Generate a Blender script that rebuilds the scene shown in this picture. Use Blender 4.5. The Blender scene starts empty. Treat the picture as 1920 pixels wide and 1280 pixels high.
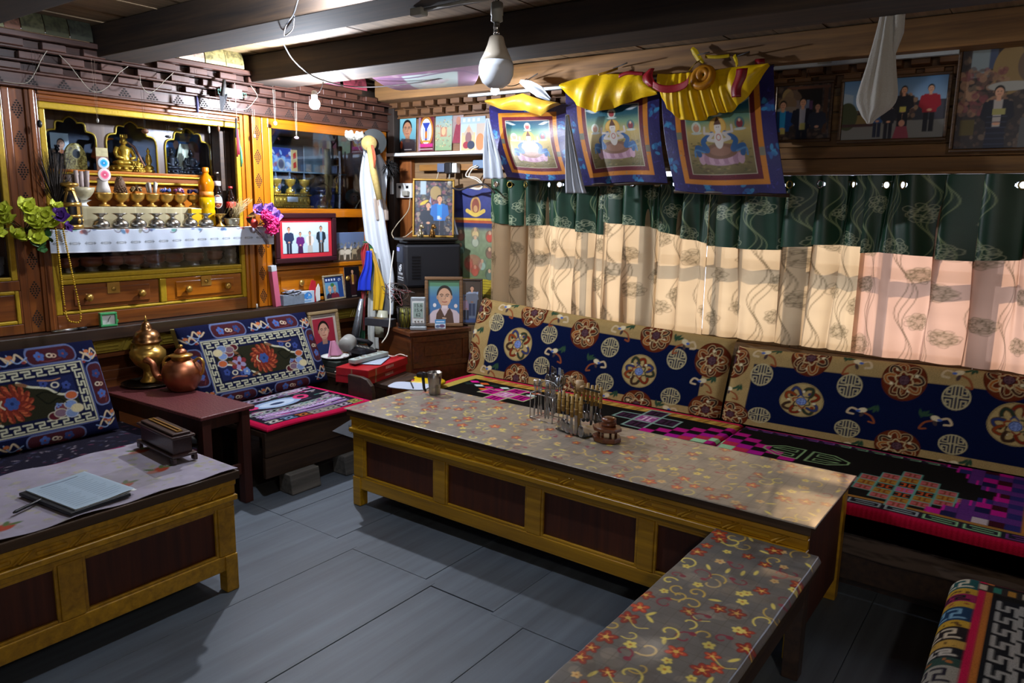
import bpy, bmesh, math, random
import numpy as np
from mathutils import Vector, Matrix, Euler
random.seed(7); RS = np.random.RandomState(11)
C = bpy.context.scene.collection
PI = math.pi
sc = bpy.context.scene
# ------------------------------------------------------------------ camera
FPX, YAW, PITCH, ROLL, CAMH = 1397.2, 0.62843, 0.18207, 0.01802, 1.60
_cy, _sy, _cp, _sp = math.cos(YAW), math.sin(YAW), math.cos(PITCH), math.sin(PITCH)
_f = Vector((-_sy*_cp, _cy*_cp, -_sp)); _r = Vector((_cy, _sy, 0)); _u = _r.cross(_f)
_R = math.cos(ROLL)*_r + math.sin(ROLL)*_u; _U = -math.sin(ROLL)*_r + math.cos(ROLL)*_u
cam_d = bpy.data.cameras.new('camera'); cam = bpy.data.objects.new('camera', cam_d); C.objects.link(cam)
cam_d.sensor_width = 36; cam_d.lens = FPX*36/1920; cam_d.clip_start = 0.02; cam_d.clip_end = 60
cam.matrix_world = Matrix(((_R.x, _U.x, -_f.x, 0), (_R.y, _U.y, -_f.y, 0), (_R.z, _U.z, -_f.z, CAMH), (0, 0, 0, 1)))
sc.camera = cam
def at(px, py, ax, v):
    """the point of a known plane (axis 'xyz', value) seen at a photo pixel"""
    i = 'xyz'.index(ax)
    d = _R*((px-960)/FPX) - _U*((py-640)/FPX) + _f
    o = Vector((0, 0, CAMH)); t = (v-o[i])/d[i]
    return o + d*t
# ------------------------------------------------------------------ colour
def lin(h):
    if isinstance(h, str):
        h = h.lstrip('#'); c = [int(h[i:i+2], 16)/255 for i in (0, 2, 4)]
    else: c = list(h)
    return tuple((x/12.92 if x <= .04045 else ((x+.055)/1.055)**2.4) for x in c)
# ------------------------------------------------------------------ materials
MATS = {}
def node_mat(name):
    m = bpy.data.materials.new(name); m.use_nodes = True
    nt = m.node_tree; b = nt.nodes['Principled BSDF']
    return m, nt, b
def sset(b, k, v):
    if k in b.inputs: b.inputs[k].default_value = v
def mat(name, col, rough=.5, metal=0, var=.15, scale=30, bump=0, spec=.5, coat=0, emit=None, estr=0, stretch=None, dirt=0, trans=0, alpha=1, sheen=0, ior=1.45):
    """one plain substance: a colour that wanders a little, with optional grain bump"""
    if name in MATS: return MATS[name]
    m, nt, b = node_mat(name); N = nt.nodes; L = nt.links
    c = lin(col)
    sset(b, 'Roughness', rough); sset(b, 'Metallic', metal); sset(b, 'Specular IOR Level', spec); sset(b, 'Coat Weight', coat); sset(b, 'Coat Roughness', .15)
    sset(b, 'Transmission Weight', trans); sset(b, 'Alpha', alpha); sset(b, 'Sheen Weight', sheen); sset(b, 'IOR', ior)
    if emit:
        sset(b, 'Emission Color', (*lin(emit), 1)); sset(b, 'Emission Strength', estr)
    if var or bump:
        tc = N.new('ShaderNodeTexCoord'); mp = N.new('ShaderNodeMapping'); L.new(tc.outputs['Object'], mp.inputs[0])
        if stretch: mp.inputs['Scale'].default_value = stretch
        nz = N.new('ShaderNodeTexNoise'); nz.inputs['Scale'].default_value = scale; nz.inputs['Detail'].default_value = 4; L.new(mp.outputs[0], nz.inputs['Vector'])
        if var:
            mx = N.new('ShaderNodeMix'); mx.data_type = 'RGBA'
            mx.inputs[6].default_value = (*[x*(1-var) for x in c], 1); mx.inputs[7].default_value = (*[min(1, x*(1+var)) for x in c], 1)
            L.new(nz.outputs['Fac'], mx.inputs[0]); out = mx.outputs[2]
            if dirt:
                n2 = N.new('ShaderNodeTexNoise'); n2.inputs['Scale'].default_value = 3.1; n2.inputs['Detail'].default_value = 6; L.new(tc.outputs['Object'], n2.inputs['Vector'])
                rp = N.new('ShaderNodeMapRange'); rp.inputs[1].default_value = .52; rp.inputs[2].default_value = .72; rp.inputs[4].default_value = dirt; L.new(n2.outputs['Fac'], rp.inputs[0])
                m2 = N.new('ShaderNodeMix'); m2.data_type = 'RGBA'; m2.inputs[7].default_value = (*[x*.25 for x in c], 1)
                L.new(rp.outputs[0], m2.inputs[0]); L.new(out, m2.inputs[6]); out = m2.outputs[2]
            L.new(out, b.inputs['Base Color'])
        else: sset(b, 'Base Color', (*c, 1))
        if bump:
            bp = N.new('ShaderNodeBump'); bp.inputs['Strength'].default_value = bump; bp.inputs['Distance'].default_value = .004
            L.new(nz.outputs['Fac'], bp.inputs['Height']); L.new(bp.outputs[0], b.inputs['Normal'])
    else: sset(b, 'Base Color', (*c, 1))
    MATS[name] = m; return m
def wood(name, dark, light, axis='x', scale=1.0, rough=.45, coat=0, bump=.15, soot=0, rings=9):
    """timber: long grain along one axis, knots and stains from noise"""
    if name in MATS: return MATS[name]
    m, nt, b = node_mat(name); N = nt.nodes; L = nt.links
    tc = N.new('ShaderNodeTexCoord'); mp = N.new('ShaderNodeMapping'); L.new(tc.outputs['Object'], mp.inputs[0])
    s = [rings*scale*2.2]*3; s['xyz'.index(axis)] = .9*scale; mp.inputs['Scale'].default_value = s
    n1 = N.new('ShaderNodeTexNoise'); n1.inputs['Scale'].default_value = 1.6; n1.inputs['Detail'].default_value = 8; n1.inputs['Roughness'].default_value = .62; n1.inputs['Distortion'].default_value = .35
    L.new(mp.outputs[0], n1.inputs['Vector'])
    n2 = N.new('ShaderNodeTexNoise'); n2.inputs['Scale'].default_value = 1.7; n2.inputs['Detail'].default_value = 5; L.new(tc.outputs['Object'], n2.inputs['Vector'])
    cr = N.new('ShaderNodeValToRGB'); e = cr.color_ramp.elements
    e[0].position = .3; e[0].color = (*lin(dark), 1); e[1].position = .72; e[1].color = (*lin(light), 1)
    L.new(n1.outputs['Fac'], cr.inputs[0]); out = cr.outputs[0]
    mr = N.new('ShaderNodeMapRange'); mr.inputs[1].default_value = .35; mr.inputs[2].default_value = .7; mr.inputs[3].default_value = 0; mr.inputs[4].default_value = .55
    L.new(n2.outputs['Fac'], mr.inputs[0])
    mx = N.new('ShaderNodeMix'); mx.data_type = 'RGBA'; mx.blend_type = 'MULTIPLY'; mx.inputs[7].default_value = (.52, .47, .43, 1)
    L.new(mr.outputs[0], mx.inputs[0]); L.new(out, mx.inputs[6]); out = mx.outputs[2]
    if soot:
        n3 = N.new('ShaderNodeTexNoise'); n3.inputs['Scale'].default_value = .9; n3.inputs['Detail'].default_value = 6; L.new(tc.outputs['Object'], n3.inputs['Vector'])
        m3 = N.new('ShaderNodeMapRange'); m3.inputs[1].default_value = .38; m3.inputs[2].default_value = .66; m3.inputs[4].default_value = soot; L.new(n3.outputs['Fac'], m3.inputs[0])
        x3 = N.new('ShaderNodeMix'); x3.data_type = 'RGBA'; x3.inputs[7].default_value = (.018, .016, .016, 1); L.new(m3.outputs[0], x3.inputs[0]); L.new(out, x3.inputs[6]); out = x3.outputs[2]
    L.new(out, b.inputs['Base Color'])
    sset(b, 'Roughness', rough); sset(b, 'Coat Weight', coat); sset(b, 'Coat Roughness', .12)
    bp = N.new('ShaderNodeBump'); bp.inputs['Strength'].default_value = bump; bp.inputs['Distance'].default_value = .003
    L.new(n1.outputs['Fac'], bp.inputs['Height']); L.new(bp.outputs[0], b.inputs['Normal'])
    MATS[name] = m; return m
def painted(name, rough=.9, bump=0, bscale=220, spec=.3, coat=0, sheen=0, trans=0, clear=0, fuzz=0):
    """a printed, woven or painted surface: its design is the mesh's own colour layer 'ink'"""
    if name in MATS: return MATS[name]
    m, nt, b = node_mat(name); N = nt.nodes; L = nt.links
    a = N.new('ShaderNodeAttribute'); a.attribute_name = 'ink'; out = a.outputs['Color']
    tc = N.new('ShaderNodeTexCoord'); nz = N.new('ShaderNodeTexNoise'); nz.inputs['Scale'].default_value = bscale; nz.inputs['Detail'].default_value = 3
    L.new(tc.outputs['Object'], nz.inputs['Vector'])
    if fuzz:
        mx = N.new('ShaderNodeMix'); mx.data_type = 'RGBA'; mx.blend_type = 'MULTIPLY'; mr = N.new('ShaderNodeMapRange')
        mr.inputs[1].default_value = .3; mr.inputs[2].default_value = .7; mr.inputs[3].default_value = fuzz; mr.inputs[4].default_value = 0
        L.new(nz.outputs['Fac'], mr.inputs[0]); L.new(mr.outputs[0], mx.inputs[0]); L.new(out, mx.inputs[6]); mx.inputs[7].default_value = (.35, .35, .35, 1); out = mx.outputs[2]
    L.new(out, b.inputs['Base Color'])
    sset(b, 'Roughness', rough); sset(b, 'Specular IOR Level', spec); sset(b, 'Coat Weight', coat); sset(b, 'Coat Roughness', .1); sset(b, 'Sheen Weight', sheen)
    if bump:
        bp = N.new('ShaderNodeBump'); bp.inputs['Strength'].default_value = bump; bp.inputs['Distance'].default_value = .003
        L.new(nz.outputs['Fac'], bp.inputs['Height']); L.new(bp.outputs[0], b.inputs['Normal'])
    if trans:
        tr = N.new('ShaderNodeBsdfTranslucent'); L.new(out, tr.inputs['Color'])
        ms = N.new('ShaderNodeMixShader'); ms.inputs[0].default_value = trans; L.new(b.outputs[0], ms.inputs[1]); L.new(tr.outputs[0], ms.inputs[2]); res = ms.outputs[0]
        if clear:
            tp = N.new('ShaderNodeBsdfTransparent'); L.new(out, tp.inputs['Color'])
            m2 = N.new('ShaderNodeMixShader'); m2.inputs[0].default_value = clear; L.new(res, m2.inputs[1]); L.new(tp.outputs[0], m2.inputs[2]); res = m2.outputs[0]
        L.new(res, N['Material Output'].inputs[0])
    MATS[name] = m; return m
def glassy(name, tint=(1, 1, 1), mixf=.12, rough=.03):
    """thin pane: mostly clear, a mirror sheen on top"""
    if name in MATS: return MATS[name]
    m, nt, b = node_mat(name); N = nt.nodes; L = nt.links
    t = N.new('ShaderNodeBsdfTransparent'); t.inputs[0].default_value = (*tint, 1)
    g = N.new('ShaderNodeBsdfGlossy'); g.inputs['Roughness'].default_value = rough; g.inputs[0].default_value = (.9, .95, 1, 1)
    fr = N.new('ShaderNodeLayerWeight'); fr.inputs[0].default_value = mixf
    ms = N.new('ShaderNodeMixShader'); L.new(fr.outputs['Fresnel'], ms.inputs[0]); L.new(t.outputs[0], ms.inputs[1]); L.new(g.outputs[0], ms.inputs[2])
    L.new(ms.outputs[0], N['Material Output'].inputs[0]); MATS[name] = m; return m
# ------------------------------------------------------------------ mesh builder
class MB:
    def __init__(s): s.v = []; s.f = []; s.sm = []; s.M = Matrix.Identity(4)
    def add(s, vs, fs, smooth=False):
        b = len(s.v); s.v.extend([tuple(s.M @ Vector(p)) for p in vs])
        for f in fs: s.f.append(tuple(b+i for i in f)); s.sm.append(smooth)
        return s
    def box(s, x0, x1, y0, y1, z0, z1):
        x0, x1 = min(x0, x1), max(x0, x1); y0, y1 = min(y0, y1), max(y0, y1); z0, z1 = min(z0, z1), max(z0, z1)
        return s.add([(x0, y0, z0), (x1, y0, z0), (x1, y1, z0), (x0, y1, z0), (x0, y0, z1), (x1, y0, z1), (x1, y1, z1), (x0, y1, z1)],
              [(0, 3, 2, 1), (4, 5, 6, 7), (0, 1, 5, 4), (1, 2, 6, 5), (2, 3, 7, 6), (3, 0, 4, 7)])
    def obox(s, c, size, rot=(0, 0, 0)):
        M0 = s.M; s.M = M0 @ Matrix.Translation(c) @ Euler(rot).to_matrix().to_4x4(); a, b, d = [q/2 for q in size]
        s.box(-a, a, -b, b, -d, d); s.M = M0; return s
    def bar(s, p, q, w, h, up=(0, 0, 1)):
        p, q = Vector(p), Vector(q); d = (q-p); l = d.length; d.normalize(); u = Vector(up)
        r = d.cross(u)
        if r.length < 1e-4: r = d.cross(Vector((1, 0, 0)))
        r.normalize(); u = r.cross(d)
        M0 = s.M; s.M = M0 @ Matrix(((r.x, d.x, u.x, p.x), (r.y, d.y, u.y, p.y), (r.z, d.z, u.z, p.z), (0, 0, 0, 1)))
        s.box(-w/2, w/2, 0, l, -h/2, h/2); s.M = M0; return s
    def lathe(s, prof, n=20, c=(0, 0, 0), rot=None, smooth=True, arc=None):
        M0 = s.M; s.M = M0 @ Matrix.Translation(c)
        if rot: s.M = s.M @ Euler(rot).to_matrix().to_4x4()
        vs = []; fs = []; k = len(prof)
        for i in range(n):
            a = 2*PI*i/n; ca, sa = math.cos(a), math.sin(a)
            for r, z in prof: vs.append((r*ca, r*sa, z))
        for i in range(n):
            j = (i+1) % n
            for t in range(k-1): fs.append((i*k+t, j*k+t, j*k+t+1, i*k+t+1))
        if prof[0][0] > 1e-5: fs.append(tuple(reversed([i*k for i in range(n)])))
        if prof[-1][0] > 1e-5: fs.append(tuple(i*k+k-1 for i in range(n)))
        s.add(vs, fs, smooth); s.M = M0; return s
    def cyl(s, c, r, h, n=16, r2=None, rot=None, smooth=True): return s.lathe([(r, 0), (r if r2 is None else r2, h)], n, c, rot, smooth)
    def ell(s, c, r, n=14, m=8, rot=None):
        if not isinstance(r, (tuple, list)): r = (r, r, r)
        M0 = s.M; s.M = M0 @ Matrix.Translation(c)
        if rot: s.M = s.M @ Euler(rot).to_matrix().to_4x4()
        s.M = s.M @ Matrix.Diagonal((*r, 1))
        s.lathe([(math.sin(PI*i/m) if 0 < i < m else 0, -math.cos(PI*i/m)) for i in range(m+1)], n); s.M = M0; return s
    def tube(s, pts, r, n=6, smooth=True):
        P = [Vector(p) for p in pts]; k = len(P); R = r if isinstance(r, (list, tuple)) else [r]*k
        t0 = (P[1]-P[0]).normalized(); u = t0.cross(Vector((0, 0, 1)))
        if u.length < .1: u = t0.cross(Vector((1, 0, 0)))
        u.normalize(); vs = []; fs = []
        for i in range(k):
            t = (P[min(i+1, k-1)]-P[max(i-1, 0)])
            t = t.normalized() if t.length > 1e-9 else t0
            u = u - t*u.dot(t)
            u = u.normalized() if u.length > 1e-6 else t.orthogonal().normalized()
            w = t.cross(u)
            for j in range(n):
                a = 2*PI*j/n; vs.append(tuple(P[i]+(u*math.cos(a)+w*math.sin(a))*R[i]))
        for i in range(k-1):
            for j in range(n):
                q = (j+1) % n; fs.append((i*n+j, i*n+q, (i+1)*n+q, (i+1)*n+j))
        fs.append(tuple(reversed(range(n)))); fs.append(tuple((k-1)*n+j for j in range(n)))
        return s.add(vs, fs, smooth)
    def prism(s, poly, d0, d1, axis='z', smooth=False):
        """extrude a flat outline; axis x: poly=(y,z), y: poly=(x,z), z: poly=(x,y)"""
        k = len(poly)
        def mk(p, d): return {'x': (d, p[0], p[1]), 'y': (p[0], d, p[1]), 'z': (p[0], p[1], d)}[axis]
        vs = [mk(p, d0) for p in poly]+[mk(p, d1) for p in poly]
        fs = [tuple(reversed(range(k))), tuple(range(k, 2*k))]+[(i, (i+1) % k, k+(i+1) % k, k+i) for i in range(k)]
        return s.add(vs, fs, smooth)
    def ring(s, c, R, r, n=20, m=8, rot=None):
        M0 = s.M; s.M = M0 @ Matrix.Translation(c)
        if rot: s.M = s.M @ Euler(rot).to_matrix().to_4x4()
        vs = []; fs = []
        for i in range(n):
            a = 2*PI*i/n
            for j in range(m):
                b = 2*PI*j/m; q = R+r*math.cos(b); vs.append((q*math.cos(a), q*math.sin(a), r*math.sin(b)))
        for i in range(n):
            for j in range(m): fs.append((i*m+j, ((i+1) % n)*m+j, ((i+1) % n)*m+(j+1) % m, i*m+(j+1) % m))
        s.add(vs, fs, True); s.M = M0; return s
    def build(s, name, m, parent=None, bevel=0, loc=None, seg=2, sub=0):
        me = bpy.data.meshes.new(name); me.from_pydata(s.v, [], s.f)
        bm = bmesh.new(); bm.from_mesh(me); bmesh.ops.recalc_face_normals(bm, faces=bm.faces); bm.to_mesh(me); bm.free()
        me.polygons.foreach_set('use_smooth', s.sm) if len(s.sm) == len(me.polygons) else None
        o = bpy.data.objects.new(name, me); C.objects.link(o)
        for q in (m if isinstance(m, (list, tuple)) else [m]): me.materials.append(q)
        if parent: o.parent = parent
        if loc is not None: o.location = loc
        if bevel:
            b = o.modifiers.new('bevel', 'BEVEL'); b.width = bevel; b.segments = seg; b.limit_method = 'ANGLE'; b.angle_limit = .7
        if sub:
            b = o.modifiers.new('sub', 'SUBSURF'); b.levels = sub; b.render_levels = sub
        return o
def tag(o, label, cat=None, group=None, kind=None):
    if label: o['label'] = label
    if cat: o['category'] = cat
    if group: o['group'] = group
    if kind: o['kind'] = kind
    return o
def thing(name, label, cat, loc=(0, 0, 0), rz=0, group=None, rot=None):
    o = bpy.data.objects.new(name, None); C.objects.link(o); o.empty_display_size = .05
    o.location = loc; o.rotation_euler = rot if rot else (0, 0, rz)
    return tag(o, label, cat, group)
def struct(o, label=None): o['kind'] = 'structure'; (label and o.__setitem__('label', label)); return o
def kids(o): return [c for c in C.objects if c.parent is o]
def dup(root, loc, rz=None, label=None, group=None, scale=None, rot=None):
    """a copy of a thing with copies of its parts and their sub-parts"""
    r = root.copy(); C.objects.link(r); r.location = loc
    if rz is not None: r.rotation_euler = (0, 0, rz)
    if rot is not None: r.rotation_euler = rot
    if scale is not None: r.scale = (scale,)*3 if not isinstance(scale, tuple) else scale
    if label: r['label'] = label
    if group: r['group'] = group
    for ch in kids(root):
        c = ch.copy(); C.objects.link(c); c.parent = r
        for g in kids(ch):
            d = g.copy(); C.objects.link(d); d.parent = c
    return r
# ------------------------------------------------------------------ design canvas (the weave, print or paint of a surface)
class Cv:
    """a small drawing board in the surface's own units; u to the right, v up"""
    def __init__(s, w, h, ppu, bg):
        s.w, s.h, s.p = w, h, ppu; s.nx = max(2, int(round(w*ppu))); s.ny = max(2, int(round(h*ppu)))
        s.a = np.empty((s.ny, s.nx, 3), np.float32); s.a[:] = lin(bg)
        s.u = (np.arange(s.nx)/(s.nx-1)*w).astype(np.float32); s.vv = (np.arange(s.ny)/(s.ny-1)*h).astype(np.float32)
    def _win(s, x0, x1, y0, y1):
        i0 = max(0, int(np.floor(x0*s.p))-2); i1 = min(s.nx, int(np.ceil(x1*s.p))+3); j0 = max(0, int(np.floor(y0*s.p))-2); j1 = min(s.ny, int(np.ceil(y1*s.p))+3)
        if i1 <= i0 or j1 <= j0: return None
        return i0, i1, j0, j1, s.u[None, i0:i1], s.vv[j0:j1, None]
    def _put(s, W, d, col, op=1.0):
        al = np.clip(.5-d*s.p, 0, 1)[..., None]*op; q = s.a[W[2]:W[3], W[0]:W[1]]; q += (np.array(lin(col), np.float32)-q)*al
    def rect(s, x0, y0, x1, y1, col, op=1, r=0):
        W = s._win(min(x0, x1), max(x0, x1), min(y0, y1), max(y0, y1))
        if W is None: return s
        cx, cy, hx, hy = (x0+x1)/2, (y0+y1)/2, abs(x1-x0)/2-r, abs(y1-y0)/2-r
        dx = np.abs(W[4]-cx)-hx; dy = np.abs(W[5]-cy)-hy
        d = np.hypot(np.maximum(dx, 0), np.maximum(dy, 0))+np.minimum(np.maximum(dx, dy), 0)-r
        s._put(W, d, col, op); return s
    def ell(s, x, y, rx, ry, col, rot=0, op=1, ring=0):
        m = max(rx, ry)+ring; W = s._win(x-m, x+m, y-m, y+m)
        if W is None: return s
        X, Y = W[4]-x, W[5]-y; c, n = math.cos(rot), math.sin(rot); A = X*c+Y*n; B = -X*n+Y*c
        k = np.hypot(A/max(rx, 1e-6), B/max(ry, 1e-6)); d = (k-1)*min(rx, ry)
        if ring: d = np.abs(d)-ring/2
        s._put(W, d, col, op); return s
    def line(s, pts, w, col, op=1, close=False):
        P = list(pts)+([pts[0]] if close else []); xs = [p[0] for p in P]; ys = [p[1] for p in P]
        W = s._win(min(xs)-w, max(xs)+w, min(ys)-w, max(ys)+w)
        if W is None: return s
        d = None
        for (ax, ay), (bx, by) in zip(P[:-1], P[1:]):
            ex, ey = bx-ax, by-ay; l = ex*ex+ey*ey+1e-12; t = np.clip(((W[4]-ax)*ex+(W[5]-ay)*ey)/l, 0, 1)
            q = np.hypot(W[4]-ax-t*ex, W[5]-ay-t*ey); d = q if d is None else np.minimum(d, q)
        s._put(W, d-w/2, col, op); return s
    def poly(s, pts, col, op=1):
        xs = [p[0] for p in pts]; ys = [p[1] for p in pts]; W = s._win(min(xs), max(xs), min(ys), max(ys))
        if W is None: return s
        d = None; ins = np.zeros((W[3]-W[2], W[1]-W[0]), bool)
        for i in range(len(pts)):
            ax, ay = pts[i]; bx, by = pts[(i+1) % len(pts)]; ex, ey = bx-ax, by-ay; l = ex*ex+ey*ey+1e-12
            t = np.clip(((W[4]-ax)*ex+(W[5]-ay)*ey)/l, 0, 1); q = np.hypot(W[4]-ax-t*ex, W[5]-ay-t*ey); d = q if d is None else np.minimum(d, q)
            if ay != by:
                c = ((ay > W[5]) != (by > W[5])) & (W[4] < ex*(W[5]-ay)/(by-ay)+ax); ins ^= c
        s._put(W, np.where(ins, -d, d), col, op); return s
    def curve(s, pts, w, col, op=1, n=8, close=False):
        return s.line(smooth_path(pts, n, close), w, col, op)
    def swirl(s, x, y, r, a0, turns, w, col, flip=1):
        n = int(10*abs(turns)+4); s.line([(x+r*(1-.75*i/n)*math.cos(a0+flip*2*PI*turns*i/n), y+r*(1-.75*i/n)*math.sin(a0+flip*2*PI*turns*i/n)) for i in range(n+1)], w, col); return s
    def flower(s, x, y, r, n, petal, core, a0=0, fat=.42, edge=None):
        for i in range(n):
            a = a0+2*PI*i/n
            if edge: s.ell(x+.55*r*math.cos(a), y+.55*r*math.sin(a), .5*r*1.14, fat*r*1.2, edge, a)
            s.ell(x+.55*r*math.cos(a), y+.55*r*math.sin(a), .46*r, fat*r, petal, a)
        s.ell(x, y, .24*r, .24*r, core); return s
    def grad(s, x0, y0, x1, y1, stops):
        W = s._win(x0, x1, y0, y1); t = np.clip((W[5]-y0)/(y1-y0), 0, 1)[..., 0]
        cs = np.array([lin(c) for _, c in stops], np.float32); ps = [p for p, _ in stops]
        col = np.stack([np.interp(t, ps, cs[:, k]) for k in range(3)], -1)[:, None, :]
        m = ((W[4] >= x0) & (W[4] <= x1) & (W[5] >= y0) & (W[5] <= y1))[..., None]; q = s.a[W[2]:W[3], W[0]:W[1]]; q += (col-q)*m; return s
    def speck(s, n, r, cols, x0=0, y0=0, x1=None, y1=None, op=.8, el=1.0):
        x1 = s.w if x1 is None else x1; y1 = s.h if y1 is None else y1
        for _ in range(n):
            q = r*RS.uniform(.4, 1.3); s.ell(RS.uniform(x0, x1), RS.uniform(y0, y1), q, q*RS.uniform(.5, 1)*el, cols[RS.randint(len(cols))], RS.uniform(0, PI), op)
        return s
    def mottle(s, amt, cell=6):
        cell = max(1, min(cell, s.nx//4, s.ny//4))
        n = RS.uniform(1-amt, 1+amt, (s.ny//cell+2, s.nx//cell+2)).astype(np.float32)
        n = np.repeat(np.repeat(n, cell, 0), cell, 1)[:s.ny, :s.nx]
        k = np.ones(cell)/cell
        n = np.apply_along_axis(lambda r: np.convolve(r, k, 'same'), 1, n); n = np.apply_along_axis(lambda r: np.convolve(r, k, 'same'), 0, n)
        n[:cell] = n[cell:cell+1]; n[-cell:] = n[-cell-1:-cell]; n[:, :cell] = n[:, cell:cell+1]; n[:, -cell:] = n[:, -cell-1:-cell]
        s.a *= n[..., None].astype(np.float32); return s
def smooth_path(pts, n=8, close=False):
    P = [np.array(p, float) for p in pts]; k = len(P); out = []
    rng = range(k) if close else range(k-1)
    for i in rng:
        p1, p2 = P[i], P[(i+1) % k]; p0 = P[i-1] if (i > 0 or close) else 2*p1-p2; p3 = P[(i+2) % k] if (i+2 < k or close) else 2*p2-p1
        for t in np.arange(n)/n:
            out.append(tuple(.5*((2*p1)+(p2-p0)*t+(2*p0-5*p1+4*p2-p3)*t*t+(3*p1-p0-3*p2+p3)*t**3)))
    out.append(tuple(P[0] if close else P[-1])); return out
def sheet(name, cv, fn, m, parent=None, back=None, edge=None, smooth=True, loc=None, rev=False, holes=()):
    """lay a design on a surface: fn(U, V) -> X, Y, Z; 'back' = an offset that gives the cloth or card its thickness"""
    U, V = np.meshgrid(cv.u, cv.vv); X, Y, Z = fn(U, V)
    P = np.stack([np.broadcast_to(q, U.shape) for q in (X, Y, Z)], -1).reshape(-1, 3).astype(np.float64)
    ny, nx = U.shape; idx = np.arange(ny*nx).reshape(ny, nx)
    q = np.stack([idx[:-1, :-1], idx[:-1, 1:], idx[1:, 1:], idx[1:, :-1]], -1).reshape(-1, 4)
    col = cv.a.reshape(-1, 3)
    if holes:
        qc, qv = (U[:-1, :-1]+U[1:, 1:]).ravel()/2, (V[:-1, :-1]+V[1:, 1:]).ravel()/2; keep = np.ones(len(q), bool)
        for hu, hv, ra, rb_ in holes: keep &= ((qc-hu)/ra)**2+((qv-hv)/rb_)**2 > 1
        q = q[keep]
    if rev: q = q[:, ::-1]
    if back is not None:
        # underside: a coarser copy of the surface, joined along the rim
        rim = np.concatenate([idx[0, :], idx[1:, -1], idx[-1, -2::-1], idx[-2:0:-1, 0]])
        B = P[rim]+np.array(back); nb = len(P); k = len(rim); P = np.concatenate([P, B]); r2 = nb+np.arange(k)
        st = np.stack([rim, r2, np.roll(r2, -1), np.roll(rim, -1)], -1)
        if rev: st = st[:, ::-1]
        ec = np.array(lin(edge), np.float32) if edge else None
        col = np.concatenate([col, col[rim] if ec is None else np.broadcast_to(ec, (k, 3))])
        bi = np.unique(np.linspace(0, ny-1, min(ny, 120)).astype(int)); bj = np.unique(np.linspace(0, nx-1, min(nx, 120)).astype(int))
        q = np.concatenate([q, st])
        G = P[idx[np.ix_(bi, bj)].reshape(-1)]+np.array(back); g0 = len(P); P = np.concatenate([P, G]); gi = g0+np.arange(len(bi)*len(bj)).reshape(len(bi), len(bj))
        gq = np.stack([gi[:-1, :-1], gi[1:, :-1], gi[1:, 1:], gi[:-1, 1:]], -1).reshape(-1, 4)
        if rev: gq = gq[:, ::-1]
        q = np.concatenate([q, gq]); col = np.concatenate([col, np.broadcast_to(np.array(lin(edge or '#777777'), np.float32)*.8, (len(G), 3))])
    me = bpy.data.meshes.new(name); nf = len(q)
    me.vertices.add(len(P)); me.vertices.foreach_set('co', P.astype(np.float32).ravel())
    me.loops.add(nf*4); me.loops.foreach_set('vertex_index', q.astype(np.int32).ravel())
    me.polygons.add(nf); me.polygons.foreach_set('loop_start', np.arange(0, nf*4, 4, dtype=np.int32))
    me.update(calc_edges=True); me.polygons.foreach_set('use_smooth', np.full(nf, bool(smooth)))
    at_ = me.color_attributes.new('ink', 'FLOAT_COLOR', 'POINT'); c4 = np.ones((len(P), 4), np.float32); c4[:, :3] = np.clip(col, 0, 1); at_.data.foreach_set('color', c4.ravel())
    me.materials.append(m); o = bpy.data.objects.new(name, me); C.objects.link(o)
    if parent: o.parent = parent
    if loc is not None: o.location = loc
    return o
def card(name, cv, m, parent=None, th=.002, loc=None, bend=0):
    """a flat print standing in its local x-z plane, face to -y"""
    return sheet(name, cv, lambda U, V: (U-cv.w/2, bend*((U-cv.w/2)/cv.w)**2*4+0*V, V), m, parent, back=(0, th, 0), loc=loc, edge='#cfc9bd')
def text_mesh(name, body, size, m, parent=None, loc=(0, 0, 0), rot=(0, 0, 0), depth=.0006, align='CENTER', shear=0):
    cu = bpy.data.curves.new(name, 'FONT'); cu.body = body; cu.size = size; cu.extrude = depth; cu.align_x = align; cu.align_y = 'CENTER'; cu.shear = shear
    t = bpy.data.objects.new(name, cu); C.objects.link(t); dg = bpy.context.evaluated_depsgraph_get()
    me = bpy.data.meshes.new_from_object(t.evaluated_get(dg)); C.objects.unlink(t); bpy.data.objects.remove(t)
    o = bpy.data.objects.new(name, me); C.objects.link(o); me.materials.clear(); me.materials.append(m)
    o.location = loc; o.rotation_euler = rot
    if parent: o.parent = parent
    return o
def spread(w, h, n, rs):
    """n evenly scattered spots"""
    a = math.sqrt(w*h/n); nx, ny = max(1, round(w/a)), max(1, round(h/a)); P = [((i+.5+rs.uniform(-.42, .42))*w/nx, (j+.5+rs.uniform(-.42, .42))*h/ny) for i in range(nx) for j in range(ny)]; rs.shuffle(P); return P
def sag(p, q, drop, n=12, wob=0):
    p, q = Vector(p), Vector(q)
    return [tuple(p.lerp(q, i/n)+Vector((RS.uniform(-wob, wob), RS.uniform(-wob, wob), -drop*4*(i/n)*(1-i/n)+RS.uniform(-wob, wob)))) for i in range(n+1)]
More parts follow.
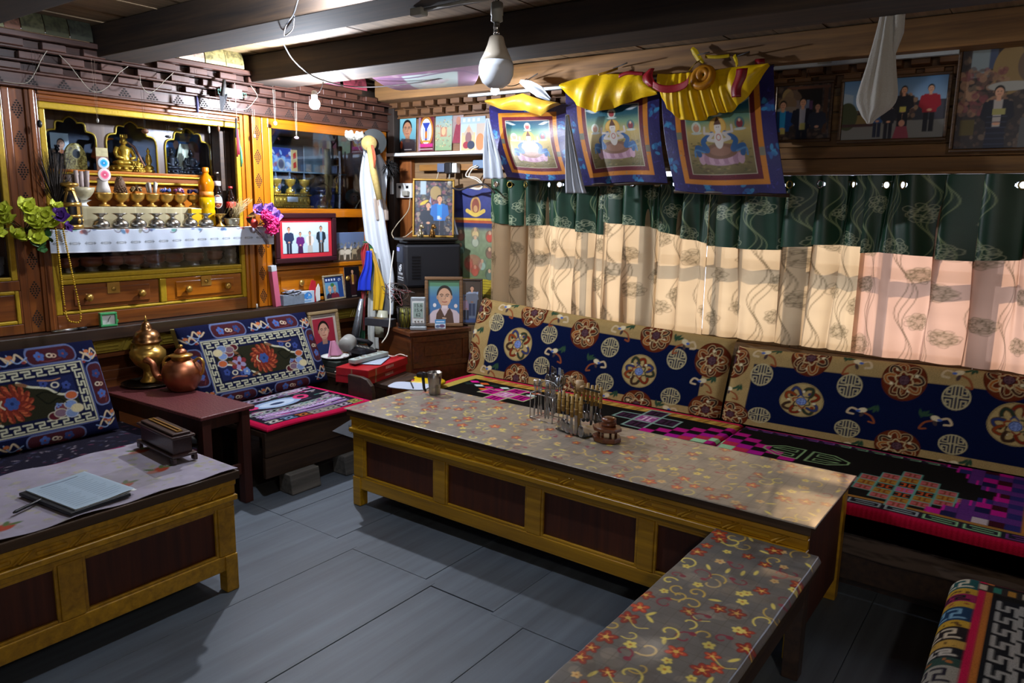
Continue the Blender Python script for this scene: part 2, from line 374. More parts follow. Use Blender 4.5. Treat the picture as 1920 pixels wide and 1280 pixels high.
# ================================================================== room shell
AX = -4.38      # face of the altar wall
BY = 4.40       # face of the window wall
CZ = 2.50       # underside of the ceiling boards
W_BOARD = wood('floor_board', '#464d55', '#5e6872', 'y', .5, rough=.55, bump=.25)
W_RAW = wood('raw_plank', '#6d5233', '#a5835a', 'x', 1, rough=.7, soot=.35)
W_CEIL = wood('ceiling_plank', '#7a6040', '#b39670', 'x', 1, rough=.75, soot=.5)
W_BEAM = wood('beam_timber', '#241e1b', '#54402c', 'x', 1, rough=.8, soot=.7)
W_PLATE = wood('plate_timber', '#6e4d2b', '#a4773f', 'x', 1, rough=.7, soot=.25)
W_VARN = wood('varnished_wood', '#5a2c12', '#96551f', 'z', 1, rough=.3, coat=.5)
W_VARNX = wood('varnished_wood_across', '#5a2c12', '#96551f', 'y', 1, rough=.3, coat=.5)
W_DARK = wood('dark_wood', '#22160e', '#46301d', 'y', 1, rough=.55)
W_PANEL = wood('panel_wood', '#4b2410', '#7a431b', 'y', 1, rough=.4, coat=.3)
BLACK = mat('black_void', '#0b0a0a', .9, var=0)
# floor: boards with open joints, laid along the altar wall direction
fb = MB()
def boards(xa, xb, ya, yb, dz=0, g=.0013): fb.box(xa+g, xb-g, ya+g, yb-g, -.03, dz)
lo = [-4.7, -3.98, -3.52, -2.985, -2.505, -1.985, -1.49, -.98, -.45, .05, .6, 1.2, 1.9]; hi = [-4.7, -3.98, -3.52, -3.08, -2.65, -2.04, -1.65, -1.1, -.45, .05, .6, 1.2, 1.9]
en = [2.9, 1.1, 2.235, 2.235, 2.205, 2.175, 2.155, 2.14, 1.2, 2.4, .9, 2.1, 2.1]
for i in range(12):
    for a, b in ((-2.2, -.4+.3*(i % 3)), (-.4+.3*(i % 3), en[i])): boards(lo[i], lo[i+1], a, b, RS.uniform(-.0015, 0))
    if i in (2, 3, 4, 5, 6):
        boards(hi[i], hi[i+1], en[i]+(.004 if i == 5 else 0), 4.7, RS.uniform(-.0015, 0), .0025 if i == 4 else .0013)
    else: boards(lo[i], lo[i+1], en[i], 4.7, RS.uniform(-.0015, 0)) if i < 7 or i > 7 else boards(hi[i], lo[i+1], en[i], 4.7)
struct(fb.build('floor', W_BOARD, bevel=.001, seg=1))
struct(MB().box(-4.75, 2.0, -2.3, 4.8, -.12, -.032).build('floor.001', BLACK))
# ceiling boards between the beams (they run across, from beam to beam)
cb = MB(); x = -4.75
while x < 2.0:
    w = RS.uniform(.2, .34)
    for ya, yb in ((-2.3, 1.3), (1.3, 2.2), (2.2, 3.17), (3.17, 4.8)):
        cb.box(x+.002, min(x+w, 2.0)-.003, ya, yb, CZ+RS.uniform(0, .006), CZ+.03)
    x += w
struct(cb.build('ceiling', wood('ceiling_plank_y', '#7a6040', '#b39670', 'y', 1, rough=.75, soot=.5)))
struct(MB().box(-4.8, 2.1, -2.4, 4.9, CZ+.032, CZ+.1).build('ceiling.001', BLACK))
# beams
def beam(n, y0, y1, z0, z1=CZ-.002, x0=-4.36, x1=1.98, m=W_BEAM):
    b = MB(); b.box(x0, x1, y0, y1, z0, z1); return struct(b.build('trim_%d' % n, m, bevel=.006))
beam(1, 1.20, 1.45, 2.33); beam(2, 2.07, 2.31, 2.335); beam(3, 3.02, 3.30, 2.335); beam(4, .2, .45, 2.33); beam(5, -.9, -.65, 2.33)
# wall plate over the windows
beam(6, 4.13, 4.38, 2.35, x0=-4.33, m=W_PLATE)
# outer walls
def wall(n, x0, x1, y0, y1, z0=0.001, z1=CZ+.03, m=W_RAW, name=None): return struct(MB().box(x0, x1, y0, y1, z0, z1).build(name or n, m))
W_LOW = wood('wall_boards', '#4f3319', '#86592c', 'x', 1, rough=.6, soot=.3)
wall('wall_left', -4.98, -4.90, -2.3, 4.9)
wall('wall_right', 2.0, 2.1, -2.3, 4.9)
# the wall behind the camera, with an unseen doorway added for soft daylight fill
wall('wall_front', -4.8, -.2, -2.4, -2.3); wall('wall_front.001', .8, 2.1, -2.4, -2.3); wall('wall_front.002', -.2, .8, -2.4, -2.3, 2.05)
# window wall: solid pieces around a long row of windows
WX0, WX1, WZ0, WZ1 = -3.05, 1.55, .80, 1.85
wall('wall_back', -4.9, WX0, BY, BY+.12); wall('wall_back.001', WX1, 2.1, BY, BY+.12); wall('wall_back.002', WX0, WX1, BY, BY+.12, .001, WZ0); wall('wall_back.003', WX0, WX1, BY, BY+.12, WZ1, CZ+.03)
W_WIN = mat('window_paint', '#6b5a45', .6)
nwin = 5; wv = (WX1-WX0)/nwin
for i in range(nwin):
    x0 = WX0+i*wv; w = MB(); t = .05; y0, y1 = BY+.03, BY+.08
    w.box(x0+.001, x0+t, y0, y1, WZ0+.002, WZ1-.002).box(x0+wv-t, x0+wv-.001, y0, y1, WZ0+.002, WZ1-.002).box(x0+t, x0+wv-t, y0, y1, WZ0+.002, WZ0+t).box(x0+t, x0+wv-t, y0, y1, WZ1-.03, WZ1-.002)
    w.box(x0+t, x0+wv-t, y0, y1, 1.24, 1.30).box(x0+wv/2-.02, x0+wv/2+.02, y0+.005, y1-.005, WZ0+t, WZ1-.03)
    o = struct(w.build('window_%d' % (i+1), W_WIN, bevel=.004))
    MB().box(x0+t, x0+wv-t, y0+.02, y0+.026, WZ0+t, WZ1-.03).build('pane', glassy('pane_glass', (.96, .98, 1), .1), o)
# cladding strips above the windows (boards behind the pictures)
cl = MB()
for z0, z1, d in ((2.12, 2.2, .02), (2.02, 2.11, .03), (1.94, 2.01, .02), (1.875, 1.935, .05), (1.80, 1.872, .035)): cl.box(-1.6, 1.98, BY-d, BY-.001, z0, z1)
cl.box(-1.6, 1.98, BY-.12, BY-.001, 1.785, 1.797)
struct(cl.build('trim_7', W_PLATE, bevel=.003))
# dentil cornice above the window wall
dn = MB()
dn.box(-4.36, 1.98, BY-.05, BY-.001, 2.245, 2.3495); dn.box(-4.36, 1.98, BY-.085, BY-.0505, 2.2965, 2.304); dn.box(-4.36, 1.98, BY-.06, BY-.0505, 2.238, 2.2485)
for row in range(2):
    x = -4.33+row*.06; z1 = 2.3495-row*.053; d = .12-row*.03
    while x < 1.9:
        dn.prism([(BY-.0505, z1), (BY-d, z1), (BY-d, z1-.036), (BY-.0505, z1-.044)], x, x+.085, 'x'); x += .125
struct(dn.build('trim_8', W_LOW, bevel=.002, seg=1))
# ------------------------------------------------------------------ light
def lamp(name, kind, loc, power, col, size=.03, rot=None):
    d = bpy.data.lights.new(name, kind); d.energy = power; d.color = lin(col)
    if kind == 'SUN': d.angle = size
    else: d.shadow_soft_size = size
    o = bpy.data.objects.new(name, d); C.objects.link(o); o.location = loc
    if rot: o.rotation_euler = rot
    return o
w = bpy.data.worlds.new('daylight'); sc.world = w; w.use_nodes = True
bg = w.node_tree.nodes['Background']; bg.inputs[0].default_value = (*lin('#dfe9ff'), 1); bg.inputs[1].default_value = 3.0
sun = lamp('sun', 'SUN', (0, 10, 6), 5.0, '#ffeedd', .02)
sun.rotation_euler = Vector((.18, -.86, -.42)).to_track_quat('-Z', 'Y').to_euler()
sc.view_settings.view_transform = 'Standard'; sc.view_settings.look = 'None'; sc.view_settings.gamma = 1; sc.view_settings.exposure = 0
sc.cycles.use_denoising = True; sc.cycles.max_bounces = 8; sc.cycles.transparent_max_bounces = 16; sc.cycles.sample_clamp_indirect = 4
sc.cycles.caustics_reflective = False; sc.cycles.caustics_refractive = False
# ================================================================== designs shared by several pieces
INK_VINYL = painted('printed_vinyl', rough=.32, bump=.12, bscale=45, spec=.45, coat=.25)
INK_RUG = painted('knotted_wool', rough=1, bump=.9, bscale=330, spec=.05, fuzz=.55)
INK_PHOTO = painted('photo_paper', rough=.35, spec=.4)
INK_CLOTH = painted('printed_cloth', rough=.85, bump=.15, bscale=300, spec=.15)
INK_SATIN = painted('satin_print', rough=.4, bump=.15, bscale=160, spec=.5, sheen=.2)
def hue(h, k):  # tweak a hex colour's brightness
    return tuple(min(1, int(h[i:i+2], 16)/255*k) for i in (1, 3, 5))
def vinyl(w, h, ppu, dense, bg='#8b8072', flip=False):
    cv = Cv(w, h, ppu, bg); rs = np.random.RandomState(int(w*100))
    cv.speck(int(160*w*h), .03, ['#7d7365', '#978c7c', '#85796a'], op=.35)
    g = .045
    for i in range(int(w/g)+1): cv.line([(i*g+rs.uniform(-.004, .004), 0), (i*g, h)], .0022, '#4b443b', .55)
    for i in range(int(h/g)+1): cv.line([(0, i*g), (w, i*g+rs.uniform(-.004, .004))], .0022, '#4b443b', .55)
    red, yel, cri, gold = ('#9a2a1c', '#e0cc62', '#82203a', '#cfae4e') if h > .6 else ('#8a2318', '#cdb650', '#741530', '#a8843a')
    for x, y in spread(w, h, int(dense*w*h), rs):
        t = rs.uniform()
        if t < .22:
            r = rs.uniform(.02, .033); a = rs.uniform(0, 6)
            cv.flower(x, y, r, 5, red if rs.uniform() < .8 else '#c4432a', yel, a, .3, '#6e1a14')
            for i in range(5): cv.line([(x, y), (x+.6*r*math.cos(a+i*1.2566), y+.6*r*math.sin(a+i*1.2566))], .0022, '#e9a64a')
            rs.uniform() < .35 and cv.curve([(x, y), (x+.04, y-.03), (x+.07, y-.015)], .0035, yel)
        elif t < .4: cv.flower(x, y, rs.uniform(.014, .02), 5, yel if rs.uniform() < .7 else '#d8b070', '#b5742a', rs.uniform(0, 6), .36)
        elif t < .72:
            cv.swirl(x, y, rs.uniform(.025, .045), rs.uniform(0, 6), rs.uniform(.6, .95), rs.uniform(.004, .007), [gold, yel, '#bfa46a'][rs.randint(3)], [-1, 1][rs.randint(2)])
        elif t < .86:
            r = rs.uniform(.02, .042); a = rs.uniform(0, 6); cv.swirl(x, y, r, a, .8, .006, cri); cv.ell(x+r*math.cos(a), y+r*math.sin(a), .011, .009, cri)
        else: cv.ell(x, y, .018, .006, yel, rs.uniform(0, 3))
    if h > .6: cv.a += .12*(np.array(lin(bg), np.float32)-cv.a)
    for k in range(int(60*w*h)): x, y = rs.uniform(0, w), rs.uniform(0, h); cv.ell(x, y, rs.uniform(.02, .06), rs.uniform(.01, .03), '#4a4038', rs.uniform(0, 3), .25)
    cv.mottle(.12, 10); return cv
def key_band(cv, x0, y0, x1, y1, col, n, vert=False, w=None):
    """a running fret between two corners"""
    L = (y1-y0) if vert else (x1-x0); H = (x1-x0) if vert else (y1-y0); p = L/n; w = w or H*.17
    def P(a, b): return (x0+b*H, y0+a) if vert else (x0+a, y0+b*H)
    for i in range(n):
        a = i*p
        cv.line([P(a+.02*p, 1-.1), P(a+.72*p, 1-.1), P(a+.72*p, .5), P(a+.3*p, .5)], w, col)
        cv.line([P(a+1.0*p, .1), P(a+.3*p, .1), P(a+.3*p, .5)], w, col)
def shou(cv, x, y, r, col):
    """round longevity character"""
    w = r*.11; cv.ell(x, y, r*.95, r*.95, col, ring=w)
    for dx in (-.13, .13): cv.line([(x+dx*r, y-.95*r), (x+dx*r, y+.95*r)], w, col)
    for s in (-1, 1):
        cv.line([(x+s*.13*r, y+.0*r), (x+s*.92*r, y)], w, col)
        for t in (-1, 1):
            cv.line([(x+s*.36*r, y+t*.82*r), (x+s*.36*r, y+t*.24*r), (x+s*.72*r, y+t*.24*r), (x+s*.68*r, y+t*.56*r), (x+s*.55*r, y+t*.56*r)], w, col)
    cv.line([(x-.36*r, y+.1*r), (x+.36*r, y+.1*r)], w*.8, col)
def medallion(cv, x, y, r, tan=True, k=0):
    rs = np.random.RandomState(int(abs(k)*1000) % 9999); bg, out, cols = ('#b39a64', '#5a4028', ['#7c2a18', '#2c3a2c', '#2f3a66', '#8a3a1c', '#3d2a20']) if tan else ('#642a16', '#c0a878', ['#3c1610', '#8a4a22', '#2c1a1c', '#a05a24', '#4a1c12'])
    cv.ell(x, y, r, r, bg); cv.ell(x, y, r*.96, r*.96, hue(bg, .8), ring=r*.04)
    for i in range(8):
        a = i*PI/4+rs.uniform(-.2, .2)+k; q = r*rs.uniform(.55, .68); P = [(x+q*math.cos(a)+r*.26*math.cos(a+b)*s, y+q*math.sin(a)+r*.26*math.sin(a+b)*s) for b, s in ((1.9, 1), (.9, .8), (-.2, .9), (-1.2, .7), (-2.3, .9))]
        cv.curve(P, r*.17, out if tan else out); cv.curve(P, r*.105, cols[i % 5]); cv.ell(*P[0], r*.085, r*.07, '#d8cba4' if i % 2 else cols[(i+2) % 5])
    for i in range(6): a = i*PI/3+.2; cv.curve([(x+r*.3*math.cos(a), y+r*.3*math.sin(a)), (x+r*.42*math.cos(a+.5), y+r*.42*math.sin(a+.5)), (x+r*.36*math.cos(a+.9), y+r*.36*math.sin(a+.9))], r*.07, cols[(i+1) % 5] if tan else out)
    cv.ell(x, y, r*.25, r*.25, '#33477f' if tan else '#2c1a24'); shou(cv, x, y, r*.2, '#8fa3d8' if tan else '#6b4a50')
def sprig(cv, x, y, r, flip=1):
    f = flip
    cv.curve([(x-f*.1*r, y), (x-f*.7*r, y+.25*r), (x-f*.95*r, y-.2*r), (x-f*.55*r, y-.3*r)], r*.16, '#c9b18a')
    cv.curve([(x, y), (x+f*.6*r, y-.3*r), (x+f*.85*r, y-.85*r), (x+f*.5*r, y-.8*r)], r*.14, '#8c4a2a')
    for i in range(4): cv.ell(x+f*(.45+.16*i)*r, y+(.35+.13*(i % 2))*r, .28*r, .1*r, '#2f4a35', .5+.4*i)
    cv.ell(x+.0*r, y+.15*r, .3*r, .22*r, '#d8c8a0', .4*f); cv.ell(x, y-.25*r, .22*r, .12*r, '#4a3a38', 1.2*f); cv.ell(x-f*.25*r, y+.05*r, .15*r, .1*r, '#4663a8')
# ================================================================== tables
W_OCH = wood('ochre_paint_wood', '#8f680c', '#cb9a1c', 'x', 1, rough=.38, coat=.25, bump=.08)
W_OCHY = wood('ochre_paint_wood_y', '#8f680c', '#cb9a1c', 'y', 1, rough=.38, coat=.25, bump=.08)
W_PAN = wood('panel_brown', '#37180b', '#5a2b13', 'z', 1, rough=.5, bump=.06)
W_TOP = wood('table_top_edge', '#2a1d10', '#4a3319', 'x', 1, rough=.5)
def carved_table(name, label, org, rz, L, D, H, bays, foot=.085, wx=W_OCH, stile=.075):
    """long low table, local x along its front, front at y=0 facing -y"""
    t = thing(name, label, 'table', org, rz)
    MB().box(-.012, L+.012, -.022, D+.01, H-.035, H).build('top', W_TOP, t, bevel=.004)
    m = MB(); z = H-.036
    m.box(.0, L, -.012, .02, z-.022, z).box(0, L, -.002, .02, z-.062, z-.0225).box(0, L, -.02, .02, z-.085, z-.0625)
    n = max(4, int(L/.17))
    for i in range(n):
        x = (i+.5)*L/n
        for dx in (-.006, .012): m.bar((x-.03+dx, -.006, z-.06), (x+.02+dx, -.006, z-.024), .008, .005, up=(0, 1, 0))
        if i < n-1: m.box(x+.035, x+L/n-.04, -.007, 0, z-.05, z-.035)
    m.build('carved_molding', wx, t, bevel=.0025, seg=1)
    z1 = H-.122; f = MB(); fy = .008
    zr0, zr1 = foot+.01, foot+.075
    f.box(0, L, fy, .035, z1-.03, z1); f.box(.05, L-.05, fy, .035, zr0, zr1)
    for a, b in zip(bays[:-1], bays[1:]): f.box(a[1], b[0], fy, .035, zr1, z1-.03)
    f.box(0, bays[0][0], fy, .035, zr1, z1-.03).box(bays[-1][1], L, fy, .035, zr1, z1-.03)
    f.build('front_frame', wx, t, bevel=.004)
    for a, b in bays:
        MB().box(a-.004, b+.004, .026, .033, zr1-.004, z1-.026).build('panel', W_PAN, t)
        r = MB(); w = .012
        r.box(a, a+w, .012, .0255, zr1, z1-.03).box(b-w, b, .012, .0255, zr1, z1-.03).box(a+w, b-w, .012, .0255, zr1, zr1+w).box(a+w, b-w, .012, .0255, z1-.03-w, z1-.03)
        r.build('panel_bead', wx, t, bevel=.003)
    for x in (0, L-.055):
        for y in (0.0, D-.055): MB().box(x, x+.055, y+.0005, y+.055, 0.001, zr1 if y < .1 else H-.036).build('leg', wx, t, bevel=.004)
    for x in (.006, L-.03): MB().box(x, x+.022, .056, D-.056, zr0, H-.037).build('end_panel', W_PAN, t, bevel=.003)
    MB().box(.03, L-.03, D-.03, D-.008, zr0, H-.037).build('back_panel', W_PAN, t)
    return t
MT = carved_table('low_table', 'long low ochre table with four brown panels and patterned vinyl top', (-2.90, 2.565, 0), 0, 2.32, .60, .532,
             [(.075, .575), (.645, 1.125), (1.20, 1.67), (1.74, 2.22)])
cv = vinyl(2.37, .638, 240, 190)
def fcov(U, V):
    e = np.maximum(0, .012-V)*0; return U, V, 0.0012*np.sin(U*9)*np.sin(V*14)+.002-np.maximum(0, .004-V)*.5
o = sheet('table_cover', cv, fcov, INK_VINYL, back=(0, 0, -.0012), loc=(-2.925, 2.536, .5335), edge='#6b6154'); tag(o, 'glossy floral vinyl cover lying on the long low table by the window', 'table cover')
LT = carved_table('low_table', 'low ochre panelled table in front of the left seat, holding the booklet', (-2.60, -.05, 0), PI/2, 1.72, .585, .52,
             [(.08, .45), (.53, 1.045), (1.125, 1.645)], wx=W_OCHY)
# tablecloth with faded fruit
cv = Cv(1.76, .62, 200, '#8f8894'); cv.speck(500, .02, ['#857d88', '#9a94a2', '#8d8c80', '#7c7670'], op=.3)
for i in range(9):
    x = .1+i*.2; cv.speck(60, .012, ['#8b8a4e', '#a09a60', '#6f7a48'], x-.05, .05, x+.07, .58, .35)
for x, y in ((1.55, .22), (1.38, .17), (1.2, .2), (.62, .12), (.95, .1), (.2, .3), (.45, .42), (1.0, .48), (1.62, .5)):
    cv.ell(x, y, .05, .03, '#7d5a4c', .3, .55); cv.ell(x+.01, y, .034, .024, '#8f3a26', .5); cv.ell(x-.03, y-.004, .02, .016, '#a0685a', 0, .8)
    for a in (0, 1, 2.2): cv.ell(x+.045*math.cos(a), y+.02*math.sin(a)+.01, .022, .009, '#4a5c34', a)
cv.rect(1.18, .1, 1.5, .34, '#6b6660', .35); cv.mottle(.12, 8)
def fcl(U, V): return U, V, .0015+.004*np.sin(U*23+V*9)*np.clip((.05-np.minimum(V, .62-V))/.05, 0, 1)+.0012*np.sin(U*17)
o = sheet('tablecloth', cv, fcl, INK_CLOTH, back=(0, 0, -.001)); o.location = (-2.585, -.08, .527); o.rotation_euler = (0, 0, PI/2)
tag(o, 'faded mauve tablecloth with printed fruit on the left low table', 'tablecloth')
# foot bench across the front of the long table
fb_ = thing('bench', 'narrow bench with red floral vinyl top pushed against the long table', 'bench', (-.905, 1.2, 0))
MB().box(0, .375, 0, 1.33, .385, .4155).build('seat', W_TOP, fb_, bevel=.004)
for x in (.02, .30):
    for y in (.03, 1.26): MB().box(x, x+.055, y, y+.055, .001, .3845).build('leg', W_DARK, fb_, bevel=.003)
MB().box(.03, .345, .02, .045, .29, .3845).box(.03, .345, 1.3, 1.325, .29, .3845).box(.02, .04, .09, 1.25, .29, .3845).box(.335, .355, .09, 1.25, .29, .3845).build('apron', W_DARK, fb_, bevel=.003)
cv = vinyl(.385, 1.34, 340, 240, bg='#66635f')
def fben(U, V):
    d = np.minimum(U, .385-U); return U, V, .003-np.clip(.012-d, 0, .012)*1.6+.001*np.sin(V*30)
o = sheet('bench_cover', cv, fben, INK_VINYL, back=(0, 0, -.0012), loc=(-.910, 1.195, .4365)); tag(o, 'grey vinyl cover with red flowers tacked over the foot bench', 'bench cover')
o.scale = (1, 1, 1)
# little side table between the left seats
W_MAH = wood('mahogany_stain', '#2c120c', '#4d2218', 'z', 1, rough=.5)
M_OIL = mat('maroon_oilcloth', '#5f2f30', .38, bump=.9, scale=90, var=.25)
st = thing('side_table', 'narrow dark side table with maroon top carrying the teapot', 'table', (-3.335, 2.125, 0), .045)
MB().box(-.94, .01, -.16, .16, .517, .535).build('top', M_OIL, st, bevel=.004)
for x in (-.06, -.92):
    for y in (-.14, .09): MB().box(x, x+.05, y, y+.05, .001, .5165).build('leg', W_MAH, st, bevel=.003)
MB().box(-.92, -.012, -.135, -.12, .43, .5165).box(-.92, -.012, .12, .135, .43, .5165).box(-.05, -.03, -.089, .089, .16, .22).box(-.05, -.03, -.089, .089, .45, .5165).build('apron', W_MAH, st, bevel=.003)
# ================================================================== seats along the altar wall
def bench_left(label, y0, y1, end=True, z=.375):
    b = thing('bench', label, 'bench', (-3.30, y0, 0)); L = y1-y0
    MB().box(-.03, 0, 0, L, .235, z).box(-.03, -.004, 0, L, .115, .233).build('front_board', W_DARK, b, bevel=.004)
    MB().box(-.80, -.0305, .0, L, z-.03, z-.002).build('seat_board', W_DARK, b)
    for y in (.12, L-.3):
        MB().prism([(-.06, .001), (.06, .001), (.04, .1145), (-.06, .1145)], y, y+.2, 'y').build('foot', wood('grey_block', '#3c3a36', '#6b6760', 'y', 1, rough=.8), b, bevel=.006)
        MB().box(-.78, -.6, y, y+.2, .001, .34).build('foot', W_DARK, b)
    if end:
        pl = [(-.22, .40), (-.22, .53), (-.10, .53), (-.05, .52), (-.01, .485), (0, .44), (0, .376), (-.22, .376)]
        MB().prism(pl, L-.03, L, 'y').build('end_board', W_DARK, b, bevel=.006)
    return b
bench_left('dark plank bench with the handwritten card under the right-hand altar seat', 2.315, 3.12)
bench_left('dark plank bench behind the left low table', .2, 1.93, False)
def rug_sheet(name, label, cv, x0, x1, y0, y1, z, th=.022, wave=.003, cat='rug', rot=False, over=None):
    def f(U, V):
        e = np.minimum(np.minimum(U, cv.w-U), np.minimum(V, cv.h-V)); Z = th-np.clip(.012-e, 0, .012)*.9+wave*np.sin(U*8+1)*np.sin(V*11)
        if over is not None:
            d = np.clip(over-V, 0, 1); a = np.clip(d/.03, 0, PI/2); Z = Z-np.where(d > 0, .03*(1-np.cos(a))+np.maximum(0, d-.03*PI/2), 0)
            return U, np.where(d > 0, over-.03*np.sin(a), V), Z
        return U, V, Z
    o = sheet(name, cv, f, INK_RUG, back=(0, 0, -.009), edge='#7d1638')
    o.location = (x0, y0, z+.002); return tag(o, label, cat)
# pink-edged seat rug
w, h = .765, .70; cv = Cv(w, h, 260, '#1d1a22')
for i in range(230):
    y = RS.uniform(.14, h-.06); x = RS.uniform(.1, w-.1)
    cv.rect(x, y, x+RS.uniform(.02, .09), y+.011, ['#c9c2cf', '#8f5f9a', '#4b7f72', '#b3a9a0', '#2b2630', '#b33b74'][RS.randint(6)])
cv.rect(.14, .31, .6, .5, '#1d1a22', .75); key_band(cv, .06, .52, w-.06, .58, '#a99ab0', 14); key_band(cv, .06, .24, w-.06, .30, '#8f9a94', 14); cv.ell(.36, .4, .17, .075, '#8ea6c4'); cv.ell(.36, .4, .12, .05, '#b7c6d8'); cv.ell(.36, .4, .05, .02, '#33405c')
for x in (.18, .54): cv.ell(x, .41, .05, .045, '#c33a6c'); cv.ell(x, .41, .025, .02, '#1d1a22')
for y, c in ((.145, '#b49ac0'), (.175, '#7c4a92'), (.125, '#8a6aa0'), (.2, '#c7b8d0')): cv.rect(.08, y, w-.08, y+.012, c)
key_band(cv, .09, .185, w-.09, .235, '#b79fc6', 16)
for i, (c, d) in enumerate((('#24242c', '#c9c4b8'), ('#1c2b40', '#7d93ad'), ('#241a18', '#b5652c'), ('#8f897c', '#3a3a3c'), ('#8f897c', '#3a3a3c'), ('#23202a', '#b8a7b8'), ('#9a8f4c', '#3e3a20'), ('#2c2c30', '#b8b0a0'))):
    x = .05+i*.1; cv.rect(x, .045, x+.1, .115, c); key_band(cv, x+.01, .055, x+.09, .105, d, 2)
for v in (.0, h-.04): cv.rect(0, v, w, v+.04, '#b5123f')
for u in (0, w-.04): cv.rect(u, 0, u+.04, h, '#c21c55' if u else '#b5123f')
def pink(U, V): return V*0, U, V
o = sheet('seat_rug', cv, lambda U, V: (-V, U, .024-np.clip(.014-np.minimum(np.minimum(U, w-U), np.minimum(V, h-V)), 0, .014)*.8+.004*np.sin(U*9+V*4)), INK_RUG, back=(0, 0, -.007), edge='#c0123f')
o.location = (-3.285, 2.32, .378); tag(o, 'pink edged woven seat rug on the bench right of the side table', 'rug')
# seat rug behind the left table
w, h = 1.7, .74; cv = Cv(w, h, 140, '#23202c'); cv.speck(500, .012, ['#9a8f98', '#5a5a70', '#2f3350', '#6a3a50'], op=.8, el=.6)
cv.rect(1.12, .0, 1.5, .3, '#8c2450', 1); cv.rect(1.5, 0, 1.6, .3, '#b8aeb4'); cv.rect(.5, .0, .7, .3, '#76305a')
o = sheet('seat_rug', cv, lambda U, V: (-V, U, .02+.003*np.sin(U*9+V*4)), INK_RUG, back=(0, 0, -.014), edge='#5a2038')
o.location = (-3.29, .22, .378); tag(o, 'worn dark seat rug with magenta patch behind the left low table', 'rug')
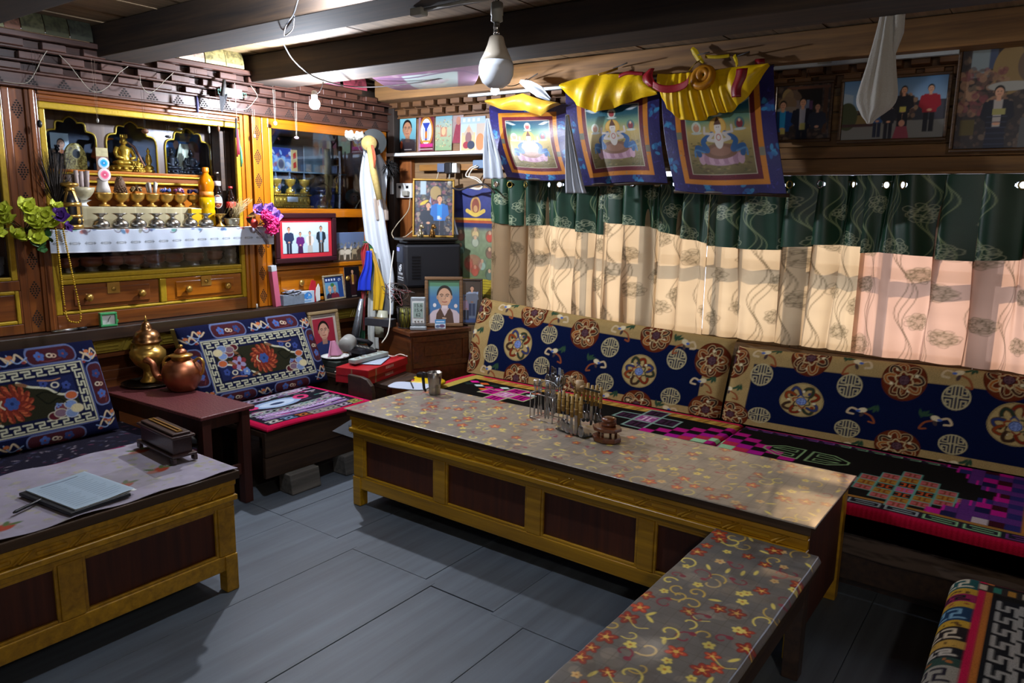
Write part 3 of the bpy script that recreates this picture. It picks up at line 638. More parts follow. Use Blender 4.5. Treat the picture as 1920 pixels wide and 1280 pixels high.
# two carpet cushions
def carpet_cushion_design():
    w, h = .94, .50; cv = Cv(w, h, 300, '#10153a')
    for x0, y0, x1, y1 in ((.2, .42, .42, .493), (.6, .42, .82, .493), (.12, .005, .36, .07), (.5, .005, .76, .07), (.008, .14, .085, .36), (w-.085, .16, w-.008, .38)):
        cv.rect(x0-.007, y0-.007, x1+.007, y1+.007, '#5f6f9e', r=.035); cv.rect(x0, y0, x1, y1, '#4a1c26', r=.03)
        cx, cy = (x0+x1)/2, (y0+y1)/2; v = (y1-y0) > (x1-x0)
        for k in (-1, 0, 1):
            x, y = (cx, cy+k*.055) if v else (cx+k*.055, cy)
            if k: cv.flower(x, y, .024, 5, ['#3f62ac', '#2b3f78'][k > 0], '#8a3a34', k)
            else: cv.ell(x-.008, y, .012, .009, '#d8c9a8', ring=.005); cv.ell(x+.01, y-.004, .01, .008, '#cfa98a', ring=.005)
        cv.curve([(cx-.06, cy-.02), (cx-.02, cy-.028), (cx+.04, cy-.02)] if not v else [(cx-.02, cy-.08), (cx+.02, cy-.07), (cx+.01, cy-.1)], .004, '#7a3230')
    for x, y, f in ((.1, .45, 1), (.5, .455, 1), (.9, .44, -1), (.06, .08, 1), (.43, .035, -1), (.87, .06, 1), (.05, .42, -1), (.9, .1, 1), (.55, .46, -1), (.88, .42, 1)):
        cv.curve([(x-.04*f, y-.02), (x-.01*f, y+.02), (x+.015*f, y-.012), (x+.05*f, y+.01)], .009, '#c9b088'); cv.curve([(x-.05*f, y), (x, y-.022), (x+.03*f, y+.02)], .006, '#7f9cc8'); cv.ell(x+.02*f, y+.01, .013, .009, '#c4651f'); cv.ell(x-.03*f, y-.022, .01, .007, '#8a2f2a')
    cv.rect(.097, .08, w-.097, .415, '#4d5a94'); cv.rect(.102, .085, w-.102, .41, '#10153a')
    c = '#c8c6a2'; b = .05
    x0, x1, y0, y1 = .107, w-.107, .09, .405
    for q in ((x0, y0, x1, y0), (x0, y1, x1, y1), (x0, y0, x0, y1), (x1, y0, x1, y1)): cv.line([q[:2], q[2:]], .006, c)
    key_band(cv, x0+.012, y1-.046, x1-.012, y1-.008, c, 13, w=.008); key_band(cv, x0+.012, y0+.008, x1-.012, y0+.046, c, 13, w=.008)
    key_band(cv, x0+.008, y0+.05, x0+.046, y1-.05, c, 5, True, w=.008); key_band(cv, x1-.046, y0+.05, x1-.008, y1-.05, c, 5, True, w=.008)
    cv.rect(x0+.052, y0+.052, x1-.052, y1-.052, '#10153a'); fx0, fx1, fy0, fy1 = x0+.06, x1-.06, y0+.06, y1-.06
    cv.rect(fx0, fy0, fx1, fy1, '#2b2a1a')
    for (x, y, sx, sy) in ((fx0, fy0, 1, 1), (fx1, fy1, -1, -1)):   # scalloped corner clouds
        P = [(x, y), (x+sx*.25, y), (x+sx*.2, y+sy*.03), (x+sx*.13, y+sy*.05), (x+sx*.08, y+sy*.09), (x, y+sy*.1)]
        cv.poly(P, '#1a2350'); cv.curve([P[1], P[2], P[3], P[4], P[5]], .011, '#d5d2ac')
        cv.flower(x+sx*.04, y+sy*.05, .022, 5, '#2f4690', '#10153a'); cv.flower(x+sx*.14, y+sy*.025, .02, 5, '#2f4690', '#10153a'); cv.ell(x+sx*.09, y+sy*.04, .016, .013, '#d8cfae', ring=.006); cv.curve([(x+sx*.06, y+sy*.01), (x+sx*.1, y+sy*.015), (x+sx*.16, y+sy*.005)], .006, '#b87a4a')
    for (x, y, sx, sy) in ((fx0, fy1, 1, -1), (fx1, fy0, -1, 1)):   # fish-scale hills
        for i, (a, b_, c2) in enumerate(((.13, .0, '#5c1624'), (.09, .035, '#733040'), (.1, .01, '#7d5f70'), (.05, .0, '#6f88b4'), (.045, .045, '#7190c8'), (.03, .09, '#c45a14'), (.02, .02, '#d8c890'))):
            cv.ell(x+sx*a, y+sy*b_, .031, .023, '#a8b4d0' if i % 2 else '#c9c0a0'); cv.ell(x+sx*a, y+sy*b_, .027, .019, c2)
    cx, cy = w/2+.01, h/2-.002
    for ring, n, r, k in ((0, 14, .078, '#b04a18'), (1, 12, .062, '#c85a1c'), (2, 10, .046, '#a83c14')):
        for i in range(n):
            a = 2*PI*i/n+ring*.22; x, y = cx+r*math.cos(a), cy+r*math.sin(a)
            cv.ell(x, y, .02, .012, '#7c2410', a+.5); cv.curve([(x-.013*math.cos(a+1.2), y-.013*math.sin(a+1.2)), (x+.013*math.cos(a), y+.013*math.sin(a)), (x+.012*math.cos(a-1.3), y+.012*math.sin(a-1.3))], .0065, k)
    cv.ell(cx, cy, .036, .034, '#8a1f1c'); cv.flower(cx, cy, .033, 6, '#2c4f94', '#1b2b60'); cv.curve([(cx-.04, cy+.02), (cx-.05, cy), (cx-.035, cy-.02)], .007, '#d5cfa5')
    for x, y in ((fx0+.135, cy-.005),): cv.flower(x, y, .055, 4, '#8a2228', '#5a1a20', .4, .32); cv.flower(x, y, .045, 4, '#9a90b8', '#6a1e24', .4+PI/4, .3)
    cv.flower(fx0+.17, fy0+.035, .026, 5, '#5f84c4', '#c9c9b4'); cv.flower(fx1-.1, fy0+.05, .014, 3, '#5f84c4', '#33406a')
    for x, y, a in ((fx0+.14, fy1-.04, 2.4), (fx0+.09, fy0+.1, 2.6), (cx+.06, fy1-.015, 2.8), (cx-.09, fy0+.01, .3)): cv.ell(x, y, .026, .009, '#8a5a34', a)
    for d in (-1, 1):
        cv.curve([(cx+.11, cy+.02), (cx+.15, cy+d*.03), (cx+.2, cy+d*.012), (cx+.23, cy+d*.04)], .006, '#12160e')
    cv.curve([(cx-.12, cy-.06), (cx-.1, cy-.09), (cx-.06, cy-.11)], .006, '#12160e'); cv.curve([(cx-.14, cy+.03), (cx-.16, cy+.05), (cx-.2, cy+.04)], .007, '#12160e')
    g = cv.a.mean(-1, keepdims=True); cv.a = (.82*(.84*cv.a+.16*g)).astype(np.float32); return cv
CCD = carpet_cushion_design()
M_CREAM = mat('cream_ticking', '#a89a56', .9, bump=.6, scale=160)
M_NAVYB = mat('navy_backing', '#171a33', .95)
def carpet_cushion(label, loc, rz, lean):
    t = thing('back_cushion', label, 'cushion', loc, rz, group='carpet back cushions of the altar seats')
    cv = CCD; w, h, d = cv.w, cv.h, .13; sl, cl = math.sin(lean), math.cos(lean)
    def f(U, V):
        a = np.clip(np.abs(2*U/w-1), 0, 1); b = np.clip(np.abs(2*V/h-1), 0, 1); q = -d*(.35+.45*np.sqrt(np.maximum((1-a**6)*(1-b**5), 0))); return U-w/2, q+V*sl, V*cl
    sheet('cover', cv, f, INK_RUG, t)
    k = []
    for off, ins in [(-.35*d, 0), (-.15*d, .012), (.35*d, .02), (.6*d, .04)]: k.append([(x, off+z*sl, z*cl) for x, z in ((-w/2+ins, ins*.3), (w/2-ins, ins*.3), (w/2-ins, h-ins), (-w/2+ins, h-ins))])
    vs = [p for r in k for p in r]; fs = []
    for i in range(len(k)-1):
        for j in range(4): fs.append((i*4+j, i*4+(j+1) % 4, (i+1)*4+(j+1) % 4, (i+1)*4+j))
    fs.append(tuple((len(k)-1)*4+j for j in range(4))); MB().add(vs, fs).build('pad', M_CREAM, t)
    return t
carpet_cushion('navy carpet cushion leaning between the side table and the framed portrait', (-3.93, 2.77, .4055), PI/2, .46)
carpet_cushion('navy carpet cushion leaning left of the side table above the booklet', (-3.91, 1.36, .4055), PI/2, .46)
# handwritten card on the bench front
cv = Cv(.36, .16, 260, '#8d949c'); cv.mottle(.06)
o = thing('note_card', 'white triangular handwritten card pinned to the dark bench front', 'card', (-3.2985, 3.10, .22), 0)
M_NOTE = mat('note_paper', '#a9b1ba', .8, var=.05)
MB().prism([(-.33, .06), (0, .145), (0, -.065), (-.04, -.09)], 0, .002, 'x').build('paper', M_NOTE, o)
M_INKP = mat('pen_ink', '#1c1f26', .7, var=0)
for i, tx in enumerate(('Jen. uki! - MEX', '.Ibsolm. (Com.', 'nhod my', '. . ut :')):
    text_mesh('handwriting', tx, .034, M_INKP, o, (.0024, -.105+.012*i, .055-.036*i), (PI/2, 0, PI/2), .0002)
# ================================================================== window bench
wb = thing('bench', 'long built bench under the curtained windows', 'bench', (-3.35, 3.20, 0))
MB().box(.03, 4.7, .04, .95, .05, .375).build('body', W_DARK, wb, bevel=.004); MB().box(.03, 4.7, .10, .95, .001, .0495).build('plinth', W_DARK, wb)
cv = Cv(2.7, .2, 120, '#5e5046')
for k in range(4):
    for s in (0, 1): cv.line([(i*.02, .03+k*.05+s*.012+.011*math.sin(i*.28+k)) for i in range(136)], .004, '#2f2723')
o = sheet('mattress_skirt', cv, lambda U, V: (U, .0-.006*np.sin(U*16)-.02*np.clip(V-.15, 0, 1)*0, V), INK_CLOTH, wb, back=(0, .01, 0), loc=(2.05, .022, .172)); 
def back2(px, py, x0, sagf, y0=4.04, z0=.405):
    """photo pixel -> design coordinates on the leaning backrest"""
    d = _R*((px-960)/FPX)-_U*((py-640)/FPX)+_f; a, b = -.15, .75
    def g(v):
        q = d*((y0+.328*v)/d.y); u = q.x-x0; return CAMH+q.z-(z0+.945*v+float(sagf(np.array(u)))*min(max(v/.3, 0), 1)), u
    for _ in range(40):
        m = (a+b)/2
        if g(a)[0]*g(m)[0] <= 0: b = m
        else: a = m
    return g(m)[1], m
def backrest(label, x0, x1, items, lb, rb, sagf):
    w, h = x1-x0, .68; cv = Cv(w, h, 230, '#a58a58'); cv.mottle(.05, 5); N = '#0b1536'
    cv.rect(lb, .05, w-rb, .438, N)
    for kind, px, py, *a in items:
        u, v = back2(px, py, x0, sagf)
        if kind == 's': shou(cv, u, v, a[0] if a else .062, '#b7a97e')
        elif kind == 't': medallion(cv, u, v, .115, True, u)
        elif kind == 'b': medallion(cv, u, v, a[0] if a else .105, False, u)
        elif kind == 'f': sprig(cv, u, v, .075, a[0] if a else 1)
    if 1:
        for i in range(int(w/.36)+1): medallion(cv, .2+i*.36, .64, .09, False, i)
    def f(U, V):
        # front leans back, then rolls over the top
        top = .475; r = .06; dv = np.clip(V-top, 0, 1); a = np.clip(dv/r, 0, PI*.62); L = np.array([.328, .945])
        v = np.minimum(V, top); y = v*L[0]; z = v*L[1]
        nx, nz = -L[1], L[0]      # outward normal (towards the room, up)
        cy, cz = y-nx*r, z-nz*r
        yy = np.where(dv > 0, cy+r*(nx*np.cos(a)+L[0]*np.sin(a)), y); zz = np.where(dv > 0, cz+r*(nz*np.cos(a)+L[1]*np.sin(a)), z)
        e = np.minimum(U, w-U); rd = np.clip(.05-e, 0, .05); yy = yy+rd**2*14
        b = .018*np.sin(np.clip(V/top, 0, 1)*PI)
        return U, yy-b, zz+sagf(U)*np.clip(V/.3, 0, 1)
    t = thing('sofa_backrest', label, 'cushion', (x0, 4.05, .405))
    sheet('carpet_cover', cv, f, INK_RUG, t)
    MB().prism([(.05, .01), (.17, .36), (.22, .36), (.23, .01)], .03, w-.03, 'x').build('pad', M_NAVYB, t)
    return t
IT1 = [('s', 931, 604), ('s', 921, 662), ('s', 1030, 627), ('s', 1016, 685), ('s', 1144, 651), ('s', 1134, 716), ('s', 1269, 673), ('s', 1257, 743), ('t', 972, 645), ('t', 1199, 696),
       ('b', 1096, 624), ('b', 1075, 722), ('b', 1000, 586), ('b', 1229, 629), ('b', 879, 668), ('b', 899, 579), ('b', 966, 709), ('b', 1191, 759), ('b', 1335, 676), ('b', 1322, 768),
       ('f', 1041, 660), ('f', 1119, 680, -1), ('f', 950, 577), ('f', 890, 624), ('f', 916, 693), ('f', 1047, 596, -1), ('f', 1165, 618), ('f', 1283, 645, -1), ('f', 1318, 716), ('f', 1135, 744), ('f', 1247, 768, -1)]
IT2 = [('s', 1428, 702), ('s', 1423, 778), ('s', 1593, 723), ('s', 1588, 803), ('s', 1793, 745), ('s', 1786, 833), ('t', 1503, 752), ('t', 1904, 799), ('b', 1695, 713), ('b', 1681, 836), ('b', 1520, 670), ('b', 1892, 712),
       ('b', 1368, 776), ('b', 1371, 676), ('f', 1436, 663), ('f', 1607, 681, -1), ('f', 1798, 702), ('f', 1366, 731), ('f', 1617, 771), ('f', 1754, 787, -1), ('f', 1586, 838), ('f', 1786, 874)]
backrest('navy and tan carpet backrest at the corner end of the window bench', -3.37, -1.47, IT1, .17, .14, lambda U: .025-.08*np.clip(U/1.9, 0, 1)-.01*np.sin(U/1.9*PI))
backrest('navy and tan carpet backrest at the end of the bench nearest the hanging sack', -1.46, .55, IT2, .13, .14, lambda U: -.095+.035*np.clip(U/1.2, 0, 1))
# rugs on the window bench: designs placed by where the photograph shows them
def seat2(px, py, z=.40): q = at(px, py, 'z', z); return q.x, q.y
def lattice(cv, pts, w, col, close=True): cv.line(pts, w, col, close=close)
def wrug(x0, x1, y0, y1, ppu=210): return Cv(x1-x0, y1-y0, ppu, '#14110f')
x0, x1, y0, y1 = -3.30, -1.32, 3.19, 4.06; cv = wrug(x0, x1, y0, y1)
def U_(px, py): q = seat2(px, py); return q[0]-x0, q[1]-y0
cv.rect(0, cv.h-.045, cv.w, cv.h, '#c22846'); cv.rect(0, cv.h-.12, cv.w, cv.h-.045, '#b98b3a')
for i in range(60): cv.line([(i*.035, cv.h-.11), (i*.035+.018, cv.h-.055)], .008, ['#3a2a12', '#d8c060', '#8f4a1c'][i % 3])
cv.rect(0, 0, .06, cv.h, '#c22846'); cv.rect(.06, .0, .13, cv.h, '#b9a24a')
for i in range(7):
    for j in range(5):
        c = ['#d81e8c', '#d8642a', '#22302a', '#c9d8d0', '#c92a7a'][(i+2*j) % 5]; x, y = .18+i*.085, cv.h-.19-j*.06
        if j <= 3-abs(i-3)*.6: cv.poly([(x-.042, y), (x, y+.03), (x+.042, y), (x, y-.03)], c)
def cross(cv, u, v, s, c1, c2, edge):
    for dx, dy in ((0, 0), (1, 0), (-1, 0), (0, 1), (0, -1)):
        x, y = u+dx*s*1.05, v+dy*s*1.05; cv.rect(x-s*.56, y-s*.56, x+s*.56, y+s*.56, edge); cv.rect(x-s*.47, y-s*.47, x+s*.47, y+s*.47, c1 if (dx or dy) else c2)
        for k in (-1, 1): cv.line([(x+k*s*.3, y-s*.3), (x+k*s*.12, y-s*.3), (x+k*s*.12, y+s*.3), (x+k*s*.3, y+s*.3)], s*.09, '#14110f' if (dx or dy) else '#e8c8d8')
u, v = U_(948, 740); cross(cv, u, v, .115, '#b8187e', '#c06aa0', '#b7b98a')
u, v = U_(1213, 785); cross(cv, u, v, .12, '#3c2038', '#9a4a86', '#8fb0a0')
for i in range(-5, 6):
    for j in range(0, 6-abs(i)):
        u, v = U_(1345, 825); c = ['#b8187e', '#a8d8a8', '#c23050', '#b01890', '#14110f'][(abs(i)+j) % 5]; cv.rect(u+i*.075-.037, v-.1+j*.06, u+i*.075+.037, v-.04+j*.06, c)
rug_sheet('seat_rug', 'black woven rug with magenta crosses on the corner half of the window bench', cv, x0, x1, y0, y1, .3765)
x0, x1, y0, y1 = -1.31, .75, 3.10, 4.05; cv = wrug(x0, x1, y0, y1)
cv.rect(0, cv.h-.03, cv.w, cv.h, '#9a2456'); cv.rect(0, cv.h-.075, cv.w, cv.h-.03, '#251a2c')
for i in range(26): cv.line([(.03+i*.08, cv.h-.04), (.085+i*.08, cv.h-.04), (.085+i*.08, cv.h-.062), (.045+i*.08, cv.h-.062)], .007, ['#8a4a9a', '#86b488'][(i//6) % 2])
F0 = .115
cv.rect(0, 0, cv.w, F0, '#a30f2c'); cv.rect(0, F0-.02, cv.w, F0, '#b5103a')
for i in range(230): cv.line([(i*.009, 0), (i*.009, F0-.015)], .002, ['#c21a3c', '#7d0a20'][i % 2], .7)
cv.rect(0, F0, cv.w, F0+.075, '#1d1b26')
for i in range(15):
    x = .02+i*.14; c = ['#8fc08a', '#8fc08a', '#7a3a80', '#7a3a80', '#a9b4b4', '#a9b4b4'][(i+5) % 6]
    cv.line([(x, F0+.06), (x, F0+.016), (x+.115, F0+.016), (x+.115, F0+.06), (x+.02, F0+.06)], .007, c); cv.line([(x+.03, F0+.038), (x+.095, F0+.038)], .006, c)
cv.rect(0, F0+.075, cv.w, F0+.098, '#9a6a2c')
u, v = U_(1345, 825)
for i in range(-5, 6):
    for j in range(0, 6-abs(i)):
        c = ['#b8187e', '#a8d8a8', '#c23050', '#b01890', '#14110f'][(abs(i)+j) % 5]; q = seat2(1345, 825); cv.rect(q[0]-x0+i*.075-.037, q[1]-y0-.1+j*.06, q[0]-x0+i*.075+.037, q[1]-y0-.04+j*.06, c)
q = seat2(1510, 853); u, v = q[0]-x0, q[1]-y0
for s in (-1, 1):
    lattice(cv, [(u+s*.02, v-.09), (u+s*.02, v+.09), (u+s*.12, v+.085), (u+s*.2, v+.02), (u+s*.2, v-.02), (u+s*.12, v-.085)], .009, '#8fb07a')
    lattice(cv, [(u+s*.05, v+.02), (u+s*.05, v+.06), (u+s*.12, v+.05), (u+s*.16, v+.02)], .007, '#8fb07a'); lattice(cv, [(u+s*.05, v-.02), (u+s*.05, v-.06), (u+s*.12, v-.05), (u+s*.16, v-.02)], .007, '#8fb07a')
q = seat2(1696, 918); u, v = q[0]-x0, q[1]-y0; s = .078
for i in range(-3, 4):
    for j in range(-3, 4):
        if abs(i)+abs(j) <= 3 and (abs(i) < 3 or j == 0) and (abs(j) < 3 or i == 0):
            x, y = u+i*s, v+j*s*.92; c = {0: '#b05a8a', 1: '#241c14', 2: '#a5772a', 3: '#b55a5a'}[abs(i)+abs(j)]
            cv.rect(x-s*.52, y-s*.48, x+s*.52, y+s*.48, '#5f9a8a'); cv.rect(x-s*.44, y-s*.4, x+s*.44, y+s*.4, c)
            for k in (-1, 1): cv.line([(x+k*s*.3, y+s*.25), (x+k*s*.12, y+s*.25), (x+k*s*.12, y-s*.25), (x+k*s*.3, y-s*.25)], s*.1, '#c24f22' if abs(i)+abs(j) < 2 else '#7a3a1c')
ue = seat2(1895, 940)[0]-x0+.05
for j in range(12):
    y = F0+.1+j*.062; d = abs(j-5.5)/5.5
    for i in range(6):
        if i*.055 < .06+d*.24: cv.rect(ue-i*.055-.055, y, ue-i*.055, y+.062, ['#2a2660', '#b5127c', '#1a1840', '#5a2a70', '#b8a8a8', '#3a0a18'][(i*5+j*3+i*j) % 6])
    if .06+d*.24 > 0: cv.line([(ue-.075-d*.24, y), (ue-.075-d*.24, y+.062)], .01, '#c2188a')
cv.rect(ue, F0+.098, ue+.03, cv.h-.08, '#a86a28'); cv.rect(ue+.03, F0, ue+.055, cv.h-.03, '#c22060'); cv.rect(ue+.055, F0, ue+.2, cv.h, '#16202c')
key_band(cv, ue+.07, F0+.02, ue+.18, cv.h-.05, '#7f98a8', 7, True, w=.012); cv.rect(ue+.2, 0, ue+.24, cv.h, '#b0a02a')
cv.speck(300, .02, ['#8a2050', '#2a6a5a', '#a05a20', '#30306a'], ue+.26, 0, cv.w, cv.h)
rug_sheet('seat_rug', 'black woven rug with crimson fringe on the near half of the window bench', cv, x0, x1, y0, y1, .3768, over=.12)
# ------------------------------------------------------------------ bench nearest the camera, right
rb = thing('bench', 'dark bench under the turned-over rug in the lower corner', 'bench', (-.20, 1.3, 0))
MB().box(.09, 1.3, 0, 1.5, .05, .36).build('body', W_DARK, rb, bevel=.01); MB().box(.08, 1.25, .05, 1.45, .001, .0495).build('plinth', W_DARK, rb)
w, h = 1.3, 1.62; cv = Cv(w, h, 230, '#15130f')
b1 = .145
cv.rect(0, 0, b1, h, '#1b1a1e')
cols = [('#1f4b4a', '#b8b09a'), ('#b08a2c', '#3a1a20'), ('#8a1f4c', '#1b1a1e'), ('#b08a2c', '#8a1f2c'), ('#1d3550', '#6f94a8'), ('#b08a2c', '#3a1a20'), ('#241c1c', '#b8a890'), ('#a8843c', '#2a1a1c'), ('#1c1c20', '#a9a194'), ('#2c4038', '#b0652a'), ('#8a8478', '#26222a')]
y = h-.03; i = 0
while y > 0:
    c, d = cols[i % len(cols)]; hh = [.09, .045, .06, .045, .1, .045][i % 6]; cv.rect(.0, y-hh, b1, y, c)
    if hh > .05: key_band(cv, .02, y-hh+.012, b1-.02, y-.012, d, 2, w=.011)
    else: cv.speck(6, .008, [d], .01, y-hh+.01, b1-.01, y-.01)
    y -= hh; i += 1
cv.rect(b1, 0, b1+.022, h, '#b01840'); cv.rect(b1+.022, 0, b1+.04, h, '#a8642a')
cv.rect(b1+.04, 0, b1+.2, h-.14, '#17171a'); key_band(cv, b1+.055, .02, b1+.115, h-.16, '#8f8c86', 17, True, w=.013); key_band(cv, b1+.115, .02, b1+.175, h-.16, '#8f8c86', 17, True, w=.013)
cv.rect(b1+.185, 0, b1+.2, h-.14, '#7f9a78')
cv.rect(0, h-.035, w, h, '#8f1a3c'); cv.rect(b1, h-.11, w, h-.05, '#2a2420')
for i in range(30): cv.rect(b1+.04*i, h-.1, b1+.04*i+.022, h-.06, ['#b0a48c', '#2a6a5a', '#a0702c'][i % 3])
for i in range(90): x, y = RS.uniform(b1+.2, w), RS.uniform(h-.3, h-.12); cv.line([(x, y), (x, y+.04)], .006, ['#b5652a', '#a89a80', '#3a2a20'][RS.randint(3)])
u, v = .52, .95
lattice(cv, [(u, v), (u+.12, v+.1), (u+.06, v+.1), (u+.06, v+.16)], .018, '#b5542a'); cv.rect(u+.05, v+.02, u+.12, v+.07, '#b5187a')
for k in range(6): cv.line([(.36+k*.03, .62-k*.05), (.75, .62-k*.05)], .007, '#3f6a80')
def fr(U, V):
    d = np.clip(.13-U, 0, 1); a = np.clip(d/.07, 0, PI/2); X = np.where(d > 0, .13-.07*np.sin(a), U); Z = np.where(d > 0, -.07*(1-np.cos(a))-np.maximum(0, d-.07*PI/2), 0)
    e = np.clip(V-(h-.05), 0, 1); return X-.09, V, Z-e*e*10+.003*np.sin(U*9)*np.sin(V*7)
o = sheet('seat_rug', cv, fr, INK_RUG, back=(.008, 0, -.014), edge='#7d1638'); o.location = (-.135, 1.24, .382)
tag(o, 'multicoloured bordered rug covering the bench in the lower corner', 'rug')
# ================================================================== lamps
M_GLOW = mat('lit_bulb', '#ffffff', .5, var=0, emit='#eef4ff', estr=1)
M_WHITE = mat('white_plastic', '#cfd0cc', .4, var=.04)
M_GREYP = mat('grey_plastic', '#8d8a7e', .5, var=.06)
M_STEEL = mat('steel', '#b8b8b8', .22, 1, var=.05)
M_WIRE_D = mat('dark_wire', '#2a2422', .6, var=0)
M_WIRE_W = mat('white_wire', '#c9c4b6', .5, var=0)
def glow(name, strength, col):
    m, nt, b = node_mat(name); e = nt.nodes.new('ShaderNodeEmission'); e.inputs[0].default_value = (*lin(col), 1); e.inputs[1].default_value = strength
    nt.links.new(e.outputs[0], nt.nodes['Material Output'].inputs[0]); return m
def small_bulb(label, p, power, r, col, wire_to):
    t = thing('light_bulb', label, 'lamp', p)
    area = 4*PI*r*r; MB().ell((0, 0, 0), r, 14, 8).build('bulb', glow('bulb_glow_%d' % int(power*10), power/(PI*area), col), t)
    MB().lathe([(.6*r, .9*r), (.62*r, 1.5*r), (.5*r, 2.3*r), (.2*r, 2.5*r)], 12).build('socket', M_WHITE, t)
    q = Vector(wire_to)-Vector(p); MB().tube(sag((0, 0, 2.4*r), q, .04, 10), .003, 5).build('cord', M_WIRE_D, t)
    return t
B1 = at(590, 195, 'y', 3.10)
small_bulb('bare lit bulb hanging beside the altar cornice', B1, 150, .032, '#eaf1ff', (B1.x+.02, 3.16, 2.33))
B2 = at(928, 170, 'y', 3.82)
small_bulb('bare lit bulb by the first scroll behind the big dead bulb', B2, 13, .026, '#e8f0ff', (B2.x+.02, 4.125, 2.40))
B3 = Vector((-2.30, 1.90, 2.40))
small_bulb('bare lit bulb hanging beside the near beam above the frame', B3, 75, .03, '#e6efff', (-2.3, 1.9, 2.498))
B_FILL = Vector((.75, .35, 2.2))  # added fill lamp, out of view, to brighten the right side of the room
small_bulb('added unseen fill bulb hanging in the near half of the room behind the camera', B_FILL, 46, .06, '#fff0dc', (.75, .35, 2.498))
# the big unlit globe bulb
p = at(930, 160, 'y', 2.45); s = .145/.155
t = thing('led_bulb', 'big white pear-shaped bulb hanging unlit from the ceiling in front of the beam', 'lamp', p)
M_DOME = mat('frosted_dome', '#e4e9ee', .25, var=0)
MB().lathe([(0, -.01), (.03, -.008), (.055, .01), (.068, .04), (.07, .065), (.064, .09)], 24).build('dome', M_DOME, t)
MB().lathe([(.0635, .0905), (.05, .118), (.036, .15), (.028, .18), (.022, .185), (0, .186)], 24).build('body', mat('bulb_body', '#b7ab98', .45, var=.05), t)
MB().lathe([(.012, .1865), (.013, .2), (.011, .205), (.013, .212), (.012, .235)], 16).build('screw_base', M_STEEL, t)
MB().lathe([(.016, .2355), (.024, .24), (.022, .26), (.025, .262), (.024, .305), (.018, .31)], 14).build('socket', M_GREYP, t)
h = CZ-p.z-.31
MB().tube([(-.006, 0, .31), (-.014, 0, .31+h*.5), (-.01, 0, .31+h)], .0035).tube([(.006, 0, .31), (.012, .003, .31+h*.5), (.016, 0, .31+h)], .0035).build('cord', M_WIRE_D, t)
# ================================================================== altar wall
M_GOLD = mat('gold_paint', '#b08f1e', .38, .25, var=.25, scale=60, bump=.3)
M_GOLDD = mat('dull_gold_paint', '#8a7424', .45, .2, var=.3, scale=50, bump=.4)
W_ORNG = wood('orange_varnish', '#8a4708', '#c4740f', 'z', 1, rough=.28, coat=.5)
W_ORNGY = wood('orange_varnish_across', '#8a4708', '#c4740f', 'y', 1, rough=.28, coat=.5)
W_PURP = wood('sooty_carving', '#2f1b15', '#5a372a', 'y', 1, rough=.45, coat=.25)
W_LEDGE = wood('ledge_wood', '#1c120c', '#3a2516', 'y', 1, rough=.45, coat=.2)
M_CARV = mat('carved_hole', '#140b07', .8, var=0)
M_BRASS = mat('brass', '#c49a4c', .3, .8, var=.2, scale=40, bump=.15)
M_SILV = mat('tin_silver', '#b9b6ae', .25, 1, var=.2, scale=60, bump=.4)
M_DGOLD = mat('gilt_bronze', '#cda137', .32, .6, var=.3, scale=80, bump=.6)
M_BRONZE = mat('black_bronze', '#20242a', .4, .6, var=.3, scale=60, bump=.4)
def A_(px, py, x=AX): q = at(px, py, 'x', x); return q.y, q.z
# wainscot, ledge, gold strip
wl = MB(); wl.box(-4.89, -4.43, -2.3, 4.38, .001, .69)
for y in np.arange(-1.9, 4.2, .62): wl.box(-4.43, -4.418, y, y+.52, .12, .6); wl.box(-4.43, -4.41, y+.05, y+.47, .17, .55)
struct(wl.build('wall_left.001', W_PANEL, bevel=.004))
struct(MB().box(-4.80, -4.30, -2.3, 4.37, .80, .872).build('trim_9', W_LEDGE, bevel=.006))
g = MB(); g.box(-4.80, -4.335, -2.3, 4.37, .722, .798)
for i in range(34):
    y = -2.2+i*.195
    for k in (0, 1): g.bar((-4.331, y+k*.018, .728), (-4.331, y+.035+k*.018, .792), .008, .006, up=(1, 0, 0))
    for k in (0, 1, 2): g.box(-4.334, -4.329, y+.065, y+.19, .735+k*.02, .745+k*.02)
struct(g.build('trim_10', M_GOLDD, bevel=.002, seg=1))
struct(MB().box(-4.80, -4.345, -2.3, 4.37, .691, .7215).build('trim_11', W_PANEL, bevel=.004))
# cornice: stepped dentil rows and a pierced frieze
cn = MB(); ho = MB()
rows = ((2.318, 2.37, .085), (2.264, 2.316, .055), (2.213, 2.262, .03))
cn.box(-4.88, AX+.11, -2.3, 3.95, 2.372, 2.40)
for r, (z0, z1, d) in enumerate(rows):
    cn.box(-4.88, AX+d-.03, -2.3, 4.37, z0, z1); cn.box(-4.88, AX+d, -2.3, 4.37, z0, z0+.012)
    y = -2.2+(r % 2)*.1
    while y < 4.2: cn.box(AX+d-.029, AX+d+.012, y, y+.115, z0+.0125, z1-.004); y += .2
cn.box(-4.88, AX+.012, -2.3, 4.37, 2.153, 2.212); cn.box(-4.88, AX+.035, -2.3, 4.37, 2.14, 2.152)
struct(cn.build('trim_12', W_PURP, bevel=.003, seg=1))
y = -.5
while y < 4.2:
    for i in range(4):
        for j in range(4-i): ho.box(AX+.0121, AX+.0135, y+j*.018+i*.009-.005, y+j*.018+i*.009+.006, 2.16+i*.012, 2.169+i*.012)
    y += .16
struct(ho.build('trim_13', M_CARV))
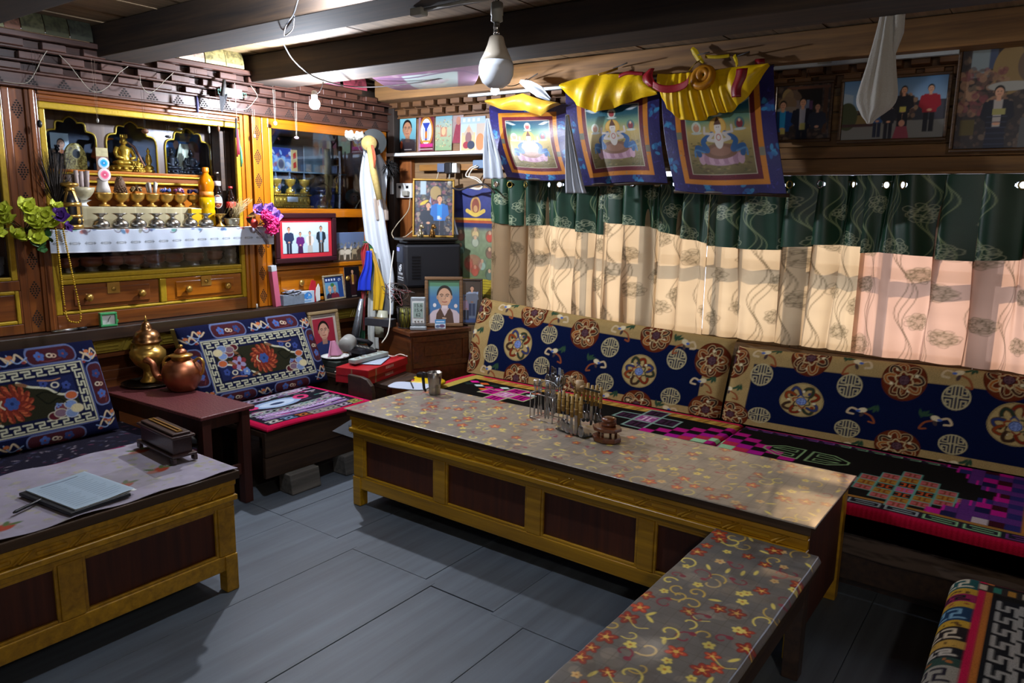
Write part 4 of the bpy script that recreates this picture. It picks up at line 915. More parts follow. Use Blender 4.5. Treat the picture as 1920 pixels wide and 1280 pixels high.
# ------------------------------------------------------------------ the altar itself
yG0, yG1 = 1.793, 2.985
al = thing('altar_cabinet', 'tall varnished altar cabinet with gold beading, arches and two drawers', 'cabinet', (0, 0, 0))
def piece(name, m, boxes, par=al, bev=.004): 
    b = MB(); [b.box(*q) for q in boxes]; return b.build(name, m, par, bevel=bev)
Z0 = .875; ZT = 2.138; XI = -4.87
piece('post', W_VARN, [(XI, AX-.005, 1.63, 1.665, Z0, ZT), (XI, AX, 1.7335, 1.792, Z0, ZT), (AX-.03, AX+.012, 1.75, 1.775, Z0, ZT)])
piece('carved_post', W_VARN, [(XI, AX-.012, 1.6655, 1.733, Z0, ZT)])
piece('post', W_ORNG, [(XI, AX, 2.986, 3.058, Z0, ZT), (AX, AX+.012, 3.01, 3.04, Z0, ZT)]); piece('carved_post', W_ORNG, [(XI, AX-.004, 3.08, 3.15, Z0, ZT)])
for yc, xx in ((1.70, AX-.0119), (3.115, AX-.0039)):
    b = MB(); z = .95
    while z < 2.05:
        for i in range(4):
            for j in range(4-i):
                for s in (-1, 1): b.box(xx, xx+.002, yc+(j-(3-i)/2)*.014-.004, yc+(j-(3-i)/2)*.014+.004, z+s*(i*.012+.006)-.004, z+s*(i*.012+.006)+.004)
        z += .155
    b.build('carved_pattern', M_CARV, al)
piece('lintel', W_VARNX, [(XI, AX+.006, 1.793, 2.985, 2.122, ZT), (XI, AX-.01, 1.793, 2.985, 2.0995, 2.1215), (XI, AX+.002, 1.793, 2.985, 2.086, 2.099)])
piece('gold_bead', M_GOLD, [(AX-.03, AX-.002, 1.793, 2.984, 2.05, 2.0855), (AX-.03, AX-.002, 1.7925, 1.826, .955, 2.049), (AX-.03, AX-.002, 2.955, 2.9845, .955, 2.049)], bev=.006)
# back, sides, arched panel with niches behind
M_NICHE = mat('niche_blue', '#1b2a3c', .7, var=.2)
ya0, ya1, zb, zt = 1.83, 2.952, 1.752, 2.085
piece('case_back', M_NICHE, [(XI, XI+.01, 1.794, 2.984, Z0, 2.085)]); [piece('case_side', W_DARK, [q], bev=0) for q in ((XI+.011, AX-.031, 1.794, 1.80, Z0, 2.085), (XI+.011, AX-.031, 2.975, 2.984, Z0, 2.085))]
def arch(c, hw, z0, z1):
    """lobed arch outline (y, z) from right foot over the top to left foot"""
    P = []
    zs = z0+(z1-z0)*.55
    def lobe(y0, za, y1, zb_, n=7):
        for i in range(n+1):
            t = i/n; y = y0+(y1-y0)*t; z = za+(zb_-za)*t
            nx, nz = (zb_-za), -(y1-y0); l = math.hypot(nx, nz); P.append((y+nx/l*math.sin(PI*t)*.022, z+nz/l*math.sin(PI*t)*.022))
    P.append((c+hw, z0)); lobe(c+hw, zs, c+hw*.62, zs+(z1-zs)*.42); lobe(c+hw*.6, zs+(z1-zs)*.5, c+hw*.28, z1-.03); lobe(c+hw*.26, z1-.02, c-hw*.26, z1-.02); lobe(c-hw*.28, z1-.03, c-hw*.6, zs+(z1-zs)*.5); lobe(c-hw*.62, zs+(z1-zs)*.42, c-hw, zs); P.append((c-hw, z0)); return P
XP = -4.60
ar = MB(); gr = MB(); cs = [(2.04, .135, 2.04), (2.385, .152, 2.045), (2.748, .155, 2.038)]; ylo = 1.801
for k, (c, hw, z1) in enumerate(cs):
    P = arch(c, hw, zb, z1); yhi = (cs[k][0]+cs[k][1]+cs[k+1][0]-cs[k+1][1])/2 if k < 2 else 2.974
    # plate with the arch cut out, as strips between the outline and the top edge
    for (p, q) in zip(P[1:-2], P[2:-1]):
        if abs(p[0]-q[0]) > 1e-5 or True:
            a, b2 = sorted((p, q)); 
            if b2[0]-a[0] > 1e-6: ar.add([(XP, a[0], a[1]), (XP, b2[0], b2[1]), (XP, b2[0], 2.085), (XP, a[0], 2.085), (XP-.012, a[0], a[1]), (XP-.012, b2[0], b2[1]), (XP-.012, b2[0], 2.085), (XP-.012, a[0], 2.085)], [(0, 1, 2, 3), (7, 6, 5, 4), (0, 4, 5, 1)])
    ar.box(XP-.012, XP, ylo, c-hw, zb, 2.085).box(XP-.012, XP, c+hw, yhi, zb, 2.085); ylo = yhi
    gr.tube([(XP+.004, p[0], p[1]) for p in P], .006, 5)
ar.build('arched_panel', wood('arch_wood', '#5f4634', '#8d7055', 'z', 1, rough=.35, coat=.3), al); gr.build('arch_gilding', M_GOLD, al)
piece('niche_floor', W_ORNGY, [(XI+.012, XP+.02, 1.801, 2.974, 1.735, 1.7505)])
piece('step_molding', M_GOLD, [(XP-.05, XP+.035, 1.801, 2.9, 1.722, 1.7345), (XP-.05, XP+.03, 1.801, 2.9, 1.678, 1.692)], bev=.005)
piece('step_board', W_VARNX, [(XP-.05, XP+.02, 1.801, 2.9, 1.6925, 1.7215)]); piece('step_back', W_ORNGY, [(XP-.02, XP+.0, 1.801, 2.96, 1.42, 1.677)])
piece('jamb', W_DARK, [(XP-.1, AX-.10, 2.935, 2.974, 1.43, 2.085), (XP+.03, AX-.1, 2.90, 2.93, 1.43, 2.08)])
piece('upper_step', W_ORNGY, [(XP+.001, -4.43, 1.86, 2.70, 1.422, 1.541)]); piece('shelf', W_ORNGY, [(XI+.012, -4.255, 1.80, 2.974, 1.393, 1.4205), (AX+.001, -4.255, 1.72, 1.7995, 1.393, 1.4205), (AX+.001, -4.255, 2.9745, 3.12, 1.393, 1.4205)])
MB().box(XP+.012, XP+.016, 1.802, 2.9, zb+.001, 2.084).build('glass_pane', glassy('altar_glass', (.93, .96, 1), .22), al)
piece('bowl_shelf', M_GOLD, [(XI+.012, AX-.001, 1.827, 2.954, 1.148, 1.176)], bev=.006)
MB().box(AX-.035, AX-.032, 1.828, 2.953, 1.178, 1.391).build('glass_pane', glassy('altar_glass', (.93, .96, 1), .22), al)
piece('base_rail', W_VARNX, [(XI, AX-.002, 1.793, 2.985, .8755, .954)]); piece('gold_bead', M_GOLD, [(AX-.03, AX-.001, 1.827, 2.954, 1.12, 1.147), (AX-.03, AX-.001, 1.827, 2.954, .9555, .972), (AX-.03, AX+.0, 2.385, 2.425, .973, 1.119)], bev=.006)
for y0, y1, m in ((1.83, 2.382, W_VARNX), (2.428, 2.951, W_ORNGY)):
    d = piece('drawer', m, [(AX-.3, AX-.012, y0, y1, .975, 1.117), (AX-.0119, AX-.002, y0+.06, y1-.06, .998, 1.094)])
    for yy in (y0+.13, y1-.12): MB().lathe([(.008, 0), (.01, .012), (.021, .018), (.022, .026), (.012, .034), (0, .035)], 14, (AX-.001, yy, 1.043), (0, PI/2, 0)).build('knob', M_BRASS, d)
    MB().box(AX-.002, AX+.002, (y0+y1)/2-.035, (y0+y1)/2+.035, 1.055, 1.118).cyl((AX+.002, (y0+y1)/2, 1.082), .013, .004, 12, rot=(0, PI/2, 0)).build('lock', M_BRASS, d)
# printed altar cloth over the front shelf
w, h = 1.38, .234; cv = Cv(w, h, 240, '#b9c2d0'); cv.mottle(.07, 14)
for i in range(17): x = .04+i*.082; cv.ell(x, .047, .02, .006, '#5c6266'); cv.ell(x, .047, .012, .003, '#c4c9cf'); cv.poly([(x-.03, .047), (x-.02, .055), (x-.02, .039)], '#5c6266'); cv.poly([(x+.03, .047), (x+.02, .055), (x+.02, .039)], '#5c6266')
for i, x in enumerate((.09, .2, .36, .52, .68, .84, .98, 1.12, 1.25)):
    for k in range(5): cv.ell(x+RS.uniform(-.05, .05), .125+RS.uniform(-.02, .022), .018, .011, ['#3a4a74', '#a2523e', '#3c8378', '#56404c', '#8a8a78', '#3f6f96'][RS.randint(6)], RS.uniform(0, 3), .9)
    cv.swirl(x, .12, .03, i, .8, .005, '#5a4a54')
cv.rect(0, 0, w, .006, '#d5dae2')
def fal(U, V):
    e = .118; d = np.clip(e-V, 0, 1); return np.where(d > 0, .15+.01*np.sin(U*21)*d*4+.006*np.sin(U*57)*d*5, .15-(V-e)), U, np.where(d > 0, -d-.012*np.sin(U*4.1)*d*4, .0015*np.sin(U*40))
o = sheet('altar_cloth', cv, fal, INK_SATIN, back=(-.0015, 0, -.0015)); o.location = (-4.395, 1.735, 1.4245); tag(o, 'white printed satin cloth draped over the front altar shelf', 'altar cloth')
# cream cloth on the upper step
cv = Cv(.84, .2, 150, '#9c9272'); cv.mottle(.12, 10)
for k in range(9): cv.line([(.05+k*.095, 0), (.05+k*.095, .12)], .004, '#c4bc9c', .6)
def fcr(U, V):
    d = np.clip(.116-V, 0, 1); return np.where(d > 0, .004*np.sin(U*40)+.004, -(V-.116)), U, np.where(d > 0, -d, 0)
o = sheet('step_cloth', cv, fcr, INK_CLOTH, back=(-.001, 0, -.001)); o.location = (-4.424, 1.86, 1.5445); tag(o, 'cream cloth hanging over the upper altar step behind the silver cups', 'cloth')
# ------------------------------------------------------------------ offerings
SZ = 1.4275   # top of the cloth on the front shelf
cup = thing('water_cup', 'x', 'cup', (0, 0, 0))
MB().lathe([(.026, 0), (.042, .006), (.046, .02), (.04, .036), (.024, .046), (.014, .053), (.012, .06), (.022, .07), (.04, .078), (.041, .0805), (.033, .08), (.018, .071), (0, .066)], 22).build('cup', M_SILV, cup)
MB().lathe([(.02, -.002), (.048, -.001), (.05, .0015), (.03, .003), (0, .003)], 20).build('saucer', M_SILV, cup)
cn_ = ('first', 'second', 'third', 'fourth', 'fifth', 'sixth', 'seventh')
for i, px in enumerate((190, 226, 260, 294, 324, 357, 387)):
    y = at(px, 430, 'x', -4.30).y; L = 'small silver offering cup on the printed altar cloth, %s of seven from the gold canister' % cn_[i]
    if i == 0: cup.location = (-4.30, y, SZ+.003); tag(cup, L, group='silver water cups')
    else: dup(cup, (-4.30, y, SZ+.003), 0, L, 'silver water cups')
gob = thing('offering_bowl', 'x', 'bowl', (0, 0, 0))
MB().lathe([(.03, 0), (.028, .006), (.012, .014), (.011, .024), (.03, .034), (.042, .05), (.046, .068), (.05, .076), (.046, .0765), (.036, .066), (0, .06)], 22).build('bowl', M_BRASS, gob)
GZ = 1.5470; gy = []
what = ('butter ornament', 'cone of seeds', 'bark chips', 'wrapped sticks', 'blue sweets', 'pink sweets', 'purple sweets')
for i, px in enumerate((196, 228, 257, 285, 312, 338, 364)):
    y = at(px, 386, 'x', -4.49).y; gy.append(y); L = 'footed brass offering bowl on the upper step holding the %s' % what[i]
    if i == 0: gob.location = (-4.49, y, GZ); tag(gob, L, group='brass offering bowls')
    else: dup(gob, (-4.49, y, GZ), 0, L, 'brass offering bowls')
def at_bowl(i, h=.0665): return (-4.49, gy[i], GZ+h)
M_BUTTER = mat('butter_white', '#b9b2aa', .6, var=.06)
t = thing('butter_ornament', 'white moulded butter ornament with a blue and a pink disc', 'offering', at_bowl(0, .0775))
MB().lathe([(.04, 0), (.034, .03), (.028, .05), (.027, .07), (.03, .08), (0, .085)], 18).build('body', M_BUTTER, t)
for z, ring, ctr, rr, nm in ((.10, '#c9bcb8', '#c0566e', .036, 'pink disc'), (.165, '#b9c4cc', '#2f87b4', .032, 'blue disc')):
    cv = Cv(2*rr, 2*rr, 700, ring); cv.ell(rr, rr, rr*.66, rr*.66, hue(ctr, 1.25)); cv.ell(rr, rr, rr*.45, rr*.45, ctr); cv.ell(rr, rr, rr*.1, rr*.1, '#d8d0d0')
    def fd(U, V):
        a, b = U/rr-1, V/rr-1; X = a*np.sqrt(1-b*b/2); Y = b*np.sqrt(1-a*a/2); return .034-.004*(X*X+Y*Y), X*rr, Y*rr
    o = sheet('disc', cv, fd, INK_CLOTH, t, back=(-.006, 0, 0), edge=ring, loc=(0, 0, z)); o['label'] = nm
MB().bar((.022, 0, .07), (.022, 0, .16), .006, .006).build('stick', M_BUTTER, t)
M_SEED = mat('brown_seed', '#5a3f28', .7, var=.4, scale=120, bump=.8)
o = MB()
for k in range(90):
    z = .09*(k/90)**.9; r = .034*math.sqrt(max(0, 1-(z/.095)))*1.0; a = k*2.4; o.ell((r*math.cos(a), r*math.sin(a), z), .006, 6, 4)
o = o.ell((0, 0, .038), (.03, .03, .05), 12, 8).build('seed_cone', M_SEED, loc=at_bowl(1, .0785)); tag(o, 'brown cone of seeds standing in the second brass bowl', 'offering')
def heap(name, label, i, cols, n, r, fn, m=None):
    b = [MB() for _ in cols]
    for k in range(n):
        a = RS.uniform(0, 6.28); q = .032*math.sqrt(RS.uniform()); fn(b[k % len(cols)], (q*math.cos(a), q*math.sin(a), .006+RS.uniform(0, .022)*(1-q/.05)), r)
    t = thing(name, label, 'offering', at_bowl(i, .0785))
    for bb, c in zip(b, cols): bb.build(name.split('_')[-1], mat('offer_'+c.strip('#'), c, .35, var=.15), t)
    return t
heap('bark_chips', 'heap of brown and cream bark chips in the third brass bowl', 2, ('#6a4a26', '#b59a68', '#3f2c18'), 26, .014, lambda b, p, r: b.obox((p[0], p[1], p[2]+.012), (.022, .006, .018), (RS.uniform(0, 3), RS.uniform(0, 3), RS.uniform(0, 3))))
heap('wrapped_sticks', 'white wrapped sticks standing in the fourth brass bowl', 3, ('#a89e92', '#c4bcb0', '#8a8178'), 10, .008, lambda b, p, r: b.tube([(p[0], p[1], .004), (p[0]*1.5, p[1]*1.5, .05+RS.uniform(0, .02))], .0075, 6))
for i, nm, cols in ((4, 'blue', ('#2a2f74', '#8d95bc', '#2f4f4c')), (5, 'pink', ('#7d2f58', '#b49ab0', '#5a2a50')), (6, 'purple', ('#4a2f88', '#b4a8c4', '#2f2460'))):
    heap('wrapped_sweets', 'heap of shiny %s wrapped sweets in the %s brass bowl' % (nm, cn_[i]), i, cols, 22, .01, lambda b, p, r: b.ell((p[0], p[1], p[2]+.008), (.012, .008, .008), 8, 5, (RS.uniform(0, 3), RS.uniform(0, 3), 0)))
# porcelain bowl with wafer sticks
y = at(150, 386, 'x', -4.47).y
t = thing('porcelain_bowl', 'cream porcelain bowl on a white stand packed with long wafer sticks', 'bowl', (-4.485, y+.012, 1.5465))
cvp = mat('porcelain_cream', '#a39a7c', .3, var=.35, scale=55)
MB().lathe([(.03, .035), (.05, .05), (.07, .078), (.078, .105), (.072, .105), (.05, .07), (0, .06)], 24).build('bowl', cvp, t); MB().lathe([(.04, 0), (.03, .012), (.03, .02), (.055, .034), (.056, .0345), (0, .0346)], 22).build('stand', M_WHITE, t)
b = MB(); 
for k in range(11): a = k*.7; r = .015+.035*((k*37 % 10)/10); b.tube([(r*math.cos(a), r*math.sin(a), .072), (r*1.25*math.cos(a)+.0, r*1.25*math.sin(a), .17+.03*((k*13 % 7)/7))], [.011, .012], 8)
b.build('wafer_sticks', mat('wafer_grey', '#9d8d88', .7, var=.35, scale=70), t)
# black and gold canister
y = at(137, 432, 'x', -4.30).y
t = thing('canister', 'black canister with gilt bands and collar at the corner of the altar shelf', 'canister', (-4.30, y, SZ+.001))
M_NOIR = mat('black_enamel', '#17161c', .3, var=.1)
MB().lathe([(.048, .001), (.05, .05), (.049, .13), (.048, .15), (.022, .198), (0, .2)], 22).build('body', M_NOIR, t)
b = MB()
for z0, z1, r in ((.001, .022, .0525), (.06, .076, .0525), (.118, .14, .0515)): b.lathe([(r-.004, z0), (r, z0+.002), (r, z1-.002), (r-.004, z1)], 22)
for k in range(5): a = k*2*PI/5+.3; b.obox((.0505*math.cos(a), .0505*math.sin(a), .097), (.004, .02, .04), (0, 0, a)); b.bar((.049*math.cos(a), .049*math.sin(a), .142), (.023*math.cos(a), .023*math.sin(a), .2), .012, .004, up=(math.cos(a), math.sin(a), .5)); b.ell((.05*math.cos(a), .05*math.sin(a), .042), (.008, .012, .015), 8, 6, (0, 0, a))
b.lathe([(.024, .198), (.026, .21), (.022, .214), (.022, .22), (.045, .226), (.046, .24), (.01, .244), (0, .25)], 20); b.build('gilt_band', M_BRASS, t)
# peacock-feather vase and little figures at the left end
y = at(112, 400, 'x', -4.36).y
t = thing('feather_vase', 'dark bronze vase holding a bushy bunch of peacock feathers', 'vase', (-4.315, y-.03, SZ+.001))
MB().lathe([(.03, 0), (.045, .05), (.03, .09), (.036, .12), (.03, .13), (0, .13)], 16).build('vase', M_DGOLD, t)
b = MB()
for k in range(170):
    a = RS.uniform(0, 6.28); q = RS.uniform(.1, 1); h = RS.uniform(.12, .30); b.tube([(0, 0, .12), (.02*q*math.cos(a), .05*q*math.sin(a), .12+h*.5), (.05*q*math.cos(a)*RS.uniform(.6, 1), .10*q*math.sin(a), .12+h)], [.002, .0018, .0008], 3)
b.build('feathers', mat('dark_feather', '#2a211a', .8, var=.5), t)
y = at(103, 425, 'x', -4.30).y
o = MB().lathe([(.016, 0), (.022, .01), (.016, .04), (.02, .05), (.008, .058), (0, .06)], 14).build('small_jar', mat('pink_copper', '#9a6048', .35, .7), loc=(-4.285, y+.012, SZ+.001)); tag(o, 'tiny copper jar tucked beside the black and gold canister', 'jar')
# green flowers with one purple bloom
y = at(50, 400, 'x', -4.25).y
t = thing('flower_bunch', 'yellow-green artificial flowers with one purple bloom on the left altar post', 'flowers', (-4.235, y, 1.445))
M_LIME = mat('lime_petal', '#b9c23a', .6, var=.3, scale=30); M_LEAF = mat('flower_leaf', '#2f5a2a', .55, var=.3); M_PURP = mat('purple_petal', '#4f2a78', .5, var=.3); M_WIRE = mat('stem_green', '#3c4a22', .7)
def bloom(p, r, n, tilt, lay=2):
    b = MB(); M0 = Matrix.Translation(p) @ Euler(tilt).to_matrix().to_4x4()
    for l in range(lay):
        for i in range(n):
            a = 2*PI*i/n+l*.4; q = r*(1-.28*l); u, v = [], []
            b.M = M0 @ Matrix.Rotation(a, 4, 'Z') @ Matrix.Rotation(-.35-.45*l, 4, 'Y')
            vs = []; N = 5
            for s in range(N):
                for k in range(5):
                    x = q*s/(N-1); w = q*.56*math.sin(PI*min(.97, (s/(N-1))**.7*.9+.05)); yy = (k/4-.5)*2*w; vs.append((x, yy, .25*q*(s/(N-1))**2+.12*q*math.sin(k*2.1+i)*(s/(N-1))))
            b.add(vs, [(s*5+k, s*5+k+1, s*5+k+6, s*5+k+5) for s in range(N-1) for k in range(4)], True)
    return b
st_ = MB()
for k, (dy, dz, r) in enumerate(((-.12, .03, .06), (-.03, .09, .065), (.02, .0, .06), (.09, .02, .055), (-.08, -.05, .06), (.0, -.06, .055), (.12, .09, .05), (-.17, -.02, .05), (-.01, .03, .05), (.15, .04, .045), (-.13, .08, .05), (.05, .06, .05))):
    st_.tube([(-.05, 0, -.02), (0, dy*.6, dz*.5), (.02, dy, dz)], .0025, 4); o = bloom((.03+.02*(k % 3), dy, dz), r, 5, (RS.uniform(-.4, .4), 1.0+RS.uniform(-.4, .4), RS.uniform(-.3, .3))).build('blossom', M_LIME, t)
o = bloom((.075, .115, .055), .05, 5, (.2, 1.2, .1)).build('blossom', M_PURP, t); o['label'] = 'purple blossom'
o = bloom((.075, .145, -.005), .035, 4, (-.2, 1.2, .4)).build('blossom', M_PURP, t); o['label'] = 'small purple blossom'
for k, (dy, dz) in enumerate(((.03, -.1), (-.02, -.07), (.06, -.05), (-.2, .03))): bloom((.04, dy, dz), .045, 2, (0, 1.3, k)).build('leaf', M_LEAF, t)
st_.build('stems', M_WIRE, t)
# prayer beads hanging from the shelf corner
t = MB(); y0 = at(103, 420, 'x', -4.24).y; P = []
pts = [(y0, 1.43), (y0+.005, 1.2), (y0+.012, .98), (y0+.045, .935), (y0+.085, .96), (y0+.06, 1.2), (y0+.035, 1.43)]
path = smooth_path(pts, 20)
acc = 0; last = path[0]; 
for p in path:
    if math.hypot(p[0]-last[0], p[1]-last[1]) > .0105 or p is path[0]: t.ell((0, p[0], p[1]), .0056, 7, 5); last = p
o = t.build('hanging_beads', mat('amber_bead', '#b08a10', .35, var=.2)); o.location = (-4.236, 0, 0); tag(o, 'long loop of yellow prayer beads hanging off the left end of the altar shelf', 'beads')
# bottles
def bottle(label, loc, prof, body, caps, lab=None, liquid=None, group=None):
    t = thing('bottle', label, 'bottle', loc)
    MB().lathe(prof, 24).build('glass', body, t)
    z, r, h, m = caps; MB().lathe([(r, z), (r*1.02, z+h*.1), (r*1.02, z+h*.9), (r*.85, z+h), (0, z+h)], 18).build('cap', m, t)
    for q in (lab or []): z0, z1, r0, m = q; MB().lathe([(r0, z0), (r0+.0012, z0+.001), (r0+.0012, z1-.001), (r0, z1)], 24).build('paper_label', m, t)
    return t
p = at(391, 428, 'x', -4.40)
M_ORG = mat('orange_soda', '#e07c08', .12, var=.1, trans=.25); M_YSODA = mat('yellow_soda', '#dba80a', .12, var=.08, trans=.25)
t = bottle('tall plastic bottle of orange drink with orange cap on the altar', (-4.40, p.y, SZ+.001), [(.036, 0), (.046, .008), (.046, .05), (.043, .06), (.046, .07), (.046, .1), (.043, .11), (.0465, .125), (.0465, .18)], M_YSODA, (.335, .02, .03, mat('orange_cap', '#d87408', .4)), [(.182, .215, .0405, mat('peach_label', '#d8843a', .5))])
MB().lathe([(.0465, .1805), (.04, .2), (.04, .22), (.0475, .25), (.047, .275), (.03, .31), (.018, .325), (.017, .335)], 24).build('shoulder', M_ORG, t)
M_BEER = mat('brown_glass', '#120c0a', .08, var=0, spec=.7); p = at(414, 392, 'x', -4.44)
t = bottle('dark brown beer bottle with oval label behind the orange drink', (-4.465, p.y, SZ+.001), [(.03, 0), (.035, .008), (.036, .05), (.036, .2), (.03, .235), (.016, .265), (.014, .33)], M_BEER, (.331, .0165, .012, M_STEEL), [(.255, .285, .0215, mat('neck_label', '#b9b2b4', .5, var=.4, scale=90))])
cv = Cv(.062, .09, 900, '#0d0908'); cv.ell(.031, .045, .03, .043, '#c9c2b4'); cv.ell(.031, .045, .027, .04, '#6a2a1c'); cv.rect(.004, .045, .058, .075, '#9fb2c4', r=.01); cv.ell(.031, .062, .014, .006, '#e4e6e8', .3); cv.rect(.006, .036, .056, .048, '#d4ccc0'); cv.line([(.02, .02), (.031, .028), (.042, .02)], .003, '#c9a060')
def foval(U, V): a = (U-.031)/.0365; return .0368*np.cos(a), .0368*np.sin(a), V
o = sheet('oval_label', cv, foval, INK_PHOTO, t, back=(-.0006, 0, 0), loc=(0, 0, .11)); o.rotation_euler = (0, 0, -.6)
M_COLA = mat('cola', '#140806', .08, var=0, spec=.7); p = at(431, 395, 'x', -4.44)
bottle('small cola bottle with red label right of the beer bottle', (-4.43, p.y+.005, SZ+.001), [(.026, 0), (.03, .008), (.029, .08), (.032, .1), (.032, .16), (.028, .19), (.013, .225), (.012, .24)], M_COLA, (.2405, .0145, .014, mat('red_cap', '#8e1f18', .4)), [(.115, .155, .0322, mat('red_label', '#b01f1c', .5))])
# silver dish of straw, brass stem cup and paper-wrapped peonies
p = at(435, 430, 'x', -4.30)
o = MB().lathe([(.03, 0), (.028, .004), (.008, .02), (.009, .05), (.034, .074), (.042, .078), (.035, .0785), (0, .06)], 20).build('stem_cup', M_BRASS, loc=(-4.31, at(414, 430, 'x', -4.31).y, SZ+.002)); tag(o, 'flared brass stem cup right of the last silver cup', 'cup')
yb = at(437, 425, 'x', -4.30).y
t = thing('straw_bowl', 'chased silver bowl with a boss and a sheaf of dry straw', 'bowl', (-4.31, yb, SZ+.002))
MB().lathe([(.04, 0), (.048, .004), (.03, .008), (.042, .016), (.046, .045), (.05, .05), (.042, .05), (0, .04)], 22).ell((.045, 0, .03), (.008, .012, .012), 10, 6).build('bowl', mat('aged_silver', '#a8a288', .35, .8, var=.3, scale=50), t)
b = MB()
for k in range(90):
    a = RS.uniform(-1.2, 1.0); q = RS.uniform(.06, .15); b.tube([(RS.uniform(-.02, .02), .02+RS.uniform(-.02, .02), .045), (RS.uniform(-.02, .03), .03+q*.4*math.sin(a)+.02, .05+q*.7), (RS.uniform(-.03, .04), .04+q*math.sin(a)*.8+.02, .05+q*(.9 if a > -.4 else .2))], [.0016, .0014, .0008], 3)
b.build('straw', mat('dry_straw', '#a89468', .8, var=.3), t)
yb = at(492, 405, 'x', -4.22).y
t = thing('peony_bunch', 'magenta peonies and purple petals in cellophane at the right end of the altar', 'flowers', (-4.195, yb-.02, 1.46))
M_MAG = mat('magenta_petal', '#b8105c', .55, var=.4, scale=60); M_LIL = mat('lilac_petal', '#8a62b4', .55, var=.4)
for (dy, dz, r) in ((.03, -.04, .062), (-.005, .03, .055), (.055, -.005, .045)):
    b = MB()
    for l in range(5):
        n = 9-l; q = bloom((.03, dy, dz), r*(1-.13*l), n, (.15*l, 1.2, l*.3), 1); b.v += []; b.add(q.v, q.f, True)
    for k in range(60): a, c = RS.uniform(0, 6.28), RS.uniform(.2, 1); b.ell((.045+.03*(1-c*c), dy+r*.75*c*math.cos(a), dz+r*.75*c*math.sin(a)), (.012, .014, .006), 6, 4, (RS.uniform(0, 3), RS.uniform(0, 3), 0))
    b.build('blossom', M_MAG, t)
for (dy, dz) in ((-.04, .07), (.04, .075), (.09, .03)): o = bloom((.02, dy, dz), .05, 5, (.3, 1.1, 0)).build('blossom', M_LIL, t); o['label'] = 'lilac blossom'
b = MB(); b.lathe([(.008, -.2), (.02, -.1), (.05, -.02), (.075, .04)], 14, (-.0, -.02, .0), (.5, .3, 0)); b.build('cellophane', glassy('cellophane', (.9, .86, .9), .25, .12), t)
MB().ell((.02, -.075, -.01), (.02, .026, .03), 12, 8).ell((.02, -.06, .07), (.014, .02, .014), 10, 6).build('red_bud', mat('red_bud', '#a8281f', .5), t)
MB().tube([(-.02, -.05, -.024), (0, -.03, -.02), (.015, .0, 0)], .003, 5).build('stem', M_WIRE, t)
# gold tin behind
o = MB().box(-.02, .02, -.035, .035, 0, .11).build('tea_tin', mat('yellow_tin', '#c49a10', .35, var=.15), bevel=.003, loc=(-4.405, at(367, 425, 'x', -4.405).y, SZ+.001)); tag(o, 'yellow tin standing half hidden by the orange drink bottle', 'tin')
# ------------------------------------------------------------------ figures in the three arches
def seated(b, s, c=(0, 0, 0), crown=True):
    """seated figure facing +x on a lotus base"""
    M0 = b.M; b.M = M0 @ Matrix.Translation(c) @ Matrix.Scale(s, 4)
    b.lathe([(.30, 0), (.32, .03), (.26, .07), (.30, .11), (.31, .13), (.26, .15), (0, .15)], 20)
    for k in range(14): a = k*2*PI/14; b.ell((.29*math.cos(a), .29*math.sin(a), .07), (.05, .06, .05), 6, 5)
    b.ell((.02, 0, .2), (.2, .27, .075), 14, 8); b.ell((.1, .17, .2), (.11, .1, .06), 10, 6); b.ell((.1, -.17, .2), (.11, .1, .06), 10, 6)
    b.lathe([(.13, 0), (.14, .08), (.115, .16), (.15, .27), (.13, .33), (.05, .37), (.04, .40)], 14, (-.02, 0, .2))
    for t in (-1, 1): b.tube([(-.02, t*.14, .52), (.0, t*.20, .42), (.06, t*.19, .32), (.13, t*.07, .29)], [.05, .045, .04, .03], 8)
    b.ell((.0, 0, .67), (.075, .07, .09), 12, 8); b.ell((.07, 0, .66), (.018, .014, .02), 6, 4); b.ell((-.01, 0, .76), (.045, .045, .05), 10, 6)
    for t in (-1, 1): b.ell((0, t*.075, .65), (.015, .012, .04), 6, 4)
    if crown:
        for k in range(5): a = (k-2)*.55; b.ell((.06*math.cos(a), .08*math.sin(a), .77), (.012, .018, .045), 6, 5)
    b.M = M0; return b
NZ = 1.7515
def yN(px, x=-4.7): return at(px, 318, 'x', x).y
t = thing('gilt_statue', 'gilded seated deity statue with flowing scarves in the middle arch', 'statue', (-4.72, yN(235, -4.72), NZ))
seated(MB(), .28).build('body', M_DGOLD, t)
MB().tube([(-.06, -.03, .2), (-.06, -.12, .19), (-.04, -.15, .08)], [.004, .02, .03], 8).build('scarf', mat('orange_silk', '#c0690c', .4, var=.2), t)
MB().tube([(-.05, .03, .2), (-.05, .09, .16), (-.03, .14, .04)], [.004, .009, .008], 8).build('rod', mat('pink_wood', '#9a6a50', .5), t)
o = seated(MB(), .11, crown=False).build('gilt_statue', M_DGOLD, loc=(-4.63, yN(262, -4.63)-.005, NZ)); tag(o, 'small golden throne figure at the foot of the gilded deity', 'statue')
o = MB().lathe([(.032, 0), (.034, .015), (.024, .02), (.03, .03), (.024, .04), (.012, .05), (.02, .07), (.016, .1), (.006, .12), (.012, .13), (.003, .15), (0, .155)], 16).build('stupa', M_DGOLD, loc=(-4.655, yN(279, -4.66), NZ)); tag(o, 'small golden stupa right of the gilded deity in the middle arch', 'stupa')
cvt = Cv(.12, .15, 700, '#8f7a34'); cvt.speck(500, .006, ['#c9b25a', '#6d5a20', '#d8c878'], op=.9); cvt.ell(.06, .09, .022, .026, '#30383c'); cvt.ell(.06, .09, .026, .03, '#c9b870', ring=.006)
